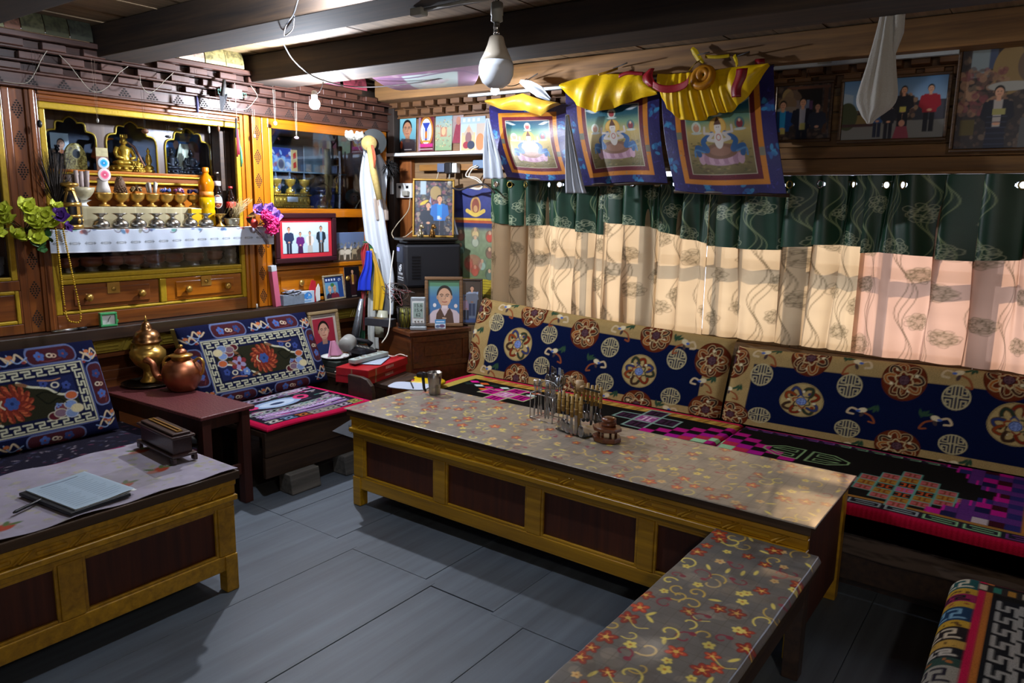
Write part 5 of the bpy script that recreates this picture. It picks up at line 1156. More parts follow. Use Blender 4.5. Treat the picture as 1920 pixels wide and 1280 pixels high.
def fpl(U, V): hw = .06*np.sqrt(np.clip(1-np.clip((V-.05)/.1, 0, 1)**2.2, 0.001, 1)); return .006*np.cos((U-.06)*40), (U/.06-1)*hw, V
o = sheet('shrine_plaque', cvt, fpl, painted('gilt_relief', rough=.35, bump=.6, bscale=140, spec=.6), back=(-.02, 0, 0), edge='#8f7a34'); o.location = (-4.65, yN(145, -4.65), NZ+.001); tag(o, 'rounded golden repousse shrine plaque in the left arch', 'plaque')
def person(cv, x, y, s, cloth, hair='#17120f', skin='#b98a6c', inner=None, skirt=None, legs=None, prayer=False):
    """a small standing figure in a photograph; (x, y) = feet"""
    if legs: cv.rect(x-.11*s, y, x-.01*s, y+.48*s, legs); cv.rect(x+.01*s, y, x+.11*s, y+.48*s, legs)
    if skirt: cv.poly([(x-.15*s, y), (x+.15*s, y), (x+.11*s, y+.5*s), (x-.11*s, y+.5*s)], skirt)
    cv.poly([(x-.14*s, y+.42*s), (x+.14*s, y+.42*s), (x+.17*s, y+.75*s), (x+.12*s, y+.82*s), (x-.12*s, y+.82*s), (x-.17*s, y+.75*s)], cloth)
    cv.line([(x-.16*s, y+.76*s), (x-.19*s, y+.58*s), (x-.06*s, y+.48*s)], .07*s, cloth); cv.line([(x+.16*s, y+.76*s), (x+.19*s, y+.58*s), (x+.06*s, y+.48*s)], .07*s, cloth)
    if inner: cv.poly([(x-.05*s, y+.42*s), (x+.05*s, y+.42*s), (x+.06*s, y+.82*s), (x-.06*s, y+.82*s)], inner)
    cv.ell(x, y+.47*s, .05*s, .03*s, skin); cv.rect(x-.03*s, y+.8*s, x+.03*s, y+.87*s, skin); cv.ell(x, y+.945*s, .07*s, .085*s, hair); cv.ell(x, y+.925*s, .058*s, .07*s, skin)
    for t in (-1, 1): cv.ell(x+t*.022*s, y+.94*s, .008*s, .006*s, '#2a1a14')
    cv.line([(x-.02*s, y+.895*s), (x+.02*s, y+.895*s)], .008*s, '#8a4a40')
def bust(cv, x, y, s, cloth, skin='#b58a6c', hair='#14110f', inner=None, tilt=0, longface=1.0):
    """a head-and-shoulders portrait; (x, y) = bottom centre, s = height"""
    cv.poly([(x-.42*s, y), (x+.42*s, y), (x+.40*s, y+.22*s), (x+.28*s, y+.36*s), (x+.1*s, y+.42*s), (x-.1*s, y+.42*s), (x-.28*s, y+.36*s), (x-.4*s, y+.22*s)], cloth)
    cv.rect(x-.085*s, y+.33*s, x+.085*s, y+.5*s, hue_any(skin, .8))
    if inner: cv.poly([(x-.1*s, y+.42*s), (x+.1*s, y+.42*s), (x+.02*s, y+.18*s), (x-.02*s, y+.18*s)], inner)
    hx = x+tilt*s; cv.ell(hx, y+.73*s, .185*s, .235*s*longface, hair); cv.ell(hx, y+.68*s, .158*s, .215*s*longface, skin)
    for t in (-1, 1): cv.ell(hx+t*.165*s, y+.68*s, .025*s, .05*s, hue_any(skin, .85)); cv.ell(hx+t*.065*s, y+.72*s, .045*s, .03*s, hue_any(skin, .86), op=.7); cv.ell(hx+t*.065*s, y+.705*s, .026*s, .009*s, '#b9a898'); cv.ell(hx+t*.065*s, y+.705*s, .013*s, .010*s, '#20140f'); cv.line([(hx+t*.035*s, y+.715*s), (hx+t*.095*s, y+.715*s)], .008*s, '#2a1a14'); cv.curve([(hx+t*.03*s, y+.745*s), (hx+t*.07*s, y+.76*s), (hx+t*.11*s, y+.745*s)], .016*s, '#20140f')
    cv.curve([(hx+.01*s, y+.72*s), (hx+.022*s, y+.65*s), (hx-.02*s, y+.635*s)], .012*s, hue_any(skin, .7)); cv.curve([(hx-.055*s, y+.575*s), (hx, y+.565*s), (hx+.055*s, y+.575*s)], .022*s, '#8c4b40')
    cv.ell(hx+.08*s, y+.63*s, .05*s, .05*s, hue_any(skin, 1.12), op=.45); cv.ell(hx-.1*s, y+.62*s, .05*s, .09*s, hue_any(skin, .85), op=.4); cv.ell(hx, y+.5*s, .07*s, .02*s, hue_any(skin, .82), op=.5)
def hue_any(c, k): return tuple(min(1, int(c.lstrip('#')[i:i+2], 16)/255*k) for i in (0, 2, 4)) if isinstance(c, str) else tuple(min(1, q*k) for q in c)
def xcard(name, label, cat, cv, x, y, z, lean=0, rz=0, th=.002, m=None):
    """a print standing in front of the altar wall, face to +x"""
    o = card(name, cv, m or INK_PHOTO, None, th); o.location = (x, y, z); o.rotation_euler = (lean, 0, PI/2+rz); return tag(o, label, cat)
cv = Cv(.10, .15, 500, '#9db0b6'); cv.rect(0, 0, .1, .05, '#6a4a3a'); bust(cv, .055, .005, .12, '#6e2a1c', inner='#b5651c'); cv.ell(.03, .05, .02, .012, '#b58a6c')
xcard('photo_print', 'print of a figure in maroon at the back of the left arch', 'photo', cv, -4.79, yN(115, -4.8), NZ+.06, .0)
o = seated(MB(), .17).build('dark_statue', M_BRONZE, loc=(-4.71, yN(103, -4.71)+.02, NZ)); tag(o, 'small blackened statue in the shadow of the left arch', 'statue')
for px, L in ((321, 'left black seated Buddha statue in the right arch'), (357, 'right black seated Buddha statue in the right arch beside the scarf')):
    o = seated(MB(), .20, crown=False).build('dark_statue', M_BRONZE, loc=(-4.67, yN(px, -4.68), NZ)); tag(o, L, 'statue')
cv = Cv(.2, .2, 90, '#a8ad96'); cv.mottle(.1)
def fsc(U, V): a = (U-.1)*(1.0-.72*V/.2); return .02*np.cos(U*80)*(1-V/.2)+.01, a, V
o = sheet('white_scarf', cv, fsc, INK_SATIN, back=(-.002, 0, 0)); o.location = (-4.755, yN(345, -4.76), NZ+.001); tag(o, 'pale silk scarf draped as a tent behind the two black statues', 'scarf')
cv = Cv(.24, .2, 300, '#4c7fc0'); cv.rect(0, 0, .24, .1, '#3f5a78'); cv.ell(.07, .12, .02, .03, '#b08a78'); cv.ell(.19, .07, .05, .08, '#8a6a62'); cv.rect(.1, .14, .17, .18, '#a8b4bc'); cv.mottle(.15)
xcard('photo_print', 'blue print pinned to the back of the right arch', 'photo', cv, -4.845, yN(345, -4.85), NZ+.08)
cv = Cv(.07, .13, 300, '#6d4a34'); cv.rect(0, .08, .07, .13, '#a39a72'); cv.ell(.035, .05, .02, .03, '#8a5a48'); cv.mottle(.2, 3)
xcard('photo_print', 'small print tucked against the pillar between left and middle arches', 'photo', cv, -4.578, at(193, 318, 'x', -4.58).y, NZ, 0)
# ------------------------------------------------------------------ lidded bowls below
lb = thing('lidded_bowl', 'x', 'bowl', (0, 0, 0)); M_LBR = mat('brown_lacquer', '#8a4630', .28, var=.25, scale=40, coat=.3); M_FOOT = mat('silver_foot', '#b0a89e', .35, .6)
MB().lathe([(.034, .026), (.055, .036), (.06, .055), (.055, .066), (.062, .072), (.062, .082), (.05, .086), (0, .086)], 22).build('bowl', M_LBR, lb); MB().lathe([(.036, 0), (.038, .008), (.03, .014), (.034, .0255), (0, .0256)], 18).build('foot', M_FOOT, lb)
LZ = 1.1765
for i, (px, L) in enumerate(((127, 'leftmost in shadow behind the beads'), (172, 'second from the left'), (213, 'third from the left'), (252, 'under the stacked bowl'), (292, 'right of the stacked pair'), (327, 'fourth from the right'), (365, 'third from the right'), (404, 'second from the right'))):
    y = at(px, 506, 'x', -4.50).y; L = 'brown lidded wooden bowl on the glazed shelf, '+L
    if i == 0: lb.location = (-4.50, y, LZ); tag(lb, L, group='lidded bowls')
    else: dup(lb, (-4.50, y, LZ), 0, L, 'lidded bowls', scale=(1.0, 1.0, 1.0) if i < 7 else (.85, .85, 1.05))
dup(lb, (-4.50, at(252, 506, 'x', -4.50).y, LZ+.0866), 0, 'brown bowl stacked upon another bowl on the glazed shelf', 'lidded bowls', scale=(.95, .95, .85))
o = MB().lathe([(.03, 0), (.034, .02), (.028, .03), (.04, .045), (.04, .07), (.034, .075), (.036, .085), (.03, .1), (.01, .105), (.008, .115), (0, .118)], 18).build('silver_jar', M_FOOT, loc=(-4.50, at(441, 503, 'x', -4.5).y-.03, LZ)); tag(o, 'tall silver mounted jar at the right end of the glazed shelf', 'jar')
# ------------------------------------------------------------------ left neighbour cabinet
lc = thing('cabinet', 'varnished cabinet cut off at the left edge of the photo', 'cabinet', (0, 0, 0))
piece('frame', W_VARN, [(XI, AX-.002, 1.1, 1.628, 1.108, 1.16), (XI, AX-.002, 1.1, 1.628, .8755, .93), (XI, AX-.002, 1.62, 1.629, .931, 1.107), (XI, AX-.002, 1.622, 1.629, 1.161, 2.138), (XI, AX-.002, 1.1, 1.6215, 2.06, 2.138), (XI, AX-.002, 1.1, 1.13, 1.161, 2.059)], lc)
piece('gold_bead', M_GOLD, [(AX-.03, AX+.001, 1.592, 1.6215, 1.161, 2.059), (AX-.03, AX+.001, 1.13, 1.5915, 1.161, 1.18), (AX-.03, AX+.001, 1.13, 1.5915, 1.53, 1.56), (AX-.03, AX+.001, 1.13, 1.5915, 2.03, 2.059), (AX-.03, AX+.001, 1.60, 1.6195, .931, 1.107), (AX-.03, AX+.001, 1.1, 1.5995, 1.088, 1.107), (AX-.03, AX+.001, 1.1, 1.5995, .931, .95)], lc, .005)
piece('door_panel', W_VARNX, [(AX-.025, AX-.006, 1.1, 1.599, .951, 1.087)], lc); piece('case', W_DARK, [(XI, XI+.01, 1.1, 1.62, .93, 2.06), (XI+.011, AX-.04, 1.131, 1.62, 1.165, 1.179), (XI+.011, AX-.04, 1.131, 1.62, 1.535, 1.55)], lc)
MB().box(AX-.036, AX-.033, 1.131, 1.59, 1.181, 1.529).build('glass_pane', glassy('altar_glass', (.93, .96, 1), .22), lc); MB().box(AX-.036, AX-.033, 1.131, 1.59, 1.561, 2.029).build('glass_pane', glassy('altar_glass', (.93, .96, 1), .22), lc)
o = MB().lathe([(.04, 0), (.058, .01), (.06, .05), (.055, .055), (.062, .06), (.063, .10), (.055, .1), (.05, .06), (0, .06)], 22).build('painted_bowl', mat('blue_white_china', '#8a8d92', .3, var=.5, scale=50), loc=(-4.50, at(5, 525, 'x', -4.50).y-.05, 1.1805)); tag(o, 'blue and white china bowl in the cabinet at the left edge', 'bowl')
# ------------------------------------------------------------------ glazed display cabinet to the right of the altar
dc = thing('display_cabinet', 'orange varnished display cabinet with a wide glass front by the corner', 'cabinet', (0, 0, 0))
y0, y1 = 3.152, 4.30
for q in ((XI, AX, y0, 3.20, Z0, ZT), (AX-.03, AX-.001, 4.07, 4.12, .93, 2.10), (XI, AX, 4.2, y1, Z0, ZT)): piece('stile', W_ORNG, [q], dc)
for q in ((XI, AX-.002, 3.2005, y1-.101, 2.075, ZT), (XI, AX+.01, 3.2005, 4.1, 1.48, 1.543), (XI, AX-.002, 3.2005, 4.1995, 1.115, 1.145), (XI, AX-.002, 3.2005, 4.1995, .8755, .90)): piece('rail', W_ORNGY, [q], dc)
piece('gold_bead', M_GOLD, [(AX-.02, AX+.004, 3.2005, 3.226, 1.5435, 2.0745), (AX-.02, AX+.012, 3.2005, 4.07, 1.515, 1.54)][:1], dc)
piece('case_back', mat('sooty_back', '#2a3138', .8, var=.3), [(XI, XI+.012, 3.2, 4.2, .9, 2.12)], dc); piece('glass_shelf', mat('shelf_edge', '#5a6f74', .3), [(XI+.03, -4.62, 3.21, 4.1, 1.80, 1.81)], dc)
MB().box(AX-.012, AX-.008, 3.227, 4.069, 1.544, 2.074).build('glass_pane', glassy('display_glass', (.88, .93, 1), .3), dc)
d = piece('drawer', W_ORNGY, [(AX-.3, AX-.012, 3.205, 4.06, .92, 1.11), (AX-.0119, AX-.002, 3.26, 3.55, .96, 1.07), (AX-.0119, AX-.002, 3.68, 4.0, .96, 1.07)], dc)
for yy in (3.42, 3.85): MB().lathe([(.008, 0), (.01, .012), (.021, .018), (.022, .026), (.012, .034), (0, .035)], 14, (AX-.001, yy, 1.02), (0, PI/2, 0)).build('knob', M_BRASS, d)
piece('lower_shelf_back', W_DARK, [(-4.6, -4.59, 3.2005, 4.0695, 1.146, 1.479)], dc)
DZ = 1.544
def yD(px, x=-4.48, py=388): return at(px, py, 'x', x).y
# contents
t = thing('goblet_stand', 'gilt carved stand on the display shelf carrying three gilt goblets', 'stand', (-4.46, yD(543, -4.46), DZ))
MB().box(-.05, .05, -.17, .17, 0, .02).box(-.04, .04, -.15, .15, .02, .085).box(-.048, .048, -.16, .16, .0855, .10).build('base', M_DGOLD, t, bevel=.006)
b = MB()
for k in range(9): b.ell((.042, -.135+k*.034, .052), (.008, .014, .022), 8, 5)
for k in range(18): b.ell((.05, -.155+k*.018, .093), .007, 6, 4); b.ell((.052, -.165+k*.0194, .012), .008, 6, 4)
b.build('carving', M_DGOLD, t); MB().box(.049, .052, -.055, .035, .045, .08).build('plate', M_WHITE, t)
gb = thing('goblet', 'x', 'goblet', (0, 0, 0))
MB().lathe([(.03, 0), (.034, .01), (.026, .03), (.01, .04), (.014, .05), (.034, .066), (.04, .095), (.042, .1), (.036, .1), (0, .08)], 20).build('bowl', M_DGOLD, gb); MB().ell((.026, 0, .02), (.01, .014, .014), 8, 6).build('jewel', M_SILV, gb); MB().lathe([(.012, .0805), (.012, .1), (.004, .15), (0, .152)], 10).build('glass_chimney', mat('flame_glass', '#5a6670', .1, var=0, trans=.6), gb)
for i, px in enumerate((516, 542, 569)):
    y = yD(px, -4.475, 372); L = 'gilt goblet on the carved stand, '+('left by the cabinet frame', 'middle of the three', 'right beside the silver lamp')[i]
    if i == 0: gb.location = (-4.46, y, DZ+.102); tag(gb, L, group='gilt goblets')
    else: dup(gb, (-4.46, y, DZ+.102), 0, L, 'gilt goblets')
o = MB().lathe([(.05, 0), (.048, .02), (.036, .03), (.03, .05), (.014, .06), (.024, .08), (.034, .09), (.014, .1), (.03, .12), (.038, .135), (.03, .134), (0, .12)], 20).build('butter_lamp', M_SILV, loc=(-4.475, yD(602, -4.475), DZ)); tag(o, 'silver tiered butter lamp right of the gilt stand', 'lamp')
t = thing('prayer_bell', 'dark bronze drum base with a thunderbolt handle on the display shelf', 'bell', (-4.485, yD(632, -4.485), DZ))
MB().lathe([(.05, 0), (.055, .02), (.045, .03), (.06, .045), (.055, .055), (.034, .06), (.036, .1), (.026, .11), (0, .11)], 20).build('bell', M_BRONZE, t); b = MB(); b.lathe([(.008, .11), (.012, .13), (.006, .14), (.014, .155), (.006, .17), (.01, .18)], 12)
for k in range(4): a = k*PI/2; b.tube([(0, 0, .178), (.016*math.cos(a), .016*math.sin(a), .2), (.012*math.cos(a), .012*math.sin(a), .225), (0, 0, .235)], .003, 5)
b.build('handle', M_DGOLD, t)
o = MB().lathe([(.02, 0), (.034, .004), (.036, .01), (0, .012)], 8, rot=(0, PI/2, 0)).ell((.012, 0, 0), (.008, .02, .02), 10, 6).build('medal', mat('ruby_medal', '#8a4a54', .4, .3, var=.6, scale=70), loc=(-4.80, yD(641, -4.8, 310), 1.755)); tag(o, 'small red and silver rosette hanging at the back of the display cabinet', 'medal')
t = thing('toy_head', 'grey plush lion head with a swirling mane at the right of the display shelf', 'toy', (-4.50, yD(662, -4.50), DZ+.088))
b = MB(); M_PL = mat('plush_grey', '#7d97a2', .9, var=.4, scale=70, bump=.7)
for k in range(26): a = k*2*PI/26; b.tube([(0, .03*math.cos(a), .03*math.sin(a)), (.01, .06*math.cos(a+.2), .06*math.sin(a+.2)), (.0, .078*math.cos(a+.5), .06*max(-.95, math.sin(a+.5)))], [.012, .01, .003], 5)
b.build('mane', M_PL, t); MB().ell((.02, -.01, -.01), (.04, .045, .042), 14, 8).ell((.055, -.02, -.025), (.014, .018, .014), 8, 6).build('face', mat('plush_pale', '#9fb0b8', .9, var=.2), t); MB().ell((.055, -.004, .005), .006, 8, 5).ell((.052, -.036, .005), .006, 8, 5).build('eye', M_NOIR, t)
cv = Cv(.2, .33, 300, '#5f7fa4'); cv.rect(0, .25, .2, .33, '#2c3a78'); 
for k in range(60): cv.ell(RS.uniform(.0, .2), RS.uniform(0, .3), RS.uniform(.008, .03), RS.uniform(.006, .016), ['#8fb0c4', '#a86a6a', '#c4c9c4', '#4a6a98', '#b59a8a', '#7a4a58'][RS.randint(6)], RS.uniform(0, 3), .7)
cv.ell(.1, .21, .035, .045, '#a9a898'); cv.ell(.1, .21, .025, .034, '#6d6a78')
xcard('scroll_print', 'blue deity print at the left inside the display cabinet', 'picture', cv, -4.84, yD(528, -4.84, 330), 1.66)
cv = Cv(.06, .3, 300, '#b59a62'); 
for k in range(4): cv.poly([(.02, .02+k*.07), (.05, .03+k*.07), (.045, .075+k*.07), (.02, .06+k*.07)], '#a8281f')
xcard('brocade_strip', 'cream strip with red zigzags beside the deity print', 'ribbon', cv, -4.835, yD(552, -4.84, 330), 1.68)
for px, hh, L in ((548, .24, 'dark hooded figure standing behind the middle goblet'), (600, .245, 'dark hooded figure standing behind the silver lamp')):
    o = MB().lathe([(.10, 0), (.095, .08), (.07, .17), (.04, hh-.05), (.03, hh-.015), (0, hh)], 16).ell((.02, 0, hh-.04), (.035, .035, .04), 10, 6).build('dark_statue', M_BRONZE, loc=(-4.68, yD(px, -4.68), DZ)); tag(o, L, 'statue')
cv = Cv(.3, .34, 200, '#4a5658'); cv.mottle(.4, 8)
for k in range(4): cv.rect(.02+k*.07, .1, .07+k*.07, .2, ['#6a6050', '#5a6a6a', '#7a6a54', '#46525a'][k])
xcard('scroll_print', 'faded print behind the hooded figures in the display cabinet', 'picture', cv, -4.845, yD(600, -4.84, 330), 1.68)
cv = Cv(.31, .22, 260, '#5f7090'); cv.rect(0, .0, .31, .1, '#4a4438'); cv.speck(90, .008, ['#8a8a84', '#3a3a34', '#6a7064'], 0, .06, .34, .14); 
for x, c in ((.08, '#c4bca8'), (.14, '#d0c8b4'), (.21, '#a8997a'), (.26, '#4a3a30')):
    cv.ell(x, .07, .034, .02, c); cv.ell(x+.03, .1, .012, .016, c); cv.line([(x-.022, .06), (x-.026, .015)], .009, c); cv.line([(x+.02, .06), (x+.026, .015)], .009, c); cv.line([(x+.03, .11), (x+.04, .14)], .006, '#8a7a58')
xcard('photo_print', 'photo of goats on a hillside on the lower shelf of the display cabinet', 'photo', cv, -4.43, at(655, 490, 'x', -4.43).y, 1.1465, .06)
# framed family photo hanging in front
def frame_x(name, label, x, y, z, w, h, bw, th, m, cvf, mount=None, tilt=0, rz=0):
    t = thing(name, label, 'framed photo', (x, y, z), rot=(tilt, 0, PI/2+rz))
    b = MB(); b.box(-w/2, w/2, -th, 0, h-bw, h).box(-w/2, w/2, -th, 0, 0, bw).box(-w/2, -w/2+bw, -th, 0, bw, h-bw).box(w/2-bw, w/2, -th, 0, bw, h-bw); b.build('frame', m, t, bevel=min(.006, bw*.3))
    MB().box(-w/2+bw*.5, w/2-bw*.5, -.003, 0, bw*.5, h-bw*.5).build('backing', M_NAVYB, t)
    iw, ih = w-2*bw, h-2*bw
    if mount:
        mw, mc = mount; MB().box(-iw/2, iw/2, -.006, -.0035, bw, h-bw).build('mount', mat('mount_'+mc.strip('#'), mc, .7, var=.05), t); cv = cvf(iw-2*mw, ih-2*mw); card('photo', cv, INK_PHOTO, t, .0015, loc=(0, -.0082, bw+mw))
    else: cv = cvf(iw, ih); card('photo', cv, INK_PHOTO, t, .0015, loc=(0, -.006, bw))
    return t
def fam(w, h):
    cv = Cv(w, h, 420, '#a9bcc4'); cv.rect(0, h*.6, w, h, '#b9ccd2'); s = h*.9
    person(cv, w*.13, -.06*h, s, '#24304c', legs='#1a2036'); person(cv, w*.37, -.1*h, s*.86, '#5a2066', skirt='#3a1a40'); person(cv, w*.58, -.08*h, s*.86, '#c9c4bc', skirt='#a8a49c', inner='#8a7a68'); person(cv, w*.83, -.06*h, s*1.02, '#1f2a34', inner='#7d9cb4', legs='#3a2c26'); return cv
frame_x('framed_photo', 'maroon framed family photo with a red mount hanging on the display cabinet', AX+.045, 3.447, 1.168, .53, .345, .035, .025, mat('maroon_frame', '#2c0f16', .35, var=.1), fam, (.03, '#b5202e'))
MB()
# ================================================================== corner between altar and windows
M_OLDP = mat('yellowed_parchment', '#a89258', .7, var=.3, scale=60)
M_BLK = mat('black_plastic', '#15161a', .38, var=.1)
M_RED = mat('red_gift_box', '#a3141c', .35, var=.1)
W_FR = wood('frame_wood', '#4d331c', '#7d5a34', 'x', 2, rough=.45)
W_LCAB = wood('low_cabinet_wood', '#3d2010', '#6b3a18', 'y', 1.2, rough=.35, coat=.3)
# posts and boards of the corner
struct(MB().box(-4.372, -4.30, 4.30, 4.385, .8725, 2.33).build('trim_14', wood('sooty_post', '#17110e', '#33251b', 'z', 1, rough=.7), bevel=.005))
struct(MB().box(-4.298, -4.17, 4.355, 4.398, 1.0, 1.93).build('trim_15', wood('orange_board', '#6f3a14', '#a0602a', 'z', 1, rough=.5), bevel=.004))
struct(MB().box(-4.298, -3.34, 4.372, 4.398, 1.97, 2.235).build('trim_16', wood('poster_board', '#6b4a30', '#8f6a48', 'x', 1, rough=.6), bevel=.003))
struct(MB().box(-4.06, -3.12, 4.33, 4.398, 1.84, 1.885).build('trim_17', wood('orange_batten', '#7a4f1c', '#b47f38', 'x', 1, rough=.5), bevel=.003))
o = MB().box(-4.29, -3.28, 4.20, 4.397, 1.945, 1.968).box(-4.29, -4.268, 4.24, 4.262, 1.66, 1.9445).build('wall_shelf', mat('white_shelf', '#b9bfc2', .45, var=.08), bevel=.003); tag(o, 'thin white shelf fixed to the back wall under the row of prints', 'shelf')
def ycard(name, label, cat, cv, x, y, z, lean=0, rz=0, bend=0, m=None, group=None):
    o = card(name, cv, m or INK_PHOTO, None, .002, bend=bend); o.location = (x, y, z); o.rotation_euler = (-lean, 0, rz); return tag(o, label, cat, group)
PZ = 1.969
def pc(px0, px1, ytop, ybot=None): a = at(px0, ytop, 'y', 4.35); b = at(px1, ytop, 'y', 4.35); return (a.x+b.x)/2, b.x-a.x, a.z
x, w, z = pc(748, 778, 216); cv = Cv(w, .275, 520, '#5f97a4'); cv.grad(0, 0, w, .275, ((0, '#3f7486'), (1, '#79b4bc'))); bust(cv, w*.5, -.02, .27, '#201a1e', skin='#a8795c', tilt=-.02); cv.poly([(0, 0), (w, 0), (w, .09), (.02, .1), (0, .05)], '#221a1e', .85); cv.ell(.02, .05, .012, .03, '#b0502c'); cv.rect(.05, .012, w-.04, .016, '#b0a8a0')
ycard('print', 'print of a monk in a dark robe on the white shelf at the left', 'picture', cv, x, 4.352, PZ+.022, .04)
x, w, z = pc(783, 812, 216); cv = Cv(w, .27, 520, '#5a1c28'); cv.ell(w/2, .145, w*.45, .115, '#c48a30'); cv.ell(w/2, .145, w*.36, .1, '#d6d6cc'); cv.ell(w/2, .145, w*.45, .115, '#7a3a18', ring=.006); cv.ell(w/2, .145, w*.37, .1, '#8a5a20', ring=.006)
cv.poly([(w*.25, .21), (w*.75, .21), (w*.6, .17), (w*.4, .17)], '#2a3f96'); cv.rect(w*.42, .07, w*.58, .18, '#31479a'); cv.rect(w*.3, .085, w*.38, .17, '#9aa0b0'); cv.rect(w*.62, .085, w*.7, .17, '#9aa0b0'); cv.ell(w/2, .12, .012, .03, '#b5702a'); cv.rect(w*.28, .065, w*.72, .08, '#b58a3a'); cv.rect(.01, .03, w-.01, .055, '#b02c74'); cv.rect(.008, .012, w-.008, .017, '#c9b9b4'); cv.rect(0, 0, w*.14, .27, '#a08a9a', .6)
ycard('print', 'maroon print with a golden monogram shrine, second on the white shelf', 'picture', cv, x, 4.353, PZ+.02, .04)
x, w, z = pc(815, 846, 218); cv = Cv(w, .26, 520, '#7f9068'); cv.grad(0, 0, w, .26, ((0, '#77906a'), (.6, '#9aa088'), (1, '#5f8fa0'))); 
for k in range(70): cv.rect(*(lambda a, b: (a, b, a+.012, b+.008))(RS.uniform(0, w), RS.uniform(.02, .22)), ['#a84a3a', '#c9b88a', '#5a7a6a', '#b0a878', '#7a5a48'][RS.randint(5)], .7)
cv.rect(w*.3, .1, w*.7, .17, '#a85a48', .7); cv.ell(w*.5, .14, .02, .03, '#c4a078')
ycard('print', 'green palace mandala print, third on the white shelf', 'picture', cv, x, 4.353, PZ+.02, .04)
x, w, z = pc(846, 866, 220); cv = Cv(w, .2, 400, '#8a7a78'); cv.poly([(0, 0), (w, 0), (w, .12), (w*.6, .16), (w*.3, .13)], '#7a2c3c'); cv.ell(w*.55, .16, .022, .03, '#9a6a58'); cv.mottle(.12)
ycard('print', 'faded print of a monk in red behind the mandala print', 'picture', cv, x, 4.362, PZ+.07, .03)
x, w, z = pc(862, 908, 224); cv = Cv(w, .25, 420, '#9fb2bc'); cv.rect(0, 0, w, .12, '#c4c0b4'); cv.rect(.012, .012, w*.62, .14, '#b9a57a'); cv.poly([(w*.1, .12), (w*.35, .2), (w*.58, .12)], '#a89a8a'); cv.ell(w*.34, .1, .03, .045, '#7a5a5a'); cv.ell(w*.25, .05, .03, .025, '#8a2c38'); cv.ell(w*.45, .05, .035, .03, '#2a3448'); cv.ell(w*.34, .16, .016, .02, '#b58a70'); cv.rect(w*.66, .0, w, .2, '#a89a8c'); cv.ell(w*.82, .07, .04, .06, '#b0764a')
for k in range(4): cv.rect(.02+k*.045, .215, .045+k*.045, .24, '#c9c4bc')
cv.rect(0, .2, w, .25, '#6a7fb0', .35)
ycard('print', 'pale collage print of seated figures at the right end of the white shelf', 'picture', cv, x, 4.353, PZ+.002, .04)
# socket outlet and cables under the shelf
p = at(761, 358, 'y', 4.35)
t = thing('wall_socket', 'white double wall socket with a plug under the white shelf', 'socket', (p.x, 4.352, p.z-.055))
MB().box(-.085, .085, -.03, 0, 0, .115).build('box', M_WHITE, t, bevel=.006); MB().box(.01, .07, -.06, -.031, .015, .055).build('plug', M_GREYP, t, bevel=.008); MB().box(.03, .055, -.0335, -.0305, .075, .095).box(-.05, -.025, -.0335, -.0305, .075, .095).build('socket_holes', M_BLK, t)
def cable(name, label, pts, r, m, n=8):
    o = MB().tube(smooth_path(pts, n), r, 6).build(name, m); return tag(o, label, 'cable')
def Y(px, py, y): return tuple(at(px, py, 'y', y))
def X(px, py, x): return tuple(at(px, py, 'x', x))
cable('cable', 'cream cable looping down from the wall socket to the black inverter', [Y(769, 372, 4.29), Y(765, 395, 4.24), Y(745, 420, 4.2), Y(735, 436, 4.12), Y(738, 446, 4.06)], .004, mat('cream_wire', '#a99c84', .5, var=0))
cable('cable', 'cream cable running from the shelf adapters down in front of the trek picture', [Y(826, 308, 4.32), Y(818, 340, 4.28), Y(806, 385, 4.24), Y(785, 420, 4.2), Y(765, 440, 4.16), Y(755, 445, 4.12)], .004, mat('cream_wire', '#a99c84', .5, var=0))
p = at(845, 310, 'y', 4.31)
t = thing('power_adapter', 'cluster of grey and black plug adapters under the white shelf', 'adapter', (p.x, 4.31, p.z-.03))
MB().box(-.11, -.04, -.03, .018, -.02, .045).build('adapter_block', mat('slate_plastic', '#4f5b72', .5), t, bevel=.006); MB().box(-.03, .03, -.035, .018, -.03, .05).build('plug', M_BLK, t, bevel=.006); MB().box(.035, .08, -.03, .018, -.025, .045).build('plug', M_WHITE, t, bevel=.006); MB().tube([(0, -.01, -.03), (0, -.015, -.06), (.004, -.01, -.08)], .006).ell((0, -.01, -.10), (.025, .02, .025), 10, 7).build('plug_cord', M_GREYP, t)
p = at(905, 308, 'y', 4.31)
t = thing('power_adapter', 'blue grey adapter block right of the plug cluster under the shelf', 'adapter', (p.x, 4.31, p.z))
MB().box(-.07, .06, -.03, .018, -.03, .03).build('adapter_block', mat('slate_blue', '#5d7590', .5), t, bevel=.006)
for k, (a, b2) in enumerate((((894, 310), (874, 330)), ((897, 312), (880, 331)))):
    cable('cable', 'white lead curving from the blue grey adapter, %s of two' % ('upper', 'lower')[k], [Y(a[0], a[1], 4.275), Y((a[0]+b2[0])/2-3, (a[1]+b2[1])/2-4, 4.27), Y(b2[0], b2[1], 4.27), Y(893, 333+4*k, 4.26), Y(905, 345+3*k, 4.26), Y(898, 353+2*k, 4.26), Y(880, 350+2*k, 4.27)], .005, M_WIRE_W)
cable('cable', 'dark cable bundle drooping above the blue brocade hanging', [Y(848, 352, 4.3), Y(862, 356, 4.27), Y(880, 350, 4.26), Y(905, 345, 4.24), Y(918, 352, 4.24), Y(928, 362, 4.25)], .007, M_WIRE_D)
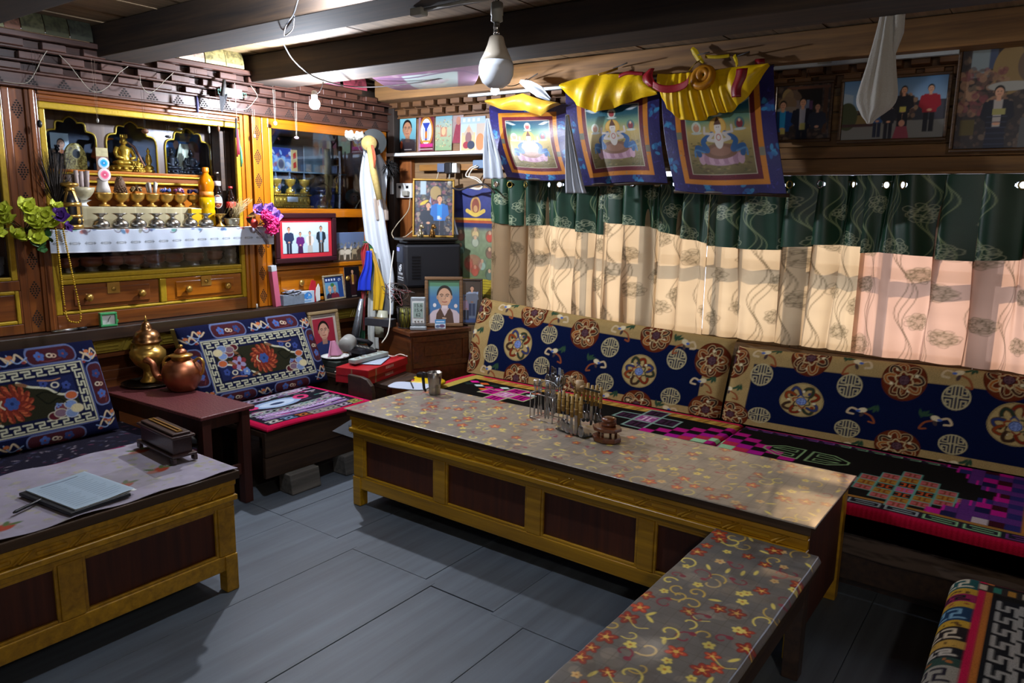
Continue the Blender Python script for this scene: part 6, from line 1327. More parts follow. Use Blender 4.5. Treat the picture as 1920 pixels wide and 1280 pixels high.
# trek photograph frame standing on the inverter tray
def trek(w, h):
    cv = Cv(w, h, 300, '#2a2830'); cv.speck(300, .014, ['#5a3a44', '#8a7a68', '#3a4450', '#6a5a4a', '#7a4a54', '#4a4a3a'], op=.7); cv.rect(w*.15, h*.75, w*.3, h, '#8a9aa0'); cv.ell(w*.55, h*.78, .04, .05, '#8a7448'); cv.ell(w*.25, h*.6, .035, .012, '#b09a30', .5); cv.poly([(w*.35, h*.5), (w*.45, h*.5), (w*.42, h*.72)], '#7d8ca8')
    person(cv, w*.36, -.04, .28, '#1c2430', legs='#161a24'); person(cv, w*.66, -.02, .31, '#1f5a9c', inner='#2277b8', legs='#20242c'); cv.rect(w*.60, h*.30, w*.67, h*.36, '#a9bcc8'); return cv
p0 = at(776, 434, 'y', 4.27); p1 = at(836, 434, 'y', 4.27)
def frame_y(name, label, x, y, z, w, h, bw, th, m, cvf, lean=0, rz=0, mount=None, cat='framed photo', glass=False):
    t = thing(name, label, cat, (x, y, z), rot=(-lean, 0, rz)); b = MB()
    b.box(-w/2, w/2, -th, 0, h-bw, h).box(-w/2, w/2, -th, 0, 0, bw).box(-w/2, -w/2+bw, -th, 0, bw, h-bw).box(w/2-bw, w/2, -th, 0, bw, h-bw); b.build('border', m, t, bevel=min(.006, bw*.3))
    MB().box(-w/2+bw*.5, w/2-bw*.5, -.003, 0, bw*.5, h-bw*.5).build('backing', M_NAVYB, t); iw, ih = w-2*bw, h-2*bw
    if mount:
        mw, mc = mount; MB().box(-iw/2, iw/2, -.006, -.0035, bw, h-bw).build('mount', mat('mount_'+mc.strip('#'), mc, .7, var=.05), t); card('print', cvf(iw-2*mw, ih-2*mw), INK_PHOTO, t, .0015, loc=(0, -.0082, bw+mw))
    else: card('print', cvf(iw, ih), INK_PHOTO, t, .0015, loc=(0, -.006, bw))
    return t
# inverter on its crate
ca = math.radians(63); IV = Vector((-3.80, 3.90, .985))
t = thing('inverter', 'black power inverter with white logo and cooling slots in the corner', 'inverter', IV, ca)
MB().box(0, .44, 0, .20, 0, .318).build('case', mat('inverter_case', '#1a1b20', .55, var=.15, bump=.2, scale=160), t, bevel=.02)
b = MB(); 
for k in range(8): b.box(.05, .115, -.004, .001, .07+k*.022, .08+k*.022)
b.build('cooling_slots', M_BLK, t); MB().box(-.003, .001, .04, .185, .18, .30).build('control_panel', mat('navy_panel', '#1d2433', .4), t, bevel=.002)
o = MB().box(-.006, -.0032, .12, .165, .262, .288).build('display', glow('lcd_violet', 1.6, '#8f96ff'), t)
M_LOGO = mat('logo_white', '#c9ced4', .5, var=0)
b = MB(); b.ring((-.002, .105, .135), .02, .0045, 16, 6, (0, PI/2, 0)); b.tube([(-.002, .105, .135), (-.002, .09, .135), (-.002, .09, .115)], .004, 5); b.tube([(-.002, .11, .155), (-.002, .09, .165), (-.002, .075, .16)], .004, 5); b.build('logo', M_LOGO, t)
for k, (s, z, tx) in enumerate(((.02, .098, '百克新能源'), (.013, .07, '太阳能发电控制一体机'), (.009, .054, 'PHOTOVOLTAIC GENERATOR'))): text_mesh('case_text', tx, s, M_LOGO, t, (-.0012, .105, z), (PI/2, 0, -PI/2), .0003)
o = MB().box(.04, .40, .02, .18, -.262, -.002).build('crate', W_DARK, bevel=.004); o.location = IV; o.rotation_euler = (0, 0, ca); tag(o, 'dark wooden crate carrying the black inverter', 'crate')
t = thing('tray', 'black lacquer tray with a raised rim lying on top of the inverter', 'tray', IV+Vector((0, 0, .3205)), ca)
MB().box(.02, .40, .01, .195, 0, .02).build('base', M_BLK, t, bevel=.008); MB().box(-.02, .41, -.01, .198, .0205, .04).build('lid', mat('tray_lid', '#22211f', .35, var=.2), t, bevel=.008)
def inv(u, v, z): return IV+Vector((u*math.cos(ca)-v*math.sin(ca), u*math.sin(ca)+v*math.cos(ca), z))
TZ = .3205+.041
q = inv(.24, .12, TZ)
frame_y('framed_picture', 'tall gilt edged trek photo standing on the tray over the inverter', q.x+.01, q.y+.02, q.z, .31, .43, .014, .02, mat('gilt_edge', '#9a7428', .4, .3), trek, .12, math.radians(36))
def cat_fig(label, loc, m, s):
    t = thing('animal_figurine', label, 'figurine', loc, ca-1.2); b = MB()
    b.ell((0, 0, .03*s), (.016*s, .013*s, .03*s), 10, 7); b.ell((.014*s, 0, .07*s), (.017*s, .014*s, .015*s), 10, 7); b.ell((.03*s, 0, .066*s), (.009*s, .008*s, .007*s), 8, 5)
    for k in (-1, 1): b.tube([(.012*s, k*.008*s, .04*s), (.016*s, k*.008*s, .0)], .005*s, 6); b.lathe([(.005*s, 0), (0, .012*s)], 6, (.012*s, k*.009*s, .081*s)); b.ell((-.004*s, k*.012*s, .012*s), (.014*s, .006*s, .012*s), 8, 5)
    b.tube([(-.014*s, 0, .01*s), (-.026*s, .01*s, .012*s), (-.028*s, .016*s, .03*s)], .003*s, 5); b.build('body', m, t); return t
cat_fig('small silver seated cat figurine on the tray above the inverter', inv(.13, .04, TZ+.001), mat('silver_gilt', '#a89a78', .3, .8), 1.15)
cat_fig('small dark golden cat figurine on the tray above the inverter', inv(.22, .035, TZ+.001), mat('dark_gilt', '#6d4a1c', .35, .6), 1.15)
# low corner cabinet
ua = math.atan2(.946, .323); LC = Vector((-3.53, 3.66, 0)); LCZ = .72
t = thing('low_cabinet', 'low brown cabinet standing across the corner with photos on top', 'cabinet', LC, ua)
MB().box(.0, .50, .0, .45, LCZ-.03, LCZ).build('top', W_LCAB, t, bevel=.005); MB().box(.012, .488, .012, .44, .02, LCZ-.031).build('body', W_LCAB, t, bevel=.005); MB().box(.02, .48, .02, .43, .001, .0195).build('plinth', W_DARK, t)
b = MB(); b.box(.03, .47, .002, .0115, .46, .50).box(.03, .47, .002, .0115, .645, .68).box(.03, .07, .002, .0115, .501, .644).box(.43, .47, .002, .0115, .501, .644).build('front_frame', W_LCAB, t, bevel=.003); MB().box(.12, .38, .006, .0115, .54, .61).build('front_panel', W_LCAB, t, bevel=.003)
def lc(u, v, z=0): return LC+Vector((u*math.cos(ua)-v*math.sin(ua), u*math.sin(ua)+v*math.cos(ua), LCZ+.001+z))
def lady(w, h):
    cv = Cv(w, h, 520, '#2f5a86'); cv.grad(0, 0, w, h, ((0, '#3f6a92'), (.6, '#35628e'), (1, '#5f8f7a'))); cv.rect(0, h*.86, w, h, '#3f6a3a', .7); bust(cv, w*.52, -.02, h*.98, '#b9a8ac', skin='#b98f72', longface=1.02)
    cv.poly([(w*.22, 0), (w*.82, 0), (w*.78, h*.24), (w*.68, h*.36), (w*.52, h*.16), (w*.38, h*.36), (w*.26, h*.22)], '#4a3328'); cv.rect(w*.43, h*.33, w*.62, h*.41, '#c9b9b8', r=.004); cv.poly([(w*.4, h*.34), (w*.64, h*.34), (w*.52, h*.16)], '#b9a8ac'); cv.line([(w*.46, h*.12), (w*.56, h*.11)], .008, '#c4a890'); cv.ell(w*.2, h*.42, .012, .014, '#c9c4c0'); cv.ell(w*.88, h*.4, .012, .014, '#c4b8b0'); return cv
a = lc(.20, .11); b_ = lc(.47, .11)
frame_y('framed_photo', 'brown framed portrait of a woman in a brown vest on the low cabinet', (a.x+b_.x)/2+.0, (a.y+b_.y)/2, LCZ+.001, .275, .36, .026, .02, W_FR, lady, .16, math.radians(44), cat='framed photo')
def grp(w, h):
    cv = Cv(w, h, 420, '#3a2c20'); cv.poly([(.0, .0), (w*.82, 0), (w*.92, h*.74), (0, h*.6)], '#7f92b0'); cv.poly([(.0, .0), (w*.82, 0), (w*.84, h*.1), (0, h*.12)], '#4a66a4'); person(cv, w*.12, .0, h*.58, '#22365e', legs='#1c2434'); person(cv, w*.3, .04, h*.66, '#6a7a9a', legs='#3a4460'); person(cv, w*.5, .02, h*.56, '#b49ab8', legs='#2a3048'); person(cv, w*.7, .05, h*.7, '#8a96ac', legs='#3a4a70'); return cv
q = lc(.49, .005)
frame_y('framed_photo', 'dark framed group photo with a loose print, right end of the low cabinet', q.x-.085, q.y+.06, LCZ+.001, .24, .34, .016, .015, wood('dark_frame', '#241810', '#4a3420', 'x', 2), grp, .2, math.radians(40))
p = lc(.10, .06)
t = thing('weather_station', 'silver digital thermometer display standing on the low cabinet', 'thermometer', p, math.radians(40))
MB().box(-.058, .058, -.015, .012, 0, .03).box(-.053, .053, -.008, .01, .03, .235).build('case', mat('silver_plastic', '#8f9496', .35, .2), t, bevel=.008); MB().box(-.042, .042, -.0105, -.0081, .05, .205).build('bezel', M_WHITE, t, bevel=.002)
MB().box(-.034, .034, -.0125, -.0106, .09, .195).build('lcd', mat('lcd_grey', '#93a69c', .3, var=0), t); M_SEG = mat('lcd_ink', '#20282a', .5, var=0)
for z, tx in ((.175, '15.6'), (.142, '15.4'), (.11, '62')): text_mesh('digits', tx, .034, M_SEG, t, (.0, -.0128, z), (PI/2, 0, 0), .0002)
for k in range(3): MB().cyl((-.022+k*.022, -.0108, .066), .006, .003, 10, rot=(PI/2, 0, 0)).build('button', M_GREYP, t)
p = lc(.27, .05); cv = Cv(.075, .065, 700, '#b9c4cc'); cv.rect(0, .035, .075, .065, '#2f78a8'); cv.rect(.008, .045, .067, .052, '#c9d4dc'); cv.ell(.05, .018, .02, .012, '#5a3a5a'); cv.ell(.02, .016, .016, .01, '#4a5a7a')
ycard('card', 'small blue topped card propped against the framed portrait of the woman', 'card', cv, p.x, p.y, p.z, .2, math.radians(44))
p = lc(-.03, .36)
o = MB().box(-.12, .10, -.04, .04, 0, .055).build('tin_box', mat('tarnished_tin', '#55565c', .3, .7, var=.3), bevel=.003); o.location = (p.x, p.y-.01, p.z); o.rotation_euler = (0, 0, .25); tag(o, 'long tarnished metal box beside the thermometer on the low cabinet', 'box')
p = lc(.08, .21)
t = thing('wire_basket', 'dark wire basket holding an olive tin, left of the thermometer', 'basket', p, .6)
b = MB()
for k in range(14): a = 2*PI*k/14; b.tube([(.055*math.cos(a), .055*math.sin(a), 0), (.065*math.cos(a+.35), .065*math.sin(a+.35), .15)], .0022, 4); b.tube([(.055*math.cos(a), .055*math.sin(a), 0), (.065*math.cos(a-.35), .065*math.sin(a-.35), .15)], .0022, 4)
for z, r in ((.003, .055), (.15, .065)): b.ring((0, 0, z), r, .003, 20, 5)
b.build('wires', M_WIRE_D, t)
o = MB().cyl((0, 0, 0), .044, .14, 20).build('tin', mat('olive_tin', '#7d7a2c', .45, var=.2), loc=p+Vector((0, 0, .002))); tag(o, 'olive green tin standing inside the wire basket', 'tin')
t = thing('tangled_wires', 'tangle of brown, red, black and grey wires around the basket by the inverter', 'wires', (0, 0, 0))
for k in range(4):
    P = [tuple(Vector((p.x+.02, p.y-.02, .98))+Vector((RS.uniform(-.13, .1), RS.uniform(-.12, .06), RS.uniform(-.08, .06)))) for _ in range(8)]
    MB().tube(smooth_path(P, 9), .0022, 6).build('wire', mat('tangle_%d' % k, ('#3f2a1c', '#5a1c1c', '#1c1a1a', '#6a6460')[k], .6, var=0), t)
# desk with the red boxes
DK = .458
t = thing('low_desk', 'low dark desk beside the carpet cushion carrying the red gift boxes', 'desk', (-4.25, 3.25, 0))
MB().box(0, .92, 0, .36, DK-.03, DK).build('top', W_DARK, t, bevel=.004)
for x in (.02, .85):
    for y in (.01, .30): MB().box(x, x+.05, y, y+.05, .001, DK-.031).build('leg', W_DARK, t)
MB().box(.03, .89, .005, .02, .2, DK-.031).build('apron', W_DARK, t)
ra = math.radians(103.5); RO = Vector((-3.400, 3.155, 0))
def rbx(u, v, z): return RO+Vector((u*math.cos(ra)-v*math.sin(ra), u*math.sin(ra)+v*math.cos(ra), z))
def gift(label, z0, z1, off=0):
    t = thing('gift_box', label, 'box', rbx(off, off, z0), ra); MB().box(0, .48-off, 0, .245, 0, z1-z0).build('carton', M_RED, t, bevel=.003)
    mg = mat('gilt_print', '#9a6a4a', .4, var=.4, scale=200); MB().box(.08, .095, -.0012, .0, 0.002, z1-z0-.002).build('gilt_stripe', mg, t); MB().box(-.0012, 0, .12, .13, .002, z1-z0-.002).build('gilt_stripe', mg, t)
    text_mesh('box_text', '西湖龙井茶', .02, mat('box_print', '#d8b0a0', .5, var=0), t, (.25, -.0006, (z1-z0)*.55), (PI/2, 0, 0), .0003); return t
gift('upper red gift box with gilt stripes under the paper and power strip', .5105, .56); gift('lower red gift box beneath the other red box', DK+.001, .509, .012)
cv = Cv(.21, .30, 200, '#a9b4c4'); 
for k in range(12): cv.line([(.03, .04+k*.018), (.17, .04+k*.018)], .002, '#7d8898')
o = sheet('paper', cv, lambda U, V: (U, V, .004*np.sin(U*14)*np.sin(V*10)+.004), INK_PHOTO, back=(0, 0, -.0006)); o.location = rbx(.11, -.03, .562); o.rotation_euler = (0, 0, ra-1.2); o.location = (-3.63, 3.20, .5625); o.rotation_euler = (0, 0, .55); tag(o, 'loose white paper lying on the upper red gift box', 'paper')
p = at(692, 672, 'z', .58)
t = thing('power_strip', 'white power strip lying on the paper above the red gift box', 'power strip', (p.x, p.y, .573), ra-.12)
MB().box(-.17, .17, -.03, .03, 0, .03).build('body', mat('strip_plastic', '#9aa6a0', .4), t, bevel=.006)
for k in range(5): MB().cyl((-.12+k*.06, 0, .0302), .017, .001, 14).build('socket_face', M_GREYP, t)
# note: leads of the strip
cable('cable', 'white lead falling from the power strip over the end board', [X(672, 681, -3.66), X(655, 690, -3.68), X(640, 694, -3.70), X(628, 697, -3.74)], .0045, M_WIRE_W)
cable('cable', 'white lead looping from the power strip across the red gift box', [tuple(at(a, b2, 'z', zz)) for a, b2, zz in ((708, 658, .612), (718, 660, .59), (735, 668, .575), (750, 664, .575), (764, 668, .57))], .0045, M_WIRE_W)
cable('cable', 'white cord dropping from the inverter tangle to the power strip', [Y(738, 470, 3.80), Y(731, 530, 3.62), Y(732, 580, 3.52), Y(728, 622, 3.42), Y(716, 643, 3.36)], .004, M_WIRE_W)
# things on the desk against the altar ledge
o = MB().box(-.09, .15, -.09, .10, 0, .035).box(-.08, .15, -.09, .09, .0355, .075).build('book_stack', mat('dark_green_board', '#2a302a', .6, var=.3), bevel=.004); o.location = (-3.97, 3.35, DK+.001); tag(o, 'dark green folders stacked on the desk under the white plate', 'folder')
o = MB().lathe([(.05, 0), (.08, .006), (.10, .016), (.101, .018), (.08, .01), (0, .006)], 28).build('plate', M_WHITE, loc=(-3.935, 3.355, DK+.077)); tag(o, 'white plate on the dark green folders by the framed man', 'plate')
def man(w, h):
    cv = Cv(w, h, 520, '#a89c92'); cv.rect(.012, .02, w-.022, h-.03, '#8a2434'); bust(cv, w*.46, .02, h*.82, '#26305a', skin='#b98a74'); cv.rect(.0, 0, w, .02, '#a89c92'); cv.rect(.02, h-.022, w-.03, h-.014, '#6a5f58', .6); return cv
t = frame_x('framed_photo', 'wood framed portrait of a young man leaning on the wall behind the plate', -4.16, 3.475, DK+.001, .27, .37, .024, .02, wood('pale_frame', '#6f5a3c', '#a08a62', 'x', 2), man, tilt=-.16)
# folded pink cloth
cv = Cv(.14, .10, 200, '#b07890'); cv.mottle(.1)
def fpk(U, V): k = 1-V/.10; a = (U-.07)*(.25+.75*k); return .03*k+.012*np.cos(U*70)*k, a, V
o = sheet('pink_cloth', cv, fpk, INK_CLOTH, back=(-.004, 0, 0)); o.location = (-3.97, 3.36, DK+.094); o.rotation_euler = (0, 0, -.1); tag(o, 'folded pink cloth standing on the white plate', 'cloth')
p = at(686, 637, 'y', 3.50)
t = thing('torch', 'grey drum shaped torch lying on the desk behind the power strip', 'torch', (p.x-.05, 3.40, p.z)); MB().lathe([(.0, -.002), (.045, 0), (.052, .01), (.052, .09), (.04, .11), (0, .112)], 20, rot=(PI/2+.1, 0, .55)).build('drum', mat('ribbed_grey', '#8a8a84', .45, var=.25, scale=200), t); MB().box(-.04, .1, .0, .05, -.08, -.054).build('stand', M_BLK, t)
o = MB().box(.01, .15, -.06, .09, 0, .09).build('book_stack', mat('black_binder', '#1b1a1a', .6), bevel=.004); o.location = (-3.95, 3.50, DK+.001); tag(o, 'black binder on the desk under the torch and telephone', 'folder')
q = at(733, 640, 'y', 3.60)
t = thing('telephone', 'black desk telephone with a keypad behind the red gift box', 'telephone', (-3.86, 3.525, DK+.0935), rot=(0, 0, -.55))
MB().prism([(-.09, .0), (.09, .0), (.09, .03), (-.09, .075)], -.08, .08, 'x').build('base', M_BLK, t, bevel=.006); b = MB()
for i in range(4):
    for j in range(3): b.obox((.0+j*.022, -.035+i*.025, .072-.0062*(i*.025+.055)/.0248), (.014, .016, .006), (-.24, 0, 0))
b.build('keypad', M_GREYP, t); MB().tube([(-.05, -.08, .085), (-.05, -.06, .10), (-.05, .05, .075), (-.05, .075, .05)], [.022, .016, .016, .022], 8).build('handset', M_BLK, t)
# items on the altar ledge
def on_ledge(px, py, x=-4.335): return at(px, py, 'x', x).y
LE = .873
t = thing('marker_pen', 'silver and black marker pen lying on the altar ledge left of the clock', 'pen', (-4.325, on_ledge(135, 612), LE+.008), 0)
MB().cyl((0, -.11, 0), .008, .13, 12, rot=(-PI/2, 0, 0)).build('barrel', M_STEEL, t); MB().cyl((0, .0205, 0), .0085, .05, 12, rot=(-PI/2, 0, 0)).build('cap', M_BLK, t)
p = on_ledge(203, 600, -4.33)
t = thing('alarm_clock', 'little green alarm clock on the altar ledge', 'clock', (-4.33, p, LE+.001), PI/2-.15)
b = MB(); b.box(-.045, .045, -.015, .02, 0, .012).box(-.045, .045, -.015, .02, .068, .08).box(-.045, -.034, -.015, .02, .0121, .0679).box(.034, .045, -.015, .02, .0121, .0679).box(-.033, .033, 0, .02, .0121, .0679).box(.046, .054, -.005, .015, .02, .035); b.build('case', mat('green_plastic', '#3f9a5c', .35, var=.1), t, bevel=.003)
MB().box(-.033, .033, -.004, -.0005, .0125, .0675).build('dial', M_WHITE, t); b = MB(); b.bar((0, -.006, .04), (.012, -.006, .058), .003, .002, up=(0, 1, 0)); b.bar((0, -.007, .04), (-.004, -.007, .025), .003, .002, up=(0, 1, 0)); b.build('hand', M_BLK, t)
o = MB().cyl((0, 0, 0), .006, .035, 10).build('candle_stub', M_BUTTER, loc=(-4.33, on_ledge(481, 572), LE+.001)); tag(o, 'tiny white candle stub at the foot of the carved post', 'candle')
t = thing('incense_box', 'tall pink incense box leaning by the carved post right of the altar', 'box', (-4.345, on_ledge(521, 570), LE+.001), rot=(.10, .0, 0)); MB().box(-.02, .02, -.021, .021, 0, .245).build('carton', mat('pink_carton', '#b85a74', .5, var=.1), t, bevel=.002); MB().box(-.0205, .0205, -.0215, .0215, .2451, .285).build('lid', mat('clear_white', '#aab0b4', .2), t, bevel=.002)
M_CLR = mat('clear_plastic', '#8f9cac', .2, var=.3, trans=.4)
t = thing('plastic_box', 'clear plastic box stuffed with papers beside the pink incense box', 'box', (-4.335, on_ledge(547, 566), LE+.001), PI/2); MB().box(-.09, .09, -.03, .035, 0, .075).build('tub', M_CLR, t, bevel=.004); b = MB()
for k in range(10): b.obox((RS.uniform(-.06, .05), .0, .082+RS.uniform(0, .02)), (.07, .04, .003), (RS.uniform(-.3, .3), RS.uniform(-.3, .3), RS.uniform(0, 3)))
b.build('papers', mat('paper_scrap', '#a4abb8', .6, var=.3, scale=80), t)
cv = Cv(.12, .085, 500, '#a9bccc'); cv.swirl(.06, .045, .035, 0, .9, .01, '#2f6fb4'); cv.ell(.04, .05, .03, .016, '#3a7fc4', .4); cv.ell(.08, .04, .02, .012, '#4f94d0'); cv.rect(.03, .01, .09, .018, '#5a8ab8')
t = thing('card_box', 'white box with a blue swirl next to the plastic box on the ledge', 'box', (-4.33, on_ledge(577, 563, -4.33), LE+.001), PI/2); MB().box(-.06, .06, 0, .04, 0, .085).build('carton', M_WHITE, t); card('printed_face', cv, INK_PHOTO, t, .0008, loc=(0, -.0012, 0))
o = MB().prism([(-.03, 0), (.03, 0), (.02, .15), (-.01, .16), (-.035, .1)], 0, .01, 'x').build('red_pennant', mat('red_card', '#a81c28', .5, var=.1)); o.location = (-4.36, on_ledge(591, 556), LE+.001); tag(o, 'red and white card behind the little lama photo on the ledge', 'card')
o = MB().prism([(-.012, 0), (.02, .01), (.02, .1), (.008, .13), (-.012, .1), (-.02, .05)], 0, .006, 'x').build('white_fan', M_WHITE); o.location = (-4.345, on_ledge(597, 556), LE+.001); tag(o, 'white paper fan leaning on the red card on the ledge', 'fan')
def lamas(w, h):
    cv = Cv(w, h, 520, '#24427c'); cv.rect(0, 0, w*.72, h*.75, '#5a8aa8'); cv.rect(0, h*.75, w, h, '#1f3568'); bust(cv, w*.25, 0, h*.62, '#2a2030', hair='#c4a48c', skin='#c4a084'); bust(cv, w*.52, 0, h*.64, '#6a2030', hair='#b89478', skin='#b88f74'); cv.ell(w*.42, h*.62, .02, .014, '#3a6a3a')
    for k in range(4): cv.rect(w*(.08+.15*k), h*.82, w*(.16+.15*k), h*.92, '#c9ccd4')
    cv.swirl(w*.82, h*.82, .014, 0, .8, .005, '#c9ccd4'); return cv
frame_x('framed_photo', 'small silver framed photo of two lamas on a blue ground on the ledge', -4.335, on_ledge(628, 552, -4.335), LE+.001, .22, .185, .014, .012, wood('silver_frame', '#7a6f58', '#a89c80', 'x', 3), lamas, tilt=-.14, rz=.12)
cv = Cv(.15, .235, 420, '#120e12'); person(cv, .08, .02, .19, '#3a1c20', inner='#a0782c', skirt='#2a1418'); cv.rect(.06, .008, .11, .014, '#8a8078')
xcard('photo_print', 'dark photo of a figure in saffron at the right end of the ledge', 'photo', cv, -4.345, on_ledge(662, 550, -4.35), LE+.001, -.08)
# ------------------------------------------------------------------ the bundle hanging at the corner
def strip(name, label, cat, pts, wid, dirv, col, m=None, fold=.01, nf=3, th=.0015, cvf=None, parent=None, loc=None):
    """a hanging band of cloth: centre line pts (x, y, z) top to bottom, widths, across-direction"""
    P = np.array(smooth_path(pts, 10)); n = len(P); L = np.concatenate([[0], np.cumsum(np.linalg.norm(np.diff(P, axis=0), axis=1))]); Wd = np.interp(np.linspace(0, 1, n), np.linspace(0, 1, len(wid)), wid); D = np.array(Vector(dirv).normalized()); Nn = np.array([D[1], -D[0], 0])
    cv = cvf(1, L[-1]) if cvf else Cv(.25, L[-1], 100, col)
    if not cvf: cv.mottle(.06)
    def f(U, V):
        t = np.clip(L[-1]-V, 0, L[-1]); c = [np.interp(t, L, P[:, k]) for k in range(3)]; w = np.interp(t, L, Wd); a = U/cv.w-.5; q = fold*np.cos(a*2*PI*nf)
        return tuple(c[k]+a*w*D[k]+q*Nn[k] for k in range(3))
    o = sheet(name, cv, f, m or INK_SATIN, parent, back=tuple(-Nn*th), edge=None)
    return tag(o, label, cat) if label else o
DD = (.72, .69, 0)
def Pd(px, py, off=0):
    """point on the vertical diagonal plane across the corner"""
    d = _R*((px-960)/FPX)-_U*((py-640)/FPX)+_f; n = Vector((.69, -.72, 0)); p0 = Vector((-4.27, 3.98, 0)); t = (p0+n*off-Vector((0, 0, CAMH))).dot(n)/d.dot(n); return tuple(Vector((0, 0, CAMH))+d*t)
strip('hanging_scarf', 'long white ceremonial scarf hanging at the corner of the display cabinet', 'scarf', [Pd(691, 272, .03), Pd(693, 340, .03), Pd(705, 440, .05), Pd(718, 520, .07), Pd(722, 590, .08)], [.06, .15, .17, .17, .13], DD, '#b9bec4', fold=.012, nf=2.5)
strip('hanging_scarf', 'second white scarf fold behind the yellow scroll tube', 'scarf', [Pd(704, 282, .0), Pd(714, 320, .0), Pd(719, 400, .0)], [.04, .10, .02], DD, '#a9b0b8', fold=.006, nf=1.5)
t = MB().tube([Pd(693, 276, .13), Pd(700, 320, .13), Pd(712, 374, .13)], [.022, .026, .024], 12).build('scroll_tube', M_OLDP); tag(t, 'yellowed paper scroll tube hanging in front of the white scarf', 'scroll')
strip('orange_cord', 'orange silk cord knotted over the scroll tube', 'cord', [Pd(698, 272, .165), Pd(702, 295, .165), Pd(702, 315, .165)], [.02, .025, .01], DD, '#a0481c', fold=.003)
cv = Cv(.12, .2, 200, '#a8988a'); cv.mottle(.12)
strip('paper_strip', 'creased paper strip hanging below the scroll tube', 'paper', [Pd(710, 372, .04), Pd(714, 395, .04), Pd(716, 413, .04)], [.08, .11, .1], DD, '#9a8a7c', fold=.006)
t = MB().tube([Pd(720, 285, -.04), Pd(720, 350, -.04), Pd(712, 420, -.04), Pd(712, 440, -.04)], [.02, .022, .02, .018], 10).build('wooden_staff', W_ORNG); tag(t, 'orange wooden staff standing behind the scarf in the corner', 'staff')
# round fan, fur and white flower
p = Vector(Pd(700, 266, .07))
t = thing('round_fan', 'dark pleated round fan with a yellow centre over the hanging scarf', 'fan', p, math.atan2(.69, .72)); b = MB()
for k in range(40): a = k*2*PI/40; b.bar((.03*math.cos(a), .01, .03*math.sin(a)), (.095*math.cos(a), .018, .095*math.sin(a)), .014, .003, up=(0, 1, 0))
b.build('pleats', mat('fan_green_black', '#08100f', .6, var=.4), t); MB().lathe([(0, 0), (.055, .003), (.056, .008), (0, .012)], 22, (-.03, -.02, -.012), (PI/2, 0, 0)).build('centre', M_OLDP, t)
MB().tube([(0, .01, .02), (-.01, -.025, -.02), (.0, -.02, -.12)], .006).build('tie', M_BLK, t)
p = Vector(Pd(728, 312, -.05)); b = MB()
for k in range(140): d = Vector((RS.normal(), RS.normal(), RS.normal())).normalized(); b.tube([tuple(d*.02), tuple(d*.06+Vector((0, 0, -.01))), tuple(d*.09+Vector((0, 0, -.03)))], [.004, .003, .001], 3)
o = b.build('fur_tuft', mat('black_fur', '#100e0e', .9, var=.2), loc=p); tag(o, 'black fur tuft below the round fan in the corner', 'fur')
p = Vector(Pd(670, 258, .10)); t = thing('silk_flower', 'white silk flower with two blooms beside the round fan', 'flower', p, .75); M_WP = mat('white_petal', '#a9a69c', .7, var=.15)
for dx, r in ((-.06, .055), (.015, .05)): bloom((dx, 0, 0), r, 6, (-.9, 0, dx*8)).build('blossom', M_WP, t)
MB().tube([(-.05, .01, 0), (0, .01, -.05), (.03, .01, 0)], .004).tube([(0, .01, -.05), (.03, .01, -.12)], .004).build('stem', M_WIRE_D, t)
# prayer ribbons
rt = thing('hanging_ribbons', 'bundle of red, green, blue, white and yellow prayer ribbons in the corner', 'ribbons', (0, 0, 0))
def rib(lab, pts, wid, col, off): o = strip('ribbon', None, None, [Pd(a, b2, off) for a, b2 in pts], wid, DD, col, fold=.008, nf=2, parent=rt); o['label'] = lab
rib('red ribbon', [(687, 456), (684, 475), (686, 510), (682, 545), (681, 590), (682, 620)], [.03, .06, .04, .03, .03, .015], '#9a1620', .15); rib('green ribbon', [(683, 452), (694, 466), (697, 500), (683, 560), (680, 610), (679, 645)], [.03, .05, .03, .02, .04, .04], '#14603a', .14)
rib('blue ribbon', [(692, 470), (690, 500), (684, 525), (683, 545)], [.04, .06, .09, .10], '#0f2fb4', .17); rib('white ribbon', [(700, 472), (703, 520), (702, 580), (700, 630), (702, 655)], [.05, .09, .10, .08, .07], '#b4b6b0', .12); rib('yellow ribbon', [(696, 466), (706, 500), (711, 540), (708, 582)], [.02, .03, .09, .07], '#c9a00e', .16)
p0, p1 = Pd(678, 560, .2), Pd(664, 645, .2)
o = MB().tube([p0, tuple((Vector(p0)+Vector(p1))/2), p1], [.016, .028, .036], 12).build('foil_roll', mat('silver_foil', '#9aa0a8', .25, .8, var=.4, scale=60, bump=.6)); tag(o, 'silver foil roll standing below the prayer ribbons', 'roll')
p0, p1 = Pd(718, 582, .2), Pd(714, 632, .22)
o = MB().tube([p0, tuple((Vector(p0)+Vector(p1))/2), p1], [.035, .055, .05], 12).build('plastic_bag', mat('milky_plastic', '#a8a892', .25, var=.25, scale=25, bump=.8)); tag(o, 'milky plastic wrapped bundle left of the low cabinet', 'bag')
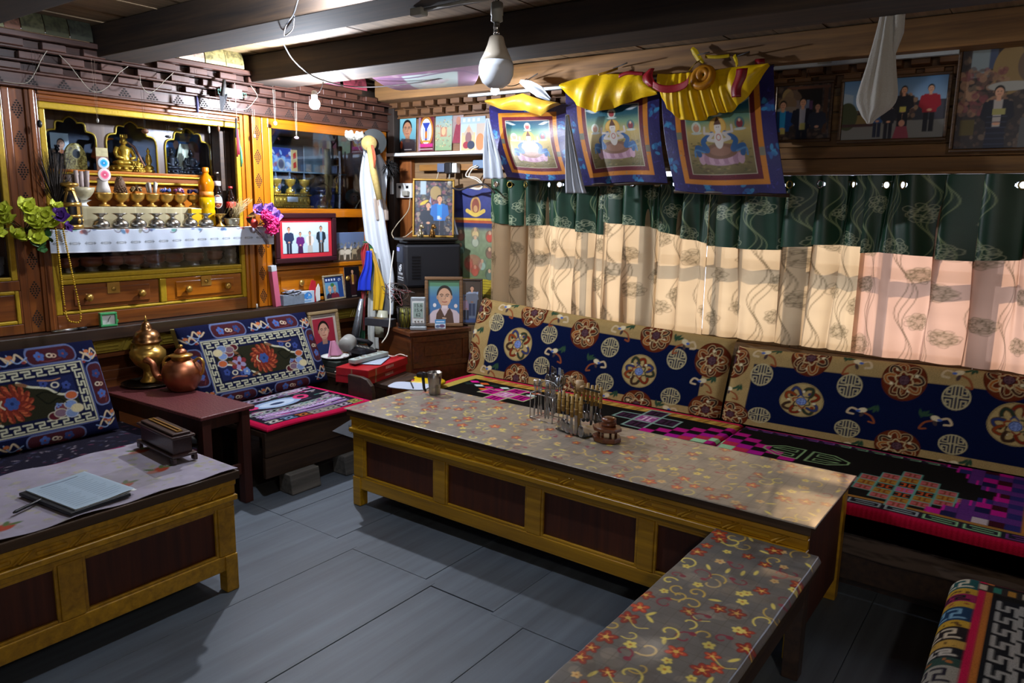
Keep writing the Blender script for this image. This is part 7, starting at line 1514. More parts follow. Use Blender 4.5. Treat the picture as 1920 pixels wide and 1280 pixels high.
# blue brocade hanging on the back wall, left of the curtains
p0 = at(842, 352, 'y', 4.385); w = .46; h = .83; cv = Cv(w, h, 330, '#232c5c'); cv.grad(0, 0, w, h, ((0, '#5a6238'), (.35, '#6a7a58'), (.62, '#7a8468'), (.66, '#222a58'), (1, '#2a3470'))); HB = .575
cv.rect(0, HB, w, HB+.02, '#a04a24'); cv.rect(0, HB+.02, w, HB+.036, '#c49a30'); cv.rect(0, 0, w, .05, '#6d6420'); cv.rect(.05, .05, w, .16, '#b09a24')
for k in range(5): cv.line([(.08, .065+k*.02), (w-.02, .065+k*.02)], .006, '#5a4a20', .7)
cv.ell(.26, .70, .05, .07, '#b08a4a'); cv.ell(.26, .70, .036, .055, '#7d4030'); cv.curve([(.18, .665), (.26, .635), (.34, .665)], .03, '#c4a84a'); cv.ell(.26, .68, .02, .025, '#b58a5a')
for x, y, c in ((.12, .48, '#8a5a48'), (.4, .48, '#a8483a'), (.26, .5, '#b8a070'), (.26, .44, '#9aa08a'), (.12, .38, '#6a8a7a'), (.4, .36, '#7a5a4a'), (.2, .27, '#a85a48'), (.33, .27, '#8aa08c'), (.1, .2, '#7a4a3a'), (.4, .2, '#5a6a5a'), (.26, .22, '#a0503c')):
    cv.ell(x, y, .042, .045, hue(c, .7), op=.7); cv.ell(x, y-.01, .03, .03, c); cv.ell(x, y+.026, .013, .015, '#b09070')
cv.ell(.24, .27, .09, .07, '#a04a3a', op=.5); cv.mottle(.14, 6)
o = sheet('brocade_hanging', cv, lambda U, V: (U, -.006*np.sin(U*20)*np.clip(V, 0, .3), V), INK_SATIN, back=(0, .002, 0)); o.location = (p0.x, 4.384, .882); tag(o, 'blue brocade hanging with small deities between the corner and the curtains', 'hanging')
cv = Cv(.09, .2, 150, '#a8b0bc'); strip('hanging_scarf', 'narrow white scarf beside the trek photo', 'scarf', [Y(838, 350, 4.33), Y(843, 395, 4.33), Y(853, 440, 4.33), Y(855, 432, 4.32)][:3], [.03, .05, .06], (1, 0, 0), '#a8b0bc', fold=.006)
# ================================================================== curtains
INK_CURT = painted('curtain_sateen', rough=.55, bump=.12, bscale=260, spec=.25, trans=.55, clear=.08)
INK_VAL = painted('valance_sateen', rough=.42, bump=.15, bscale=200, spec=.4)
def peony(cv, x, y, r, col, op=.8, w=.004):
    rs = np.random.RandomState(int(x*977+y*331) % 9999)
    for l, n in ((1, 8), (.66, 7), (.36, 5)):
        for i in range(n):
            a = 2*PI*(i+rs.uniform(-.25, .25))/n+l; q = r*l*rs.uniform(.62, .85); p = r*rs.uniform(.22, .36)
            cv.curve([(x+q*math.cos(a)+p*math.cos(a+b)*c, y+q*math.sin(a)+p*math.sin(a+b)*c) for b, c in ((-2.2, 1), (-1.1, 1), (-.3, .9), (.3, 1.05), (1.1, 1), (2.2, 1))], w, col, op, 4)
def vines(cv, x, y0, y1, amp, per, col, w, op=.8, k=3):
    for j in range(k):
        cv.line([(x+j*.012-.012+amp*math.sin(2*PI*(y-y0)/per+j*.5), y) for y in np.linspace(y0, y1, 30)], w, col, op)
M_RING = mat('eyelet_brass', '#8f7c3c', .3, .8, var=.1); M_RINGW = M_STEEL
def curtain(label, x0, x1, zb, zt, zv0, zv1, seed, y=4.30, nf=5, col='#c9a878'):
    """one panel: sheer patterned cloth below, dark green valance with eyelets sewn over it; zb.. bottom, zv0/zv1 valance hem left/right"""
    rs = np.random.RandomState(seed); w, h = x1-x0, zt-zb; ph = rs.uniform(0, 6, 3); f0 = 2*PI*nf/w
    t = thing('curtain', label, 'curtain', (x0, y, zb), group='window curtains')
    cv = Cv(w, h, 260, col); cv.mottle(.05, 12)
    for k in range(int(w/.14)+1):
        vines(cv, .05+k*.15+rs.uniform(-.03, .03), 0, h, .022, .32, '#4a3a22', .0032, .72, 3)
    for k in range(int(w/.16)+1):
        for j in range(3):
            px_, py_, r = .06+k*.17+rs.uniform(-.05, .05), .10+j*.26+(k % 2)*.13+rs.uniform(-.05, .05), rs.uniform(.042, .055); cv.ell(px_, py_, r*.9, r*.95, '#8a7656', op=.42); peony(cv, px_, py_, r, '#5a4a32', .6, .003)
    def wp(U): return U+.035*np.sin(U*2*PI/w*1.5+ph[1])
    def fold(U, V, amp):
        return amp*np.clip(np.minimum(U, w-U)/.06, .12, 1)*(np.sin(f0*wp(U)+ph[0]+1.1*np.sin(V*2.3+ph[1]+U*3))+.35*np.sin(2.3*f0*U+ph[2]+V*1.5))
    def lap(U, V): return (.042+.02*np.sin(U*7+ph[2]))*np.clip(np.minimum(U, w-U)/.08, 0, 1)*np.sin(f0*wp(U)+ph[0]+1.2+1.1*np.sin(V*2.3+ph[1]+U*3))*(.75+.3*np.sin(V*4+ph[2]))
    def f(U, V):
        return U+.012*np.sin(V*5+ph[1])*np.sin(PI*U/w)+lap(U, V), fold(U, V, .026)*(.75+.25*V/h), V
    sheet('panel', cv, f, INK_CURT, t, back=None)
    hm = max(zt-zv0, zt-zv1)+.083; cv = Cv(w, hm, 380, '#163a27'); cv.mottle(.08, 10)
    for k in range(int(w/.13)+1): vines(cv, .03+k*.135+rs.uniform(-.02, .02), 0, hm, .02, .26, '#8fa072', .0027, .8, 3)
    for k in range(int(w/.2)+1): peony(cv, .08+k*.21+rs.uniform(-.03, .03), hm*.55+rs.uniform(-.06, .06), .045, '#a4ac8a', .85, .0026); peony(cv, k*.2+rs.uniform(-.02, .02), .03, .05, '#a4ac8a', .8, .0026)
    def fv(U, V):
        hb = np.interp(U, [0, w], [zv0, zv1])+.012*np.sin(U*9+seed); z = hb+(zt+.083-hb)*V/hm-zb
        return U+lap(U, z), fold(U, z, .028)-.012-.004*np.sin(U*60), z
    n = max(4, int(w/.135)); ey = [((k+.5)*w/n, hm-.052) for k in range(n)]
    sheet('valance', cv, fv, INK_VAL, t, holes=[(u, v, .017, .017) for u, v in ey])
    for k, (u, v) in enumerate(ey):
        X0, Y0, Z0_ = fv(np.array(u), np.array(v)); X1, Y1, _ = fv(np.array(u+.012), np.array(v)); a = math.atan2(float(Y1-Y0), float(X1-X0))
        MB().ring((float(X0), float(Y0)-.003, float(Z0_)), .0195, .004, 18, 6, (PI/2, 0, a)).build('eyelet', M_RING if (k+seed) % 3 else M_RINGW, t)
    return t, fold
RW = 1.742   # eyelet line
def zc(px, py): return at(px, py, 'y', 4.335).z
def xc(px, py): return at(px, py, 'y', 4.335).x
pan = [((922, 400), (1133, 400), (930, 560), (1128, 590), (930, 415), (1130, 437), 3, 'leftmost window curtain beside the blue brocade hanging'),
       ((1136, 420), (1326, 420), (1150, 592), (1320, 640), (1140, 413), (1322, 452), 5, 'second window curtain from the corner, under the middle scroll'),
       ((1330, 440), (1620, 440), (1340, 640), (1615, 665), (1335, 465), (1615, 462), 8, 'third window curtain from the corner, under the right scroll'),
       ((1622, 440), (2060, 440), (1640, 670), (1900, 700), (1620, 476), (1920, 488), 13, 'rightmost window curtain with the deepest green valance')]
for a, b, c, d, e, f, sd, lab in pan:
    x0, x1 = xc(*a)-.012, xc(*b)+.012; t, fold = curtain(lab, x0, x1, .835, 1.70, zc(*e), zc(*f), sd, y=4.350-.024*(sd in (5, 13)), nf=max(3, int((x1-x0)/.17)), col='#c6a880' if sd < 10 else '#cb9f84')
o = MB().tube([(-3.2, 4.348, RW+.012), (-1.0, 4.348, RW+.008), (1.6, 4.348, RW+.012)], .003, 6).build('curtain_wire', M_STEEL); tag(o, 'taut steel wire threading the curtain eyelets', 'wire')
# ================================================================== scrolls
INK_THANG = painted('brocade_print', rough=.38, bump=.35, bscale=120, spec=.5, sheen=.1)
def deity(cv, x, y, s):
    for r, c in ((.16, '#b98a3a'), (.145, '#c9a250')): cv.ell(x, y+.54*s, r*s, r*s, c)
    cv.ell(x, y+.02*s, .42*s, .13*s, '#a68494'); 
    for k in range(9): cv.ell(x+(k-4)*.09*s, y-.0*s, .06*s, .09*s, ['#b895a4', '#9a7486'][k % 2], 0, .9)
    cv.ell(x, y+.13*s, .32*s, .13*s, '#75543f'); cv.ell(x, y+.13*s, .2*s, .08*s, '#8a6450')
    for t in (-1, 1):
        cv.curve([(x+t*.12*s, y+.42*s), (x+t*.3*s, y+.3*s), (x+t*.24*s, y+.15*s), (x+t*.42*s, y+.2*s), (x+t*.4*s, y+.08*s)], .09*s, '#2c5686'); cv.curve([(x+t*.3*s, y+.12*s), (x+t*.46*s, y+.16*s), (x+t*.48*s, y+.05*s)], .03*s, '#4a7aa4'); cv.line([(x+t*.1*s, y+.42*s), (x+t*.2*s, y+.33*s), (x+t*.06*s, y+.3*s)], .055*s, '#b9b2ac'); cv.line([(x+t*.1*s, y+.42*s), (x+t*.26*s, y+.44*s), (x+t*.25*s, y+.54*s)], .04*s, '#b9b2ac')
    cv.ell(x, y+.32*s, .085*s, .15*s, '#c4beb6'); cv.ell(x, y+.52*s, .065*s, .085*s, '#c9c2ba'); cv.poly([(x-.07*s, y+.57*s), (x+.07*s, y+.57*s), (x+.03*s, y+.66*s), (x, y+.72*s), (x-.03*s, y+.66*s)], '#5a3a2a'); cv.ell(x, y+.36*s, .04*s, .05*s, '#a8483a', ring=.012*s); cv.line([(x-.025*s, y+.53*s), (x-.01*s, y+.53*s)], .01*s, '#3a2a20'); cv.line([(x+.01*s, y+.53*s), (x+.025*s, y+.53*s)], .01*s, '#3a2a20')
def scroll_design(seed):
    w, h = .62, .60; rs = np.random.RandomState(seed); cv = Cv(w, h, 360, '#1f1a52')
    for k in range(int(420)): cv.ell(rs.uniform(0, w), rs.uniform(0, h), rs.uniform(.004, .012), rs.uniform(.002, .005), ['#2c2470', '#171440', '#33307c', '#2a1c54'][rs.randint(4)], rs.uniform(0, 3), .8)
    for x, y in ((.03, .14), (w-.03, .2), (.035, .36), (w-.035, .42), (.2, .025), (.42, .02), (.3, h-.03)):
        for k in range(8): cv.ell(x+rs.uniform(-.025, .025), y+rs.uniform(-.03, .03), .016, .009, ['#1f5a8a', '#2f7aa4', '#244a84'][k % 3], rs.uniform(0, 3), .85)
    cv.rect(.075, .045, w-.075, h-.06, '#b5701c'); 
    for k in range(80): x, y = rs.uniform(.075, w-.075), rs.uniform(.045, h-.06); cv.ell(x, y, .007, .004, ['#c98a2c', '#9a5a18', '#8a7a5a'][k % 3], rs.uniform(0, 3), .8)
    cv.rect(.105, .07, w-.105, h-.095, '#5a1420'); 
    for k in range(110): x, y = rs.uniform(.105, w-.105), rs.uniform(.07, h-.095); cv.ell(x, y, .006, .004, ['#6d1c28', '#40101a'][k % 2], rs.uniform(0, 3), .8)
    cv.rect(.074, .28, .105, .32, '#6a6a58'); cv.rect(w-.105, .18, w-.075, .22, '#6f6c5a')
    a, b, c, d = .135, .10, w-.135, h-.13; cv.rect(a-.004, b-.004, c+.004, d+.004, '#b0a890')
    cv.grad(a, b, c, d, ((0, '#5f5634'), (.3, '#8a7a4a'), (.58, '#b09a5a'), (.72, '#6a8a6a'), (.85, '#1f5560'), (1, '#12324c')))
    for k in range(120): x, y = rs.uniform(a+.01, c-.01), rs.uniform(b+.005, b+.16); cv.ell(x, y, rs.uniform(.005, .016), .004, ['#6a5f3a', '#4f5230', '#8f8050', '#5a4a34'][k % 4], rs.uniform(-.3, .3), .7)
    for t in (0, 1): 
        for k in range(4): x = a+.02+k*.012 if t == 0 else c-.02-k*.012; cv.ell(x, d-.012-k*.006, .022, .004, '#b9c4c8', 0, .9)
    cx = (a+c)/2; deity(cv, cx, b+.075, .30)
    for x, y, c1 in ((cx, d-.045, '#a84a4a'), (a+.055, d-.13, '#b5856a'), (c-.055, d-.125, '#7a3038')):
        cv.ell(x, y, .026, .03, '#b9c4b4' if c1 != '#7a3038' else '#4a6a6a'); cv.ell(x, y-.004, .017, .02, c1); cv.ell(x, y+.013, .007, .008, '#c9a48a'); cv.ell(x, y-.03, .03, .007, '#b0b8b0')
    return cv
M_SILKY = mat('yellow_silk', '#c9a405', .45, var=.15, scale=60, bump=.3, sheen=.3)
INK_SILK = painted('silk_sheen', rough=.42, bump=.3, bscale=110, spec=.35, sheen=0)
def scroll(label, tl, tr, bl, br, seed, ytop, ybot, belly):
    A, B, Cc, D = [np.array(at(*q, 'y', yy)) for q, yy in ((tl, ytop), (tr, ytop), (bl, ybot), (br, ybot))]
    t = thing('hanging_scroll', label, 'scroll painting', (0, 0, 0)); cv = scroll_design(seed); w, h = cv.w, cv.h
    def f(U, V):
        a = U/w; b = V/h; P = [(1-a)*(1-b)*Cc[k]+a*(1-b)*D[k]+(1-a)*b*A[k]+a*b*B[k] for k in range(3)]
        return P[0], P[1]-belly*np.sin(PI*b)+.006*np.sin(a*14+seed)*(1-b), P[2]+.008*np.sin(a*5+seed)*(1-b)
    sheet('brocade', cv, f, INK_THANG, t, back=(0, .003, 0), edge='#1c1840')
    MB().tube([tuple(A+np.array([0, .012, 0])), tuple(B+np.array([0, .012, 0]))], .008, 8).build('top_rod', W_DARK, t); MB().tube([tuple(Cc+np.array([-.01, .012, .0])), tuple(D+np.array([.01, .012, .0]))], .011, 8).build('bottom_rod', W_DARK, t)
    return t, A, B
def drape(parent, name, lab, outline_top, hem, y, nfold, seed, col='#dcb206', amp=.014, gather=None):
    """yellow silk cover: top edge polyline and hem polyline in photo pixels on the plane y"""
    T = np.array([np.array(at(*q, 'y', y)) for q in outline_top]); H = np.array([np.array(at(*q, 'y', y)) for q in hem]); cv = Cv(1, .5, 110, col); rs = np.random.RandomState(seed); cv.speck(120, .02, [hue(col, .93), hue(col, 1.05)], op=.6)
    lt, lh = np.linspace(0, 1, len(T)), np.linspace(0, 1, len(H))
    def f(U, V):
        b = 1-V/.5; P = []
        for k in range(3): P.append((1-b)*np.interp(U, lt, T[:, k])+b*np.interp(U, lh, H[:, k]))
        q = amp*np.sin(U*2*PI*nfold+seed+1.6*b)*(.35+b*.8)*(1 if gather is None else .25+1.3*np.exp(-((U-gather)/.24)**2))+amp*.4*np.sin(U*11+b*4+seed)
        bow = .03*np.sin(PI*np.clip(b, 0, 1))
        return P[0], P[1]-q-bow-.03, P[2]+0*U
    o = sheet(name, cv, f, INK_SILK, parent, back=(0, .002, 0)); 
    if lab: o['label'] = lab
    return o
t, A, B = scroll('leftmost of the three scroll paintings, lit by the bare bulb', (917, 200), (1062, 195), (950, 334), (1082, 338), 2, 4.20, 4.12, .05)
drape(t, 'silk_cover', 'folded yellow silk cover', [(920, 188), (960, 182), (985, 176), (1020, 188), (1056, 194)], [(918, 196), (950, 207), (990, 208), (1018, 218), (1055, 196)], 4.12, 3, 2, '#b8902a')
t, A, B = scroll('middle scroll painting under the red and yellow silk covers', (1060, 172), (1238, 150), (1092, 346), (1252, 342), 5, 4.17, 4.08, .05)
drape(t, 'silk_cover', 'yellow silk cover gathered to the left', [(1057, 157), (1100, 145), (1133, 140), (1180, 140), (1205, 136), (1240, 172)], [(1060, 168), (1085, 198), (1122, 213), (1165, 200), (1205, 185), (1238, 178)], 4.09, 5, 5, gather=.38, amp=.014)
t, A, B = scroll('rightmost scroll painting, the largest, with a fanned yellow silk cover', (1240, 160), (1450, 122), (1266, 358), (1475, 366), 9, 4.14, 4.04, .05)
drape(t, 'silk_cover', 'yellow silk cover fanned below a rosette', [(1238, 140), (1262, 140), (1290, 138), (1330, 136), (1370, 128), (1448, 120)], [(1240, 172), (1256, 205), (1278, 225), (1318, 228), (1350, 213), (1375, 212), (1410, 178), (1446, 124)], 4.06, 11, 9, gather=.47, amp=.013)
p = at(1318, 145, 'y', 4.00); b = MB(); b.ring((0, 0, 0), .05, .022, 22, 8, (PI/2-.3, 0, 0)); b.ring((0, .0, .012), .025, .018, 18, 8, (PI/2, 0, 0)); o = b.build('silk_rosette', mat('orange_silk2', '#b0730c', .45, var=.2, bump=.3), t, loc=p)
# red ribbons and yellow ties
def yr(label, pts, wid, y, col, d=(1, 0, .0), fold=.004): return strip('hanging_ribbon', label, 'ribbon', [tuple(at(a, b2, 'y', yy)) for (a, b2, yy) in pts], wid, d, col, fold=fold, nf=1, m=INK_SILK)
yr('red ribbon looped between the middle and right scrolls, hanging bow', [(1222, 128, 4.0), (1214, 140, 3.99), (1216, 152, 3.98), (1224, 162, 3.98)], [.03, .06, .07, .05], 0, '#8a0f1c')
def hband(label, pts, h, col):
    P = np.array(smooth_path([tuple(at(a, b2, 'y', yy)) for a, b2, yy in pts], 10)); L = np.concatenate([[0], np.cumsum(np.linalg.norm(np.diff(P, axis=0), axis=1))]); cv = Cv(L[-1], h, 150, col); cv.mottle(.08)
    o = sheet('hanging_ribbon', cv, lambda U, V: (np.interp(U, L, P[:, 0]), np.interp(U, L, P[:, 1])-.004*np.sin(U*30), np.interp(U, L, P[:, 2])+V-h/2), INK_SILK, back=(0, .002, 0)); return tag(o, label, 'ribbon')
hband('red ribbon swag running from the bow to the right scroll cover', [(1224, 158, 3.975), (1240, 166, 3.97), (1262, 166, 3.965), (1285, 158, 3.96), (1292, 148, 3.96)], .04, '#8f1420')
yr('red ribbon falling over the right half of the fanned silk cover', [(1391, 128, 3.965), (1388, 145, 3.96), (1380, 165, 3.955), (1380, 182, 3.95)], [.06, .06, .055, .05], 0, '#7d0f1a')
yr('short red ribbon tab at the top right corner of the right scroll', [(1424, 110, 4.07), (1424, 121, 4.06)], [.05, .055], 0, '#7a101a')
hband('thin red ribbon along the top of the middle scroll cover', [(1160, 143, 4.0), (1178, 137, 4.0), (1205, 138, 4.0)], .02, '#8a1420')
def ytie(label, pts, w): return yr(label, pts, w, 0, '#b89a0c', d=(.7, 0, .7), fold=.002)
ytie('yellow silk tie knotted on the nail over the right scroll', [(1297, 90, 4.085), (1303, 98, 4.08), (1312, 112, 4.07), (1320, 118, 4.07)], [.02, .035, .03, .01]); ytie('yellow silk tie sloping left from the knot to the right scroll', [(1314, 112, 4.07), (1302, 120, 4.06), (1290, 135, 4.03)], [.02, .03, .02])
hband('yellow silk tie stretched along the beam to the right of the knot', [(1322, 106, 4.085), (1345, 107, 4.085), (1368, 104, 4.085)], .018, '#b89a0c'); ytie('yellow silk tie dropping from the beam to the right scroll cover', [(1376, 104, 4.08), (1380, 114, 4.06), (1382, 124, 4.02)], [.02, .02, .015])
hband('orange tie cord knotted above the middle scroll', [(1122, 140, 4.03), (1140, 135, 4.05), (1158, 128, 4.085)], .014, '#a8780c')
for k, (a, b2) in enumerate((((1150, 128), (1176, 118)), ((1300, 105), (1330, 98)), ((1375, 108), (1405, 97)), ((985, 152), (1008, 138)))):
    o = MB().tube([tuple(at(*a, 'y', 4.10)), tuple(at(*b2, 'y', 4.02))], .0035, 5).build('nail', M_WIRE_D); tag(o, 'bent nail in the wall beam above the %s' % ('middle scroll', 'right scroll knot', 'right end of the right scroll', 'left scroll')[k], 'nail')
# white scarves hanging from the scrolls
strip('hanging_scarf', 'grey white scarf torn at the hem, left of the first scroll', 'scarf', [Y(915, 222, 4.02), Y(917, 262, 4.02), Y(922, 300, 4.02), Y(925, 335, 4.02)], [.02, .09, .15, .17], (1, 0, 0), '#9aa0a8', fold=.014, nf=2.5)
strip('hanging_scarf', 'silvery scarf hanging between the first two scrolls', 'scarf', [Y(1064, 215, 3.98), Y(1068, 262, 3.98), Y(1073, 310, 3.98), Y(1077, 345, 3.98), Y(1080, 362, 3.98)], [.015, .06, .10, .13, .15], (1, 0, 0), '#a2a6ac', fold=.014, nf=2.5)
strip('hanging_scarf', 'white scarf knotted on the nail above the first scroll', 'scarf', [Y(975, 152, 4.02), Y(992, 160, 4.0), Y(1012, 172, 4.0), Y(1032, 187, 4.02)], [.02, .06, .07, .02], (.5, 0, .85), '#a8b0b8', fold=.006, nf=2)
# white conduit along the beam
t = thing('cable_duct', 'white plastic cable duct running under the wall beam', 'duct', (0, 0, 0)); a, b2 = at(880, 179, 'y', 4.22), at(1798, 106, 'y', 4.22)
MB().box(a.x, b2.x, 4.205, 4.235, a.z-.012, a.z+.012).build('duct', mat('duct_white', '#a9aeae', .5, var=.1), t); MB().box(-1.13, -1.06, 4.2035, 4.2048, a.z-.004, a.z+.006).build('sticker', M_GREYP, t)
# framed photographs on the right
M_GILTF = wood('bronze_frame', '#3a2410', '#6b4a22', 'x', 3, rough=.4, coat=.2)
def shrine(w, h, k):
    cv = Cv(w, h, 300, '#2c2624'); cv.speck(260, .012, ['#4a3a30', '#5a4a3c', '#3a302c', '#6a5a48'], op=.6); rs = np.random.RandomState(k)
    if k == 1:
        cv.rect(w*.38, h*.62, w*.85, h*.95, '#17130f'); cv.rect(w*.36, h*.3, w*.62, h*.72, '#6a7486'); cv.rect(w*.62, h*.3, w*.68, h*.7, '#5a3a5a'); cv.rect(w*.88, .03, w*.96, h*.95, '#4a3020'); cv.rect(.05, h*.92, w, h*.97, '#5a3a2a')
        cv.ell(w*.2, h*.8, .03, .04, '#8a744a'); cv.ell(w*.2, h*.66, .05, .04, '#7a6444'); cv.ell(w*.22, h*.55, .06, .018, '#8f8f86'); cv.ell(w*.3, h*.7, .05, .06, '#6a5644', op=.7)
        person(cv, w*.12, -.07, .27, '#1c3a6a', inner='#2a86b4'); person(cv, w*.5, -.06, .27, '#1a1c26', inner='#8f8f94', legs='#1a1c26'); person(cv, w*.78, -.04, .22, '#262a34')
        cv.rect(w*.09, .03, w*.18, .06, '#a8a05a'); cv.rect(w*.46, .05, w*.56, .085, '#a8a05a')
    elif k == 2:
        cv.rect(0, h*.52, w, h, '#5f7f9c'); cv.grad(0, h*.5, w, h, ((0, '#7f98ac'), (1, '#4a6c8e'))); cv.rect(0, 0, w, h*.3, '#6a6a66'); cv.rect(0, h*.26, w*.35, h*.42, '#6a5a34'); cv.poly([(0, h*.5), (w*.1, h*.6), (w*.1, h*.76), (0, h*.8)], '#8a9aa4'); cv.ell(w*.05, h*.4, .05, .07, '#3a4028'); cv.rect(w*.7, h*.3, w, h*.62, '#2c2c34'); cv.rect(w*.82, h*.3, w*.98, h*.6, '#3c3c44'); cv.rect(0, h*.22, w*.32, h*.27, '#3a2424')
        for j in range(40): cv.ell(w*.6+rs.uniform(-.07, .07), h*.55+rs.uniform(-.06, .05), .012, .01, ['#6a5444', '#8a7058', '#4a3a34'][j % 3], rs.uniform(0, 3))
        cv.ell(w*.58, h*.75, .012, .02, '#4a3a30'); person(cv, w*.36, .01, .17, '#2a4a74', legs='#1c2434'); person(cv, w*.47, .0, .18, '#22242c', legs='#1a1c24'); person(cv, w*.6, .03, .22, '#1f2026', legs='#17181e'); person(cv, w*.85, .03, .22, '#8a1c28', legs='#16161c'); cv.poly([(w*.52, 0), (w*.68, 0), (w*.65, .06), (w*.55, .06)], '#7a3440'); cv.ell(w*.6, .075, .014, .016, '#a87a64'); cv.rect(w*.57, .13, w*.63, .155, '#b0a850'); cv.rect(w*.38, .13, w*.42, .15, '#b0a850')
    else:
        cv.rect(w*.1, h*.72, w*.3, h, '#6f7a7a'); cv.rect(w*.28, h*.8, w*.36, h, '#3a4458'); cv.ell(w*.5, h*.78, .07, .11, '#7a643c'); cv.ell(w*.72, h*.82, .06, .08, '#5a4a3a'); cv.speck(150, .016, ['#6a3a3a', '#7a5a44', '#4a3a34', '#8a6a50'], 0, h*.35, w*.5, h*.8, op=.7); cv.ell(w*.52, h*.62, .09, .022, '#8f8f86'); cv.rect(w*.05, h*.14, w*.2, h*.3, '#4a4020'); cv.rect(w*.66, 0, w*.85, h*.3, '#4a4a48')
        person(cv, w*.42, -.03, h*.68, '#16171f', inner='#9a948c', skirt='#191b26'); cv.rect(w*.37, h*.34, w*.5, h*.4, '#8f8a50')
        for j in range(6): cv.line([(w*.32, .02+j*.025), (w*.52, .02+j*.025)], .004, '#2c3040')
    cv.a = np.clip(cv.a*1.7, 0, .8).astype(np.float32); return cv
def hung(label, tl, tr, bl, y, k, lean):
    a, b2, c = at(*tl, 'y', y), at(*tr, 'y', y), at(*bl, 'y', y+.03); w = b2.x-a.x; h = (a-c).length
    t = frame_y('framed_photo', label, (a.x+b2.x)/2, y+.035, c.z, w, h, .016, .018, M_GILTF, lambda w_, h_: shrine(w_, h_, k), -lean); return t
hung('smallest dark framed photo beside the right scroll', (1453, 157), (1565, 147), (1455, 268), 4.30, 1, .06); hung('wide framed group photo under blue sky, half hidden by the sack', (1578, 148), (1787, 138), (1575, 269), 4.30, 2, .06); hung('largest framed photo at the right edge, woman before a shrine', (1800, 90), (2010, 72), (1788, 286), 4.27, 3, .06)
for k, (px, py) in enumerate(((1516, 141), (1655, 142), (1882, 76))):
    o = MB().tube([Y(px-4, py+4, 4.285), Y(px, py-10, 4.20), Y(px+4, py+4, 4.285)], .002, 5).build('picture_wire', M_WIRE_D); tag(o, 'wire loop holding up the %s framed photo' % ('smallest', 'wide', 'largest')[k], 'wire')
# white sack hanging from the ceiling
p = at(1668, 24, 'y', 3.32); q = at(1645, 232, 'y', 3.32)
t = thing('cloth_sack', 'white muslin sack hanging from the ceiling before the framed photos', 'sack', (p.x, 3.32, q.z)); H = CZ-q.z-.003; n = 56; prof = [(0, .012), (.02, .012), (.05, .03), (.09, .05), (.14, .068), (.2, .071), (.3, .06), (.4, .05), (.5, .042), (.62, .033), (.75, .026), (.9, .022), (1, .018)]
vs = []; fs = []; tilt = p.x*0
for j, (tz, r) in enumerate(prof):
    z = tz*H if j else .0
    for i in range(n):
        a = 2*PI*i/n; f = 1+.12*math.sin(a*7+1.3*math.sin(a))+.06*math.sin(a*13+j*.3); vs.append((-.02*(1-tz)+r*f*math.cos(a)+(-.012 if tz < .08 else 0)*1, .85*r*f*math.sin(a), z))
for j in range(len(prof)-1):
    for i in range(n): fs.append((j*n+i, j*n+(i+1) % n, (j+1)*n+(i+1) % n, (j+1)*n+i))
fs.append(tuple(reversed(range(n)))); fs.append(tuple((len(prof)-1)*n+i for i in range(n)))
MB().add(vs, fs, True).build('bag', mat('muslin', '#aaa69c', .9, var=.08, scale=200, bump=.5, sheen=.2), t, sub=1)
MB().tube([(.01, -.02, H-.004), (.035, -.01, H*.8), (.04, -.01, H*.6), (.03, -.015, H*.45)], [.018, .022, .02, .008], 8).build('loose_tail', mat('muslin', '#aaa69c'), t)
# ceiling poster curling down between the beam and the window wall
cv = Cv(.9, .6, 120, '#6a4f62'); cv.rect(.25, .0, .72, .5, '#8f9a98'); cv.ell(.46, .2, .16, .12, '#a3a8a0'); cv.ell(.5, .3, .1, .08, '#a890a0', op=.6); cv.speck(60, .03, ['#8a6a74', '#5a4a5c', '#9a8a8a'], op=.35); cv.curve([(.05, .5), (.3, .45), (.7, .5), (.88, .4)], .02, '#55405a')
PC = [np.array(at(*q)) for q in ((752, 170, 'y', 4.02), (888, 160, 'y', 4.02), (690, 140, 'y', 3.42), (905, 116, 'y', 3.42))]
def fpo(U, V):
    a, b = U/.9, V/.6; return tuple((1-a)*(1-b)*PC[0][k]+a*(1-b)*PC[1][k]+(1-a)*b*PC[2][k]+a*b*PC[3][k]-(k == 2)*.02*np.sin(PI*b) for k in range(3))
o = sheet('ceiling_poster', cv, fpo, INK_PHOTO, back=(0, 0, .002), rev=True); tag(o, 'curling faded poster sagging from the ceiling between beam and window wall', 'poster')
# ================================================================== tableware
TZ0 = .539
def onT(px, py, z=TZ0): q = at(px, py, 'z', z); return q.x, q.y
x, y = onT(815, 738)
t = thing('steel_mug', 'brushed steel tumbler mug with black handle on the long table', 'mug', (x, y, TZ0), math.radians(215))
MB().lathe([(.031, 0), (.033, .004), (.034, .05), (.040, .09), (.042, .125), (.041, .126), (.038, .09), (.031, .008), (0, .007)], 28).build('cup', mat('brushed_steel', '#a09c94', .3, 1, var=.1, scale=140), t); MB().tube([(.04, 0, .115), (.062, 0, .12), (.066, 0, .10), (.06, 0, .03), (.05, 0, .012)], [.007, .008, .009, .008, .006], 8).build('handle', M_BLK, t)
x, y = onT(775, 725)
t = thing('note_pad', 'white note pad with rounded corners lying behind the steel mug', 'pad', (x-.03, y+.0, TZ0), .35)
pts = [(.12*math.copysign(abs(math.cos(a))**.5, math.cos(a)), .08*math.copysign(abs(math.sin(a))**.5, math.sin(a))) for a in np.linspace(0, 2*PI, 40, endpoint=False)]
MB().prism(pts, 0, .003).build('page', mat('blue_white_paper', '#aeb6c6', .6, var=.04), t)
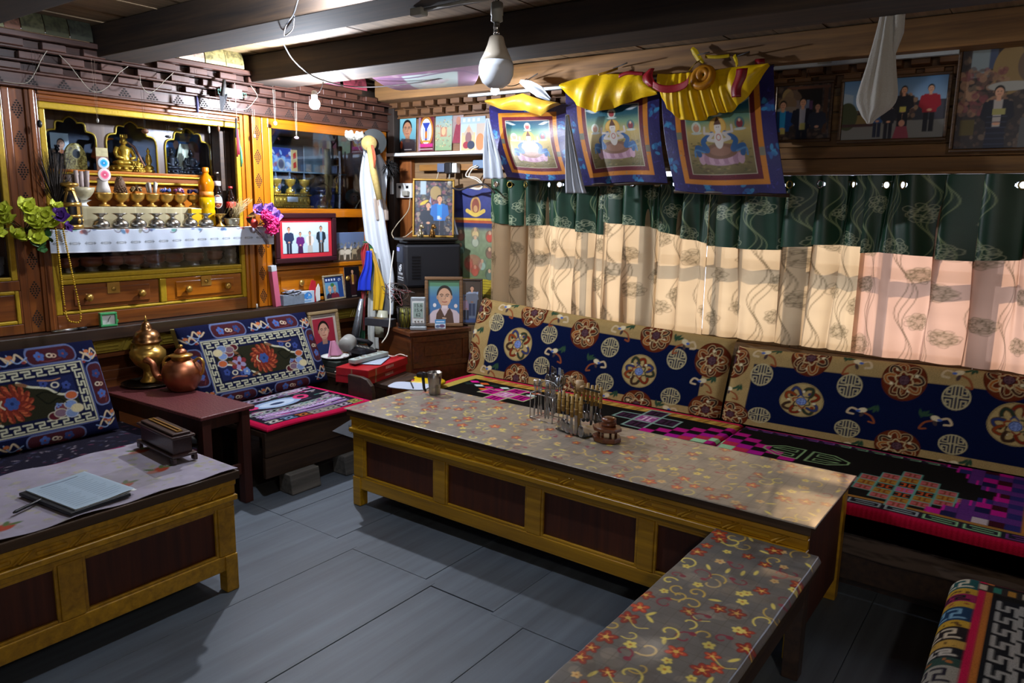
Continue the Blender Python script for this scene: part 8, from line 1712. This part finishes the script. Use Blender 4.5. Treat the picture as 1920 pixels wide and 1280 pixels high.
o = thing('pen', 'dark ball pen lying across the white note pad', 'pen', (x-.01, y-.0, TZ0+.0085), -.7); MB().tube([(-.075, 0, 0), (-.06, 0, 0), (.06, 0, 0), (.075, 0, -.001)], [.002, .0045, .0045, .0015], 8).build('barrel', mat('pen_navy', '#1d2434', .4), o); MB().box(.0, .05, -.001, .001, .005, .0065).build('clip', M_STEEL, o)
p = at(757, 712, 'z', .43)
t = thing('snack_packet', 'yellow snack packet lying on the desk end behind the note pad', 'packet', (p.x+.14, p.y+.05, .404), .4)
MB().ell((0, 0, .03), (.15, .1, .028), 18, 8).build('pouch', mat('yellow_foil', '#c9a808', .35, var=.15, scale=25, bump=.7), t); MB().box(-.05, .05, -.02, .04, .0585, .085).build('black_clip', M_BLK, t, bevel=.006); MB().ell((-.06, -.06, .04), (.03, .02, .012), 10, 6).build('red_print', mat('red_print', '#a8281f', .4), t)
cable('cable', 'white cable loop lying on the rug behind the steel mug', [(-2.62, 3.24, .42), (-2.52, 3.34, .425), (-2.42, 3.42, .425), (-2.46, 3.46, .425), (-2.62, 3.38, .425), (-2.80, 3.26, .425)], .005, M_WIRE_W)
# cutlery
def cutlery(kind, m, handle=None, s=1.0):
    """standing upright, working end up, total height about .19"""
    b = MB(); h = MB()
    if kind == 'fork':
        b.tube([(0, 0, .02), (0, 0, .12), (0, 0, .135)], [.0028, .0024, .004], 6)
        b.add([(-.004, -.001, .132), (.004, -.001, .132), (.0115, -.003, .15), (-.0115, -.003, .15), (-.004, .001, .132), (.004, .001, .132), (.0115, -.001, .15), (-.0115, -.001, .15)], [(0, 1, 2, 3), (7, 6, 5, 4), (0, 4, 5, 1), (1, 5, 6, 2), (2, 6, 7, 3), (3, 7, 4, 0)])
        for k in range(4): b.tube([(-.0095+k*.0063, -.002, .149), (-.0095+k*.0063, -.005, .165), (-.0095+k*.0063, -.002, .188)], [.0018, .0017, .0009], 5)
    elif kind == 'spoon':
        b.tube([(0, 0, .02), (0, 0, .12), (0, 0, .14)], [.0028, .0024, .004], 6); b.ell((0, -.003, .165), (.0195, .0045, .029), 14, 8)
    else:
        b.tube([(0, 0, .02), (0, 0, .1)], [.003, .004], 6); b.prism([(-.009, .1), (.007, .1), (.009, .18), (.004, .196), (-.007, .198)], -.0012, .0012, 'y')
    if handle: h.tube([(0, 0, .0), (0, 0, .1)], [.0075, .0085], 9); h.lathe([(.0088, .03), (.0094, .034), (.0088, .038)], 9); h.lathe([(.0088, .07), (.0094, .074), (.0088, .078)], 9)
    else: h.ell((0, 0, .03), (.0085, .0026, .034), 10, 6)
    return b, h
M_CUT = mat('cutlery_steel', '#a7a9ac', .18, 1, var=.05); M_BAM = mat('bamboo', '#9a7a3c', .5, var=.35, scale=60, bump=.3)
protos = {}
def place_cut(kind, name, label, loc, rz, flip, bamboo, lean=(0, 0)):
    key = (kind, bamboo); rot = (PI+lean[0] if flip else lean[0], lean[1], rz)
    if key not in protos:
        b, h = cutlery(kind, M_CUT, bamboo); t = thing(name, label, kind, loc, rot=rot, group=('bamboo' if bamboo else 'steel')+' handled cutlery in the stands'); b.build('head', M_CUT, t); h.build('handle', M_BAM if bamboo else M_CUT, t); protos[key] = t; return t
    return dup(protos[key], loc, label=label, rot=rot)
def rack(name, label, c, rz, w, d, hgt, plate):
    t = thing(name, label, 'stand', (c[0], c[1], TZ0), rz); b = MB(); r = .0026
    for x in (-w/2, w/2):
        b.tube([(x, -d/2, .004), (x, -d/2, hgt)], r, 6); b.tube([(x, d/2, .004), (x, d/2, hgt)], r, 6)
    for z in (.004, hgt): b.tube([(-w/2, -d/2, z), (w/2, -d/2, z), (w/2, d/2, z), (-w/2, d/2, z), (-w/2, -d/2, z)], r, 6)
    b.tube([(-w/2, 0, hgt)]+[(-w/2*math.cos(a), 0, hgt+w*.42*math.sin(a)) for a in np.linspace(.1, PI-.1, 12)]+[(w/2, 0, hgt)], r, 6)
    b.build('wire_frame', M_STEEL, t)
    return t
cs = onT(1028, 786); RZ = -.15
rack('cutlery_stand', 'wire stand with steel forks, knives and spoons on the long table', cs, RZ, .15, .11, .135, None)
def rel(c, rz, x, y, z): return (c[0]+x*math.cos(rz)-y*math.sin(rz), c[1]+x*math.sin(rz)+y*math.cos(rz), TZ0+z)
ORD = ('first', 'second', 'third', 'fourth', 'fifth', 'sixth', 'seventh', 'eighth')
for k in range(6): place_cut('fork', 'fork', 'steel fork, tines up in the wire stand, %s from the left' % ORD[k], rel(cs, RZ, -.066+k*.024, -.035+.004*(k % 2), .012+.006*(k % 3)), RZ+.1*(k-2), False, False, (.04*(k % 3-1), .03*(k % 2)))
for k in range(5): place_cut('knife', 'knife', 'steel knife, blade up at the back of the wire stand, %s from the left' % ORD[k], rel(cs, RZ, -.045+k*.024, .038, .062+.006*(k % 2)), RZ+.2*k, False, False, (0, .03*(k % 2)))
for k in range(4): place_cut('spoon', 'spoon', 'steel spoon, bowl up among the knives, %s from the left' % ORD[k], rel(cs, RZ, -.02+k*.025, .012+.006*(k % 2), .035+.008*(k % 2)), RZ+.3*k, False, False, (0, .02*k))
cb = onT(1078, 812); RB = -.2
t = thing('cutlery_stand', 'clear plastic stand hung with bamboo handled cutlery', 'stand', (cb[0], cb[1]+.03, TZ0), RB); M_ACR = mat('smoky_acrylic', '#4a4a44', .15, var=0, trans=.5)
MB().box(-.10, .09, -.055, .055, 0, .006).build('base', M_ACR, t, bevel=.002); MB().box(-.006, .006, -.004, .004, .0061, .20).build('post', M_BAM, t); b = MB()
for z, yy in ((.205, .045), (.175, -.045)): b.box(-.09, .085, yy-.004, yy+.004, z-.004, z+.004)
b.build('hanging_bar', M_ACR, t)
MB().tube([(-.0, 0, .2), (-.0, 0, .25)], .02, 10).tube([(0, 0, .215), (.05, -.03, .235)], .008, 7).tube([(0, 0, .215), (-.06, .02, .225)], .008, 7).tube([(-.03, .0, .22), (-.055, -.02, .26)], .008, 7).build('bamboo_crown', mat('pale_bamboo', '#a88a62', .5, var=.2), t)
i = 0
for k in range(7):
    kd = ('fork', 'fork', 'spoon', 'spoon', 'knife', 'spoon', 'fork')[k]; place_cut(kd, kd, 'bamboo handled %s hung head down on the back rail, %s from the left' % (kd, ORD[k]), rel((cb[0], cb[1]+.03), RB, -.085+k*.027, .064, .222+.006*(k % 2)), RB, True, True)
for k in range(6):
    kd = ('fork', 'spoon', 'spoon', 'knife', 'knife', 'spoon')[k]; place_cut(kd, kd, 'bamboo handled %s hung head down on the front rail, %s from the left' % (kd, ORD[k]), rel((cb[0], cb[1]+.03), RB, -.07+k*.028, -.064, .188+.008*((k*2) % 3)), RB, True, True)
# wooden condiment caddy
x, y = onT(1124, 826); W_CAD = wood('caddy_wood', '#4a2412', '#7a4220', 'x', 3, rough=.3, coat=.4)
t = thing('condiment_caddy', 'octagonal brown wooden condiment caddy at the end of the cutlery stands', 'caddy', (x+.02, y+.03, TZ0), -.2)
oc = [(.062*math.cos(a)*1.15, .062*math.sin(a)) for a in np.linspace(PI/8, 2*PI+PI/8, 8, endpoint=False)]
MB().prism(oc, 0, .022).build('base', W_CAD, t, bevel=.003); MB().prism([(p[0]*1.02, p[1]*1.02) for p in oc], .05, .066).build('upper_ring', W_CAD, t, bevel=.003)
for a in (.4, 1.8, 3.2, 4.9): MB().cyl((.045*math.cos(a), .04*math.sin(a), .0221), .006, .0278, 8).build('post', W_CAD, t)
o = MB().lathe([(.034, 0), (.037, .01), (.03, .018), (.035, .022), (.035, .034), (.02, .04), (0, .041)], 18).build('wooden_jar', W_CAD, loc=(x+.02, y+.045, TZ0+.067)); tag(o, 'turned wooden jar standing on the condiment caddy', 'jar')
# things on the left low table
LZ0 = .5335
def onL(px, py, z=LZ0): q = at(px, py, 'z', z); return q.x, q.y
c = [onL(*q, LZ0+.018) for q in ((47, 918), (158, 885), (247, 912), (128, 958))]
cx, cy = sum(p[0] for p in c)/4, sum(p[1] for p in c)/4
ang = math.atan2(c[1][1]-c[0][1], c[1][0]-c[0][0]); wl_ = math.hypot(c[1][0]-c[0][0], c[1][1]-c[0][1]); hl_ = math.hypot(c[3][0]-c[0][0], c[3][1]-c[0][1])
cv = Cv(wl_, hl_, 300, '#9fb0bc'); cv.rect(.01, .01, wl_-.01, hl_-.01, '#8fa2b0', .5)
for k in range(14):
    yy = .03+k*(hl_-.06)/14
    for xx in (.02, wl_*.53): cv.line([(xx, yy), (xx+wl_*.4*RS.uniform(.6, 1), yy)], .0035, '#5d6c78', .75)
cv.line([(wl_*.2, hl_-.025), (wl_*.8, hl_-.025)], .007, '#566470')
t = thing('menu_booklet', 'folded pale printed menu booklet on a dark folder on the left low table', 'booklet', (c[0][0], c[0][1], LZ0), ang)
# local v runs from c0 towards c3 (clockwise side) so it is mirrored on -y
MB().box(-.02, wl_-.02, -hl_-.01, .005, .0, .012).build('folder', mat('folder_black', '#16181c', .5), t, bevel=.002)
sheet('cover_page', cv, lambda U, V: (U, V-hl_, .0165+.02*np.clip(1-V/.1, 0, 1)**2*0+.012*np.clip(U/wl_-.55, 0, 1)), INK_PHOTO, t, back=(0, 0, -.001)); MB().box(.0, wl_+.01, -hl_, 0, .0125, .0135).build('inner_page', M_WHITE, t)
x, y = onL(57, 950); t = thing('pen', 'black pen lying left of the menu booklet', 'pen', (x, y, LZ0+.0075), 2.0); MB().tube([(-.07, 0, 0), (-.06, 0, 0), (.06, 0, 0), (.072, 0, 0)], [.003, .006, .006, .002], 8).build('barrel', M_BLK, t)
a = onL(276, 838, LZ0); b2 = onL(340, 870, LZ0)
t = thing('incense_burner', 'dark wooden coffin shaped incense burner with a brass slot on the left table', 'incense burner', ((a[0]+b2[0])/2-.02, (a[1]+b2[1])/2+.025, LZ0), math.atan2(b2[1]-a[1], b2[0]-a[0]))
W_INC = wood('rosewood', '#1c0f0e', '#3a211c', 'x', 3, rough=.35, coat=.3); Lh = .17
MB().box(-Lh+.02, Lh-.02, -.04, .04, .035, .10).build('body', W_INC, t, bevel=.003); MB().box(-Lh+.005, Lh-.005, -.05, .05, .1005, .112).box(-Lh+.02, Lh-.02, -.038, .038, .1121, .122).build('lid', W_INC, t, bevel=.004); MB().box(-Lh+.045, Lh-.045, -.012, -.006, .1221, .127).box(-Lh+.045, Lh-.045, .006, .012, .1221, .127).box(-Lh+.04, -Lh+.045, -.012, .012, .1221, .127).box(Lh-.045, Lh-.04, -.012, .012, .1221, .127).build('brass_slot', M_BRASS, t)
b = MB(); b.box(-Lh, Lh, -.052, .052, .024, .0345)
for sx in (-1, 1):
    for sy in (-1, 1): b.box(sx*Lh, sx*(Lh-.03), sy*.052, sy*.036, 0, .024)
b.build('footed_base', W_INC, t, bevel=.003)
# teapots on the side table
SZT = .536
x, y = at(342, 733, 'z', SZT).x+.0, at(342, 733, 'z', SZT).y
t = thing('teapot', 'round copper teapot with brass lid and curved spout on the side table', 'teapot', (-3.90, 2.215, SZT), -2.55)
M_COP = mat('copper', '#a8694a', .42, 1, var=.15, scale=30)
MB().lathe([(.062, 0), (.075, .01), (.10, .06), (.108, .1), (.10, .135), (.08, .16), (.06, .172), (.055, .176)], 32).build('body', M_COP, t)
MB().lathe([(.052, .1765), (.05, .19), (.062, .196), (.062, .203), (.04, .208), (.034, .212)], 28).build('collar', M_BRASS, t); MB().lathe([(.033, .2125), (.034, .222), (.02, .236), (.008, .24)], 22).build('lid', M_COP, t); MB().lathe([(.007, .2405), (.014, .25), (.012, .258), (0, .262)], 14).build('knob', M_BRASS, t)
MB().tube(smooth_path([(.095, 0, .07), (.135, 0, .07), (.155, 0, .1), (.165, 0, .145), (.195, 0, .165), (.205, 0, .155)], 6), [.026, .025, .024, .023, .021, .02]+[.018]*24+[.013], 12).build('spout', M_COP, t)
MB().tube(smooth_path([(.045, .0, .19), (.075, .0, .19), (.10, .0, .165), (.105, .0, .12)], 5), .007, 8).ell((.088, 0, .14), (.014, .016, .02), 10, 6).build('spout_mount', M_BRASS, t); MB().tube(smooth_path([(-.07, .0, .165), (-.10, .0, .185), (-.125, 0, .165), (-.12, 0, .11), (-.105, 0, .09)], 6), .008, 8).build('handle', M_BRASS, t)
t = thing('samovar_pot', 'tall brass footed pot with domed lid standing on the round tray', 'pot', (-4.17, 2.17, SZT+.0165), .3)
MB().lathe([(.05, 0), (.052, .006), (.034, .03), (.03, .06), (.034, .075), (.075, .11), (.098, .15), (.096, .18), (.075, .2), (.066, .205), (.066, .232)], 32).build('body', M_BRASS, t)
MB().lathe([(.078, .2325), (.081, .238), (.074, .243), (.073, .258), (.067, .278), (.054, .294), (.036, .303), (.031, .306), (.03, .318), (.024, .334), (.012, .35)], 28).build('lid', mat('rosy_brass', '#a0744c', .3, 1, var=.2, scale=40), t); MB().lathe([(.0115, .3505), (.006, .36), (.008, .366), (.002, .385), (0, .386)], 12).build('finial', M_BRASS, t); MB().ell((.062, .02, .265), (.006, .008, .008), 8, 5).build('boss', M_BRASS, t); MB().tube(smooth_path([(-.07, 0, .2), (-.11, 0, .21), (-.12, 0, .17), (-.092, 0, .14)], 6), .007, 8).build('handle', M_BRASS, t)
o = MB().lathe([(.11, .002), (.125, .006), (.142, .014), (.143, .016), (.12, .008), (0, .006)], 32).build('tray', mat('tarnished_silver', '#8a8274', .25, 1, var=.3, scale=30), loc=(-4.17, 2.16, SZT)); tag(o, 'round tarnished metal tray under the tall brass pot', 'tray')
cv = Cv(.2, .16, 160, '#15161a'); cv.speck(60, .01, ['#4a4a4c', '#2a2a2e', '#6a6864'], op=.8); 
o = sheet('black_scarf', cv, lambda U, V: (U-.1, V-.08, .03+.05*np.exp(-((U-.1)**2+(V-.08)**2)/.006)+.008*np.sin(U*60+V*30)), INK_CLOTH, back=(0, 0, -.02)); o.location = (-3.42, 1.86, .405); tag(o, 'crumpled black and grey scarf on the seat behind the incense burner', 'scarf')
o = MB().lathe([(0, 0), (.04, .004), (.045, .012), (.04, .02), (0, .024)], 20, rot=(0, -1.2, 0)).build('ceiling_pin', M_GREYP, loc=(-2.95, 2.62, .5)) if False else None
# ================================================================== strings and charms above the altar
def XS(px, py, x=-4.27): return tuple(at(px, py, 'x', x))
def garland(label, pts, r=.002, m=mat('old_cord', '#8f8878', .6, var=0)):
    o = MB().tube(smooth_path([XS(*p) for p in pts], 8), r, 5).build('garland_string', m); return tag(o, label, 'string')
garland('white string light cord swagged across the top left of the altar cornice', [(5, 152), (30, 156), (52, 154), (66, 135), (78, 110), (88, 95)])
garland('white string light cord swagged over the centre of the altar cornice', [(110, 102), (130, 122), (148, 145), (168, 168), (185, 172), (205, 160), (222, 138), (240, 124)])
garland('white string light cord looping down the right part of the altar cornice', [(262, 140), (265, 160), (278, 174), (292, 168), (310, 150), (325, 136)])
garland('thin white cord hanging from the cornice into the corner bulb', [(470, 160), (482, 178), (478, 188), (462, 204), (440, 202), (428, 186), (420, 188)])
def charm(label, px, y0, y1, m, r=(.009, .009, .014), strm=M_WIRE_D, x=-4.26):
    a, b = Vector(XS(px, y0, x)), Vector(XS(px+(y1-y0)*.06, y1, x)); t = thing('hanging_charm', label, 'charm', b, group=None)
    MB().tube([(0, -.008, a.z-b.z), (0, -.003, .01)], .0008, 4).tube([(0, .008, a.z-b.z), (0, .003, .01)], .0008, 4).build('thread', strm, t); MB().ell((0, 0, 0), r, 10, 7).build('bead', m, t); return t
M_DW = mat('seed_brown', '#5f3a20', .5, var=.3); M_PEARL = mat('shell_grey', '#9a9a92', .35, var=.2)
charm('thin cord with a dark oval weight on the left of the altar frame', 66, 95, 232, M_BLK, (.012, .012, .02))
charm('thread with a tiny pale weight hanging before the left arch', 176, 110, 226, M_PEARL, (.007, .007, .012), mat('thread_tan', '#8a7464', .6, var=0))
charm('two threads holding a brown nut before the middle arch', 267, 165, 246, M_DW, (.016, .02, .014)); charm('threads with a dark knot before the right arch', 331, 150, 242, M_BLK, (.012, .022, .008))
charm('thread with a dark hook between the middle and right arches', 314, 235, 256, M_BLK, (.008, .02, .008)); charm('thread with a pale teardrop right of the right arch', 388, 180, 243, M_PEARL, (.008, .008, .022)); charm('cord with a pale wooden toggle beside the teardrop', 405, 165, 241, M_DW, (.009, .009, .02))
charm('blue knotted pendant hanging from the cornice centre', 366, 130, 196, mat('indigo_knot', '#2c2a54', .6, var=.3), (.008, .01, .05)); charm('thread with a small white charm in front of the display cabinet frame', 511, 150, 231, M_WHITE, (.014, .014, .014), M_WIRE_W, -4.3); charm('pair of threads with a pink bead before the display glass', 552, 190, 258, mat('pink_bead', '#a88aa0', .3), (.01, .02, .01), M_WIRE_W, -4.3)
charm('thread with a pale stone on the carved post', 474, 205, 255, M_PEARL, (.009, .009, .014), M_WIRE_W, -4.33)
# dark feathered wing
a, b = Vector(XS(425, 150, -4.24)), Vector(XS(418, 212, -4.24)); t = thing('dried_wing', 'dark dried bird wing hanging from the cornice right of centre', 'wing', b); L = a.z-b.z
b2 = MB(); 
for k in range(9): b2.prism([(-.018+k*.005, L*.55-k*.004), (-.008+k*.005, L*.6), (.0+k*.004, .0+k*.012), (-.012+k*.004, .012+k*.012)], -.004+k*.001, -.001+k*.001, 'x')
b2.build('feathers', mat('wing_feather', '#2f3034', .8, var=.3, scale=60), t); MB().tube([(0, .02, L), (0, .015, L*.8), (0, .0, L*.5)], [.01, .013, .012], 7).build('wing_bone', mat('wing_bone', '#2a2826', .7, var=.3), t)
# braided tassel
a, b = Vector(XS(444, 222, -4.30)), Vector(XS(448, 312, -4.30)); t = thing('braided_tassel', 'red and green braided tassel hanging at the right of the altar frame', 'tassel', b); L = a.z-b.z
for k, (c, dy, z0, z1) in enumerate((('#8a1c2c', -.008, L*.2, L*.8), ('#b03a4a', .004, L*.25, L*.78), ('#2f6a48', .018, 0, L*.6), ('#5a8a6a', .024, .02, L*.5), ('#20242c', -.012, L*.6, L))):
    MB().tube([(0, dy*.4, z1), (.004, dy*.8, (z0+z1)/2), (0, dy, z0)], .006, 6).build('braid', mat('braid_%d' % k, c, .8, var=.4, scale=150), t)
MB().tube([(0, 0, L), (0, -.002, L+.22)], .002, 5).build('cord', M_WIRE_W, t)
# white name strip on the dentils
p = Vector(XS(430, 174, AX+.08)); t = thing('name_card', 'white label card stuck on the cornice above the altar', 'card', p, rot=(0, -.1, 0)); MB().box(0, .003, -.06, .09, -.028, .028).build('card_board', mat('dull_card', '#8a9090', .6), t); text_mesh('card_text', 'ༀ་མ་ཎི', .03, mat('green_ink', '#4f7a68', .6, var=0), t, (.0035, .02, 0), (PI/2, 0, PI/2), .0002)
# cards and prints along the top of the cornice
def topcard(label, px0, px1, y0, y1, col, k, curl=.0):
    a, b = at(px0, y1, 'x', AX+.12), at(px1, y1, 'x', AX+.12); w = b.y-a.y; h = at(px0, y0, 'x', AX+.06).z-a.z
    cv = Cv(w, h, 260, col); 
    for i in range(70): cv.ell(RS.uniform(0, w), RS.uniform(h*.15, h*.95), RS.uniform(.006, .02), .005, [hue(col, .6), hue(col, .8), hue(col, 1.15)][i % 3], RS.uniform(0, 3), .7)
    cv.rect(0, 0, w, h*.14, hue(col, 1.3)); cv.mottle(.2, 5)
    o = sheet('pinned_card', cv, lambda U, V: (-.16*V*V/h/h*.4-curl*(V/h)**2*.1+0*U, U, V), INK_PHOTO, back=(-.002, 0, 0)); o.location = (AX+.115, a.y, 2.402); return tag(o, label, 'card')
for i, (x0, x1, y0, y1, c, L) in enumerate(((-20, 12, 45, 88, '#6a6a4c', 'mossy faded card at the far left of the cornice top'), (13, 43, 40, 90, '#6b4a3a', 'brown faded card second on the cornice top'), (45, 88, 40, 92, '#4c4a34', 'dark olive card left on the cornice top'), (90, 134, 44, 98, '#3a3a28', 'darkened card fourth on the cornice top'), (136, 178, 48, 104, '#33342a', 'darkened card against the near beam on the cornice top'),
    (262, 296, 96, 128, '#7f8468', 'green landscape card right of the near beam'), (298, 336, 93, 131, '#86907a', 'grey green landscape card before the next on the cornice top'), (338, 386, 90, 137, '#9a8274', 'blank pinkish card with a hole on the cornice top'), (388, 426, 97, 142, '#8a8256', 'curled yellow green card near the second beam'), (427, 460, 104, 146, '#83794e', 'last yellow green card by the second beam'), (562, 598, 152, 176, '#8a6a74', 'pinkish print beyond the second beam on the cornice top'), (602, 640, 148, 180, '#6a3a4a', 'plum coloured print of a robed figure on the cornice top'), (646, 690, 150, 190, '#7a3440', 'dark red print on the cornice top near the corner'))):
    topcard(L, x0, x1, y0, y1, c, i)
# cords along the beams
o = MB().tube(smooth_path([tuple(at(512, 55, 'y', 2.32)), tuple(at(530, 80, 'y', 2.5)), tuple(at(548, 110, 'y', 2.8)), tuple(at(575, 135, 'y', 2.99)), tuple(at(610, 152, 'y', 3.0)), tuple(at(660, 162, 'y', 3.36)), tuple(at(720, 162, 'y', 3.5)), tuple(at(800, 152, 'y', 3.6)), tuple(at(858, 140, 'y', 3.7))], 8), .004, 6).build('lamp_cord', M_WIRE_D); tag(o, 'dark cord strung under the beams to the corner bulb', 'cord')
o = MB().tube(smooth_path([tuple(at(559, 0, 'y', 2.06)), tuple(at(550, 28, 'y', 2.055)), tuple(at(536, 48, 'y', 2.055)), tuple(at(533, 66, 'z', 2.325)), tuple(at(548, 55, 'z', 2.325)), tuple(at(552, 30, 'y', 2.05))], 8), .0026, 6).build('lamp_cord', mat('foil_cord', '#6a6c70', .4, .6)); tag(o, 'silvery twisted cord looped over the near beam', 'cord')
for k, (px, py) in enumerate(((520, 70), (858, 139))):
    pass
a, b = at(770, 14, 'z', 2.325), at(930, 2, 'z', 2.49)
t = thing('junction_box', 'grey junction box fixed to the underside of the near beam', 'clip', (at(775, 14, 'z', 2.33).x, 2.24, 2.305)); MB().box(-.03, .03, -.02, .02, 0, .028).build('body', M_GREYP, t, bevel=.004); MB().tube([(.03, 0, .02), (.2, .0, .022), (.36, .02, .02)], .006, 6).build('conduit', M_GREYP, t)  # grey junction box under the near beam, with its conduit
